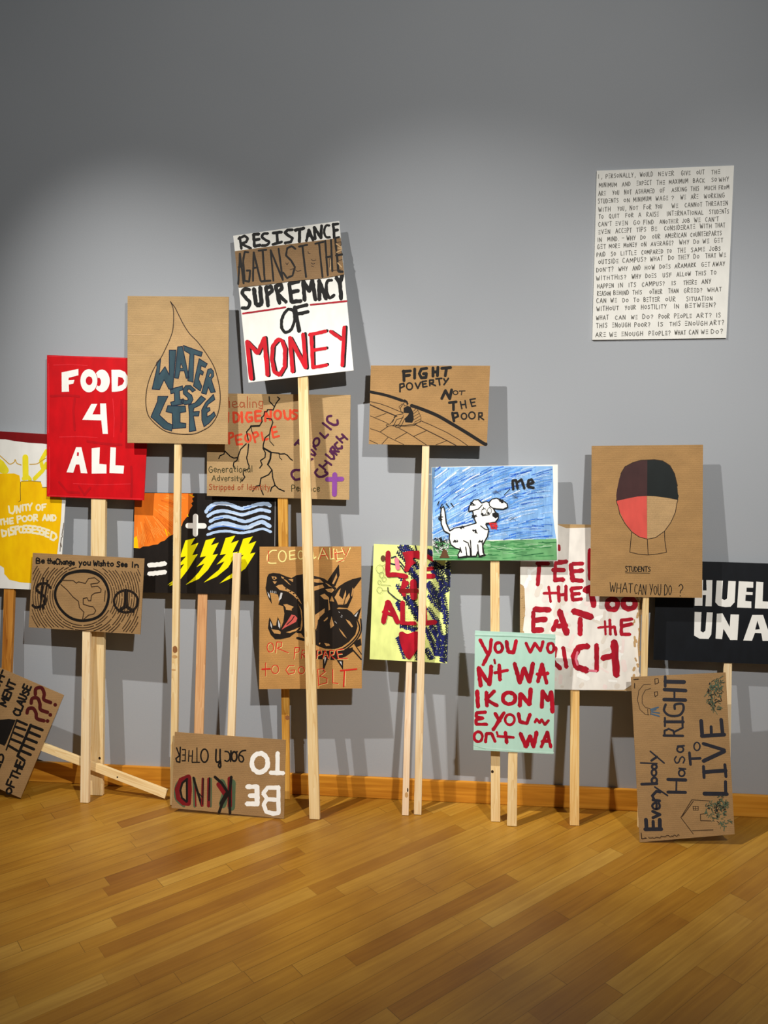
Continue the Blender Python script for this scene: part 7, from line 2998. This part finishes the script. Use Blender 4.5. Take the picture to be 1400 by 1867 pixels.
sign('protest_sign', 'pale mint green placard with crimson brush lettering running to its edges',
     loc=(0.2014, -0.2141, 0.0016), rot=(-0.07158, -0.00000, -0.00000), board='boardmint', thick=0.004,
     outline=[(-0.1617, 0.8214), (0.1704, 0.814), (0.1674, 0.3138), (-0.1638, 0.3169)], wood='pine', depth=0.019, sticks=[[(-0.016, 0.6343), (0.0205, 0.6343), (0.0202, 0.0003), (-0.0197, 0.0003)]], knots=[], art='''
lettering crimson
4 73 -704,3919 160,-290
4 73 -470,3934 -20,-246 -146,-299
7 66 -237,3768 -7,-46 -21,-36 -31,-21 -34,-1 -31,19 -22,35 -8,45 7,45 21,37 31,21 34,1 31,-19 22,-36
4 80 -156,3899 42,-217 108,-14 54,251
4 65 249,3876 90,-193 94,198 114,-163 54,202
7 61 824,3792 -6,-43 -18,-34 -27,-20 -30,0 -27,18 -19,33 -7,42 6,42 18,35 27,19 30,1 27,-18 19,-33
4 88 -732,3319 52,-374
4 88 -727,3328 233,-348 30,391
4 47 -403,3512 18,-86
4 80 -299,3399 17,-317
4 66 -394,3229 272,66
4 91 19,3438 112,-400 87,311 110,-284 70,390
4 79 503,3074 81,373 97,-399
4 79 485,3228 224,30
4 88 -751,2835 18,-335
4 81 -561,2819 14,-295
4 80 -393,2847 -178,-188 238,-116
7 84 40,2710 -12,-53 -35,-44 -51,-25 -56,-2 -52,21 -36,41 -13,53 12,53 35,43 51,25 57,2 51,-21 36,-41
4 91 136,2554 14,255 183,-219 25,324
4 87 588,2542 13,340 112,-192 68,181 27,-421
4 70 -569,2396 -191,-19 -8,-88 143,-23 -148,-41 6,-92 224,3
4 77 -374,2377 101,-161
4 77 -189,2398 -222,-370
7 55 28,2262 -9,-48 -26,-39 -39,-23 -43,-2 -39,20 -27,37 -10,48 9,48 26,39 39,22 43,2 39,-20 27,-37
4 76 109,2392 36,-177 136,-24 69,193
4 58 450,2221 33,70 66,-78 42,71 63,-107 77,95
7 59 -635,1874 -8,-46 -24,-37 -34,-22 -38,-1 -35,19 -24,35 -9,45 8,46 23,37 35,22 38,1 35,-19 24,-35
4 66 -568,1761 15,183 112,5 73,-166
4 47 -336,1988 17,-58
4 73 -157,1989 31,-224
4 58 -318,1896 333,-10
4 87 156,1973 116,-273 82,229 73,-222 59,308
4 72 585,1708 121,321 76,-313
4 72 601,1824 158,21
tape_strip mintlight
0 29 -802,4032 837,-1 814,-29
0 29 -808,1649 868,-38 774,-13
tape_strip mintdark
0 11 -802,4003 838,0 812,-30
0 11 -808,1672 241,-53
''')
sign('protest_sign', 'cardboard placard with a faceless head in a dark cap above STUDENTS WHAT CAN YOU DO',
     loc=(0.7389, -0.1700, 0.0016), rot=(-0.07181, -0.00000, -0.00000), board='cardboard_warm', thick=0.004,
     outline=[(-0.2215, 1.5974), (0.2262, 1.6029), (0.2312, 0.9706), (-0.2204, 0.9681)], wood='pine', depth=0.019, sticks=[[(-0.0001, 1.3605), (0.0223, 1.3605), (0.014, 0.0003), (-0.0129, 0.0003)]], knots=[], art='''
capped_head_drawing hatbrown
8 0 -598,6975 14,96 19,106 25,128 34,116 77,128 82,57 82,39 164,42 127,11 1,-746 -201,-16 -206,-44 -210,-51
capped_head_drawing hatblack
8 0 22,7698 143,5 164,-25 82,-40 72,-59 52,-80 36,-84 32,-105 22,-105 19,-211 16,-31 -15,-89 -245,45 -205,26 -168,7
capped_head_drawing coral
8 0 -590,6841 210,51 206,44 195,12 17,-889 -119,28 -104,54 -83,71 -94,107 -74,112 -85,184
capped_head_drawing card2
8 0 27,6948 168,-10 205,-23 241,-43 -33,-215 -79,-212 -140,-212 -183,-142 -167,-36
capped_head_drawing brownink
0 14 -596,6858 20,-84 16,-32 40,-180 106,-190 136,-169 156,-108 165,-40 163,31 179,136 124,181 89,212 24,169 23,95
0 14 -278,6186 -30,-408 170,-40 195,-14 195,24 179,37 -35,236 -11,201
0 14 43,6055 20,-331
0 14 -510,7411 81,144 164,90 164,47 266,13 164,-25 148,-97 94,-168 62,-252
lettering softblack
16 17 -394 5377 507 0 0 102 | STUDENTS
0 14 -391,5345 488,0
16 15 -708 4941 460 -12 6 188 | WHAT
16 14 -204 4908 231 -4 5 208 | CAN
16 14 103 4898 228 1 1 223 | YOU
16 14 402 4896 139 -1 4 237 | DO
16 16 678 4893 86 -2 8 237 | ?
''')
sign('protest_sign', 'black placard with bold white capitals HUEL UNA, cut off by the right edge',
     loc=(1.0974, -0.1078, 0.0016), rot=(-0.07666, -0.00000, -0.00000), board='boardink', thick=0.004,
     outline=[(-0.2952, 1.1147), (0.437, 1.1033), (0.4321, 0.6824), (-0.3029, 0.6907)], wood='palepine', depth=0.012, sticks=[[(-0.0139, 0.9596), (0.0186, 0.9596), (0.0168, 0.0003), (-0.0142, 0.0003)]], knots=[], art='''
lettering white
8 0 -679,5173 156,-1 -3,-224 75,2 -8,218 124,2 -8,-551 -127,-2 9,237 -67,-1 -3,-228 -159,-4
8 0 -249,5162 127,-1 -17,-376 50,-33 54,35 22,370 149,-3 -16,-439 -81,-96 -99,-12 -146,25 -65,74
8 0 196,5156 293,-8 -2,-123 -132,1 -3,-89 127,-6 -3,-57 -137,1 -6,-127 121,-11 2,-137 -286,3
8 0 548,5155 140,-9 -9,-400 252,-13 2,-141 -408,3
8 0 -688,4492 140,-1 -13,-400 52,-33 45,45 23,387 122,-1 -25,-468 -54,-93 -183,1 -111,64
8 0 -237,4464 115,9 149,-281 14,266 169,-2 -26,-535 -145,-4 -139,234 -25,-219 -131,6
8 0 476,4455 216,5 178,-539 -180,-5 -29,160 -126,6 -58,-168 -175,1
lettering boardink
8 0 580,4338 53,-178 -95,-12
''')
sign('protest_sign', 'tall brown cardboard placard standing sideways on the floor, reading EVERYBODY HAS A RIGHT TO LIVE',
     loc=(0.7068, -0.2879, 0.0016), rot=(-0.22203, -0.00000, -0.00000), board='cardboard_dull', thick=0.004,
     outline=[(-0.0223, 0.6538), (0.3561, 0.6843), (0.369, 0.0504), (0.0, 0.0)], wood=None, depth=0.019, sticks=[], knots=[], art='''
lettering inkblue
0 76 114,257 310,20
0 76 139,262 -9,180
0 76 400,283 0,172
0 63 271,277 -1,139
0 58 268,489 138,69 -140,54
2 45 340,661 3,120 -52,-15 -31,-51 39,-52 89,13 18,58 -19,53
0 54 408,825 -133,8
0 54 303,834 -26,55
0 54 263,915 85,93 72,-13
0 34 319,1089 245,-154
0 54 59,1133 303,24
3 45 363,1220 -5,-24 -15,-20 -21,-11 -24,-1 -20,9 -14,19 -5,23 6,23 14,20 22,11 23,1 21,-9 14,-18
3 41 354,1373 -5,-28 -13,-22 -19,-13 -20,-1 -18,12 -13,21 -4,27 5,27 14,22 18,13 21,1 18,-11 12,-21
3 45 363,1490 -5,-20 -13,-17 -19,-10 -20,0 -18,8 -13,15 -4,20 5,20 13,16 19,10 20,1 19,-8 12,-16
0 30 46,1551 325,2
0 32 246,1788 267,-219
0 45 263,1606 111,82 -21,-21
0 67 582,1250 343,5
0 63 576,1002 338,11
0 34 748,1247 -12,-238
3 34 912,1389 -7,-27 -16,-23 -24,-13 -26,-1 -23,11 -15,21 -5,27 6,27 17,23 23,13 26,1 23,-11 16,-21
0 34 806,1476 125,-7
2 29 754,1706 -33,-59 30,-66 50,19 31,72 47,35 38,-48 -29,-72
3 36 900,1854 -7,-24 -18,-19 -25,-12 -28,-1 -25,10 -17,18 -5,23 6,24 18,20 26,11 27,1 25,-9 17,-18
0 36 789,1912 125,14
0 50 520,2114 376,8
0 41 535,2125 2,84 81,41 93,-34 19,-80
0 38 731,2195 170,91
0 59 548,2389 362,13
0 41 550,2467 -4,-163
0 41 900,2497 -5,-190
2 48 571,2735 -33,-125 107,-93 189,13 87,115 -18,112 -143,-16 -10,-85
0 73 544,2834 420,4
0 73 557,3037 417,-8
0 41 753,3032 -5,-191
0 55 576,3298 -5,-193
0 82 578,3198 369,5
0 54 1016,1792 15,-228
0 54 1019,1674 204,19
3 29 1226,1926 -7,-35 -17,-28 -24,-16 -26,-1 -23,14 -15,27 -5,34 7,35 17,28 24,17 26,1 22,-15 16,-27
0 80 1288,1004 427,14
0 60 1698,1013 4,242
0 58 1284,1534 4,-215
0 58 1701,1585 13,-226
0 76 1291,1426 419,48
0 67 1298,1983 399,-108
0 76 1696,1848 -405,-204
0 76 1271,2133 436,46
0 76 1277,2137 -11,297
0 58 1458,2157 -1,167
0 71 1680,2174 -21,298
bracelet_drawing brownink
0 11 280,3134 -145,-15 -96,-121 -31,-194 49,-190 104,-92 74,-8
0 11 278,3049 -107,-36 -66,-120 -3,-149 62,-83 95,-18
0 11 210,2630 4,-116
0 11 259,2643 7,-127
1 14 367,3244 64,13 11,-85 -73,-35
1 14 351,2976 63,13 5,-64 -56,-40
bracelet_drawing steelblue
0 30 273,2626 149,48
0 30 277,2537 158,-41
0 30 289,2576 151,-16
0 30 289,2606 85,24
house_drawing brownink
0 13 1038,875 359,-9
0 13 1038,875 -224,-354 230,-304
0 13 1062,844 -219,-301
0 13 1031,277 399,37
0 13 1318,627 -124,-26 1,-122 200,5
1 11 1055,747 103,5 -3,-72 -94,-4
0 9 1108,750 -2,-72
0 9 1058,712 99,5
plant_drawing leafgreen
0 10 1384,852 -23,-44
0 7 1410,706 29,-49
0 15 1544,618 54,3
0 11 1595,833 -35,-51
0 8 1596,529 39,2
0 17 1481,836 37,-30
0 16 1466,817 76,-24
0 13 1412,729 14,-57
0 13 1327,816 -18,-30
0 15 1422,625 42,-20
0 13 1365,779 68,-10
0 15 1393,616 -47,-70
0 10 1303,682 27,-46
0 8 1586,731 82,-2
0 16 1641,601 56,8
0 7 1453,520 -49,-59
0 11 1392,786 61,42
0 15 1427,532 81,11
plant_drawing leafdark
0 14 1658,641 12,-39
0 7 1505,674 58,-22
0 12 1435,498 21,-18
0 11 1457,732 50,42
0 9 1306,575 43,22
0 17 1351,748 18,-22
0 14 1538,875 -5,-81
0 8 1483,744 56,23
0 14 1285,642 27,-9
plant_drawing softblack
0 11 1467,781 16,-72
0 15 1510,595 7,-39
0 9 1513,799 -11,-72
0 11 1512,484 53,-45
0 16 1330,766 40,19
0 9 1657,689 43,-1
0 12 1461,683 64,25
0 15 1554,863 71,14
0 15 1418,710 17,-57
plant_drawing leafgreen
0 9 1382,557 16,-23
0 8 1588,536 79,35
0 12 1531,834 49,13
0 12 1514,523 32,9
0 10 1606,791 -28,-54
0 8 1637,809 1,-29
0 17 1497,588 36,35
0 15 1307,652 26,-44
0 8 1437,815 50,-38
0 17 1662,678 -31,-46
0 11 1408,627 10,-77
0 9 1366,584 31,-7
0 16 1403,787 30,-15
0 17 1565,598 -58,-64
0 13 1430,880 -34,-64
0 15 1555,857 -31,-66
0 10 1445,779 -6,-47
0 15 1327,763 74,-30
plant_drawing leafdark
0 15 1567,709 45,10
0 14 1486,636 51,-6
0 15 1680,691 -40,-67
0 11 1573,695 28,-8
0 16 1639,747 45,-28
0 16 1587,726 25,-53
0 7 1562,661 -16,-28
0 11 1415,554 44,-7
0 13 1304,790 2,-38
plant_drawing softblack
0 15 1500,730 27,-69
0 17 1340,719 35,-2
0 10 1531,777 -38,-78
0 15 1635,700 54,31
0 16 1525,592 2,-35
0 17 1518,705 -39,-60
0 9 1404,829 12,-27
0 11 1653,625 40,8
0 13 1560,757 -32,-69
plant_drawing leafgreen
0 10 1478,721 28,-56
0 17 1573,871 -41,-44
0 17 1642,654 57,22
0 17 1306,667 -27,-55
0 16 1314,706 -10,-43
0 15 1607,790 28,-6
0 11 1537,617 20,-61
0 14 1417,684 34,-43
0 13 1641,886 2,-54
0 17 1700,819 -43,-67
0 13 1569,832 42,-48
0 13 1701,806 25,-66
0 9 1614,746 47,2
0 13 1619,864 29,-19
0 12 1662,861 59,0
0 15 1676,826 75,28
0 13 1542,942 42,34
0 7 1610,905 -37,-59
0 7 1581,897 49,22
0 10 1624,781 76,-26
0 16 1684,861 11,-38
0 9 1689,860 61,-2
0 9 1570,770 -24,-37
0 15 1701,904 -16,-45
0 13 1612,884 29,-33
0 13 1724,839 16,-76
plant_drawing leafdark
0 10 1610,956 74,36
0 8 1516,851 54,-21
0 10 1562,845 -62,-64
0 15 1689,857 32,-42
0 13 1536,940 29,27
0 17 1548,784 62,-47
0 8 1508,825 -17,-29
0 11 1717,880 11,-27
0 17 1568,903 61,24
plant_drawing softblack
0 17 1620,748 66,26
0 8 1607,966 48,-25
0 12 1526,833 35,-14
0 10 1605,766 55,22
0 16 1564,796 31,-12
0 8 1567,915 14,-70
0 12 1679,819 42,-15
0 8 1530,815 -27,-57
0 13 1683,857 7,-38
plant_drawing leafgreen
0 12 1674,804 77,20
0 18 1618,923 -3,-37
0 8 1630,818 40,8
0 15 1656,844 12,-74
0 17 1763,496 34,-37
0 11 1539,421 39,29
0 16 1572,482 51,-51
0 7 1577,380 -4,-34
0 14 1671,441 57,26
0 12 1618,478 67,-26
0 9 1664,514 -43,-71
0 7 1597,422 55,-47
0 11 1615,392 77,2
0 12 1596,439 53,-20
0 10 1685,459 27,-7
0 15 1649,380 -10,-72
0 10 1761,502 49,-3
0 15 1573,477 25,-79
0 16 1716,508 77,-31
0 8 1710,508 64,30
0 13 1441,2972 -11,-46
0 18 1479,3007 -17,-45
0 10 1529,3007 36,-47
0 11 1621,2753 -21,-52
0 16 1534,2707 -22,-25
0 12 1569,3104 14,-40
0 9 1505,2658 4,-52
0 15 1513,2792 11,-70
0 9 1412,3006 -48,-65
0 9 1469,3059 64,54
0 8 1417,2876 -43,-77
0 9 1486,2746 5,-49
0 10 1505,3066 -47,-72
0 7 1467,2880 38,30
0 8 1411,3085 44,-13
0 14 1372,2962 -27,-40
0 15 1639,2732 48,-31
0 15 1631,3180 7,-86
plant_drawing leafdark
0 10 1590,3002 62,44
0 8 1443,2828 28,-66
0 9 1495,2708 -12,-55
0 10 1565,3061 69,3
0 15 1595,2987 72,16
0 14 1500,3231 53,36
0 18 1505,3084 54,46
0 7 1475,2857 -17,-28
0 17 1576,3203 -12,-40
plant_drawing softblack
0 15 1625,2840 36,-4
0 18 1408,2797 69,-48
0 9 1671,3082 49,-56
0 15 1461,2944 41,-55
0 18 1547,2854 31,29
0 15 1656,2929 21,-80
0 10 1647,2977 -32,-58
0 18 1538,2765 14,-33
0 13 1412,3039 56,4
plant_drawing leafgreen
0 8 1547,2644 42,-72
0 9 1525,2700 10,-64
0 16 1563,3084 21,-39
0 16 1477,2958 52,14
0 15 1463,2852 -45,-55
0 16 1404,3008 42,-4
0 9 1475,2847 16,-40
0 15 1636,2927 41,24
0 14 1647,2977 21,-72
0 14 1474,2665 65,48
0 7 1529,3204 -28,-31
0 11 1436,2875 69,8
0 7 1468,3068 35,29
0 12 1589,3082 -28,-62
0 15 1487,3209 -35,-38
0 10 1553,2960 -19,-76
0 8 1558,2837 -31,-68
0 10 1406,2791 76,10
plant_drawing leafdark
0 16 1493,2970 -15,-86
0 15 1483,3112 82,8
0 8 1472,3104 4,-38
0 15 1504,2849 -13,-86
0 16 1594,2675 63,0
0 14 1504,2804 55,-3
0 18 1692,3023 -19,-36
0 10 1487,3128 29,-75
0 10 1574,3053 20,-38
plant_drawing softblack
0 18 1425,3076 7,-87
0 8 1417,2858 22,-68
0 8 1503,2728 20,-81
0 10 1406,2870 71,-2
0 16 1456,3200 -9,-32
0 11 1430,3071 -35,-62
0 11 1446,2954 86,20
0 18 1536,3025 25,-62
0 17 1561,2816 66,30
plant_drawing leafgreen
0 12 1543,3229 82,22
0 17 1487,3159 -31,-61
0 11 1611,2816 46,-27
0 12 1572,2971 21,-43
0 9 1610,2728 54,-27
0 12 1455,2726 43,26
0 17 1471,2885 41,1
0 10 1383,2857 26,-35
0 17 1500,3143 72,12
0 15 1491,3070 68,-2
0 10 1617,2691 42,2
0 13 1483,3170 -34,-53
0 9 1559,3052 -17,-48
0 15 1623,3136 -37,-58
0 7 1598,2740 -23,-68
0 15 1580,3187 -60,-66
0 8 1584,2871 71,-21
0 15 1499,2852 -26,-42
0 13 1616,3199 -32,-45
0 10 1653,3195 17,-26
0 9 1637,3077 28,-35
0 15 1564,3219 40,-71
0 13 1664,3225 59,44
0 10 1575,3247 62,29
0 11 1680,3214 74,18
0 16 1640,3068 40,37
0 9 1629,3297 9,-81
0 12 1626,3144 25,-50
0 10 1620,3216 54,-32
0 10 1581,3275 -10,-46
0 14 1650,3298 71,52
0 10 1677,3160 19,-62
0 9 1588,3097 43,-43
0 15 1680,3121 36,28
0 13 1600,3240 20,-84
0 13 1690,3107 -15,-50
plant_drawing leafdark
0 9 1585,3113 2,-59
0 11 1666,3209 74,6
0 10 1620,3099 34,2
0 11 1578,3113 38,-42
0 8 1632,3257 10,-38
0 14 1669,3270 8,-49
0 13 1607,3299 -20,-30
0 14 1679,3130 -39,-47
signature brownink
0 13 29,185 8,-112 94,15 -31,9
0 14 -59,3220 97,14
0 14 -43,3145 -6,-97
0 11 173,110 20,-18 21,7 20,0 21,7 21,-13 20,8 21,15 21,-1 21,2 20,-9 21,4 21,32 21,-5 20,0 21,-1 21,3 21,18 20,5 21,-2 20,-18 21,-2 21,18 20,-14 21,31 21,3 20,-25 21,9 21,28 20,-11
''')
sign('wall_poster', 'white handwritten text panel hung alone on the grey wall at upper right',
     loc=(0.5170, -0.0060, 2.0381), rot=(0.00000, -0.00000, 0.00000), board='boardwhite', thick=0.005,
     outline=[(0.0023, 0.6855), (0.5437, 0.6862), (0.5395, -0.0001), (0.0, 0.0)], wood=None, depth=0, sticks=[], knots=[], art='''
handwriting noteink
16 11 38 3271 24 0 -2 84 | I
16 11 104 3271 19 0 -2 84 | ,
16 11 199 3271 545 2 -2 84 | PERSONALLY
16 11 772 3274 19 0 -2 84 | ,
16 11 880 3274 250 1 -2 84 | WOULD
16 11 1246 3275 302 1 -3 84 | NEVER
16 11 1698 3277 173 1 -3 83 | GIVE
16 11 1997 3278 149 1 -3 83 | OUT
16 11 2285 3279 167 1 -3 83 | THE
16 11 66 3095 354 4 -2 84 | MINIMUM
16 11 526 3101 164 2 -2 84 | AND
16 11 819 3104 292 4 -2 84 | EXPECT
16 11 1216 3109 158 2 -3 84 | THE
16 11 1460 3113 370 5 -3 84 | MAXIMUM
16 11 1934 3119 219 3 -3 83 | BACK
16 11 2297 3123 96 1 -3 83 | SO
16 11 2439 3125 187 2 -3 83 | WHY
16 11 58 2926 142 3 -2 85 | ARE
16 11 342 2931 125 2 -2 84 | YOU
16 11 577 2935 141 3 -2 84 | NOT
16 11 800 2939 374 7 -2 84 | ASHAMED
16 11 1286 2948 93 2 -3 84 | OF
16 11 1518 2953 294 5 -3 84 | ASKING
16 11 1893 2960 157 3 -3 84 | THIS
16 11 2165 2965 211 4 -3 83 | MUCH
16 11 2445 2970 194 4 -3 83 | FROM
16 11 55 2773 402 6 -2 85 | STUDENTS
16 11 569 2780 113 2 -2 84 | ON
16 11 762 2783 351 5 -2 84 | MINIMUM
16 11 1207 2790 240 4 -3 84 | WAGE
16 11 1516 2794 46 1 -3 84 | ?
16 11 1697 2797 104 2 -3 84 | WE
16 11 1903 2800 138 2 -3 84 | ARE
16 11 2159 2804 395 6 -3 84 | WORKING
16 11 66 2608 237 5 -2 85 | WITH
16 11 451 2615 127 3 -2 85 | YOU
16 11 602 2618 19 0 -2 85 | ,
16 11 696 2620 160 3 -2 85 | NOT
16 11 973 2625 145 3 -2 84 | FOR
16 11 1207 2630 128 3 -3 84 | YOU
16 11 1528 2636 121 2 -3 84 | WE
16 11 1788 2642 335 7 -3 84 | CANNOT
16 11 2199 2650 425 8 -3 84 | THREATEN
16 11 76 2466 88 1 -2 85 | TO
16 11 282 2468 201 2 -2 85 | QUIT
16 11 613 2472 153 2 -2 85 | FOR
16 11 872 2475 47 1 -2 85 | A
16 11 1036 2477 234 3 -2 84 | RAISE
16 11 1440 2481 712 8 -3 84 | INTERNATIONAL
16 11 2274 2491 377 4 -3 84 | STUDENTS
16 11 73 2312 261 3 -2 85 | CAN'T
16 11 416 2317 241 3 -2 85 | EVEN
16 11 777 2322 122 2 -2 85 | GO
16 11 977 2324 197 3 -2 85 | FIND
16 11 1298 2328 366 5 -3 84 | ANOTHER
16 11 1745 2334 141 2 -3 84 | JOB
16 11 1983 2337 116 2 -3 84 | WE
16 11 2203 2340 253 3 -3 84 | CAN'T
16 11 76 2158 232 6 -2 85 | EVEN
16 11 420 2167 319 8 -2 85 | ACCEPT
16 11 840 2178 188 5 -2 85 | TIPS
16 11 1143 2185 101 3 -2 85 | BE
16 11 1395 2192 604 16 -3 85 | CONSIDERATE
16 11 2099 2210 224 6 -3 84 | WITH
16 11 2398 2218 188 5 -3 84 | THAT
16 11 63 2003 76 2 -2 85 | IN
16 11 263 2008 220 5 -2 85 | MIND.
16 11 554 2016 40 1 -2 85 | -
16 11 649 2018 172 4 -2 85 | WHY
16 11 927 2025 94 2 -2 85 | DO
16 11 1161 2031 152 4 -3 85 | OUR
16 11 1412 2037 419 10 -3 85 | AMERICAN
16 11 1919 2050 605 15 -3 84 | COUNTERPARTS
16 11 60 1858 166 4 -2 86 | GET
16 11 297 1865 213 6 -2 85 | MORE
16 11 593 1873 259 7 -2 85 | MONEY
16 11 942 1882 99 3 -2 85 | ON
16 11 1135 1887 444 12 -2 85 | AVERAGE?
16 11 1700 1902 193 5 -3 85 | WHY
16 11 1986 1910 100 3 -3 84 | DO
16 11 2164 1915 122 3 -3 84 | WE
16 11 2391 1921 168 5 -3 84 | GET
16 11 52 1698 167 4 -2 86 | PAID
16 11 342 1706 90 2 -2 86 | SO
16 11 539 1712 307 8 -2 85 | LITTLE
16 11 956 1723 422 11 -2 85 | COMPARED
16 11 1463 1736 86 2 -3 85 | TO
16 11 1673 1742 156 4 -3 85 | THE
16 11 1940 1749 267 7 -3 85 | SAME
16 11 2299 1759 217 6 -3 84 | JOBS
16 11 91 1549 397 13 -2 86 | OUTSIDE
16 11 578 1565 467 15 -2 86 | CAMPUS?
16 11 1132 1583 246 8 -2 85 | WHAT
16 11 1495 1595 105 3 -3 85 | DO
16 11 1687 1601 217 7 -3 85 | THEY
16 11 1996 1612 104 3 -3 85 | DO
16 11 2228 1619 201 7 -3 85 | THAT
16 11 2498 1628 129 4 -3 84 | WE
16 11 54 1388 338 9 -2 86 | DON'T?
16 11 499 1400 178 5 -2 86 | WHY
16 11 783 1408 153 4 -2 86 | AND
16 11 1031 1415 193 5 -2 85 | HOW
16 11 1325 1423 211 6 -3 85 | DOES
16 11 1625 1431 417 11 -3 85 | ARAMARK
16 11 2158 1445 162 4 -3 85 | GET
16 11 2373 1451 238 6 -3 85 | AWAY
16 11 51 1221 270 7 -2 86 | WITH
16 11 354 1228 299 8 -2 86 | THIS?
16 11 771 1239 182 5 -2 86 | WHY
16 11 1048 1246 212 5 -2 86 | DOES
16 11 1393 1255 171 4 -3 85 | USF
16 11 1670 1262 275 7 -3 85 | ALLOW
16 11 2043 1271 204 5 -3 85 | THIS
16 11 2344 1279 104 3 -3 85 | TO
16 11 79 1058 327 6 -2 86 | HAPPEN
16 11 501 1067 90 2 -2 86 | IN
16 11 714 1071 142 3 -2 86 | ITS
16 11 982 1076 447 9 -2 86 | CAMPUS?
16 11 1577 1088 80 2 -3 85 | IS
16 11 1811 1093 256 5 -3 85 | THERE
16 11 2170 1100 181 4 -3 85 | ANY
16 11 82 905 263 4 -2 86 | REASON
16 11 412 910 302 5 -2 86 | BEHIND
16 11 797 916 182 3 -2 86 | THIS
16 11 1140 921 247 4 -3 86 | OTHER
16 11 1516 927 195 3 -3 86 | THAN
16 11 1828 931 354 5 -3 85 | GREED?
16 11 2291 938 274 4 -3 85 | WHAT
16 11 69 761 191 0 -2 87 | CAN
16 11 354 762 122 0 -2 86 | WE
16 11 599 762 112 0 -2 86 | DO
16 11 820 763 107 0 -2 86 | TO
16 11 1026 763 314 1 -2 86 | BETTER
16 11 1463 764 193 0 -3 86 | OUR
16 11 1880 764 510 1 -3 86 | SITUATION
16 11 73 597 447 7 -2 87 | WITHOUT
16 11 651 606 214 3 -2 86 | YOUR
16 11 978 611 505 8 -2 86 | HOSTILITY
16 11 1639 621 94 1 -3 86 | IN
16 11 1866 624 594 9 -3 86 | BETWEEN?
16 11 70 412 247 1 -2 87 | WHAT
16 11 458 413 203 1 -2 87 | CAN
16 11 780 414 126 1 -2 87 | WE
16 11 1012 415 206 1 -2 86 | DO?
16 11 1339 417 212 1 -3 86 | POOR
16 11 1650 418 340 1 -3 86 | PEOPLE
16 11 2088 420 294 1 -3 86 | ART?
16 11 2487 421 79 0 -3 86 | IS
16 11 74 247 223 2 -2 87 | THIS
16 11 402 250 365 3 -2 87 | ENOUGH
16 11 855 253 308 2 -2 87 | POOR?
16 11 1329 257 94 1 -3 86 | IS
16 11 1561 259 212 2 -3 86 | THIS
16 11 1871 261 435 4 -3 86 | ENOUGH
16 11 2357 265 279 2 -3 86 | ART?
16 11 66 60 204 3 -2 87 | ARE
16 11 349 64 141 2 -2 87 | WE
16 11 593 67 429 6 -2 87 | ENOUGH
16 11 1148 74 430 6 -3 87 | PEOPLE?
16 11 1668 81 216 3 -3 86 | WHAT
16 11 1954 85 176 2 -3 86 | CAN
16 11 2195 88 133 2 -3 86 | WE
16 11 2394 91 226 3 -3 86 | DO?
''')
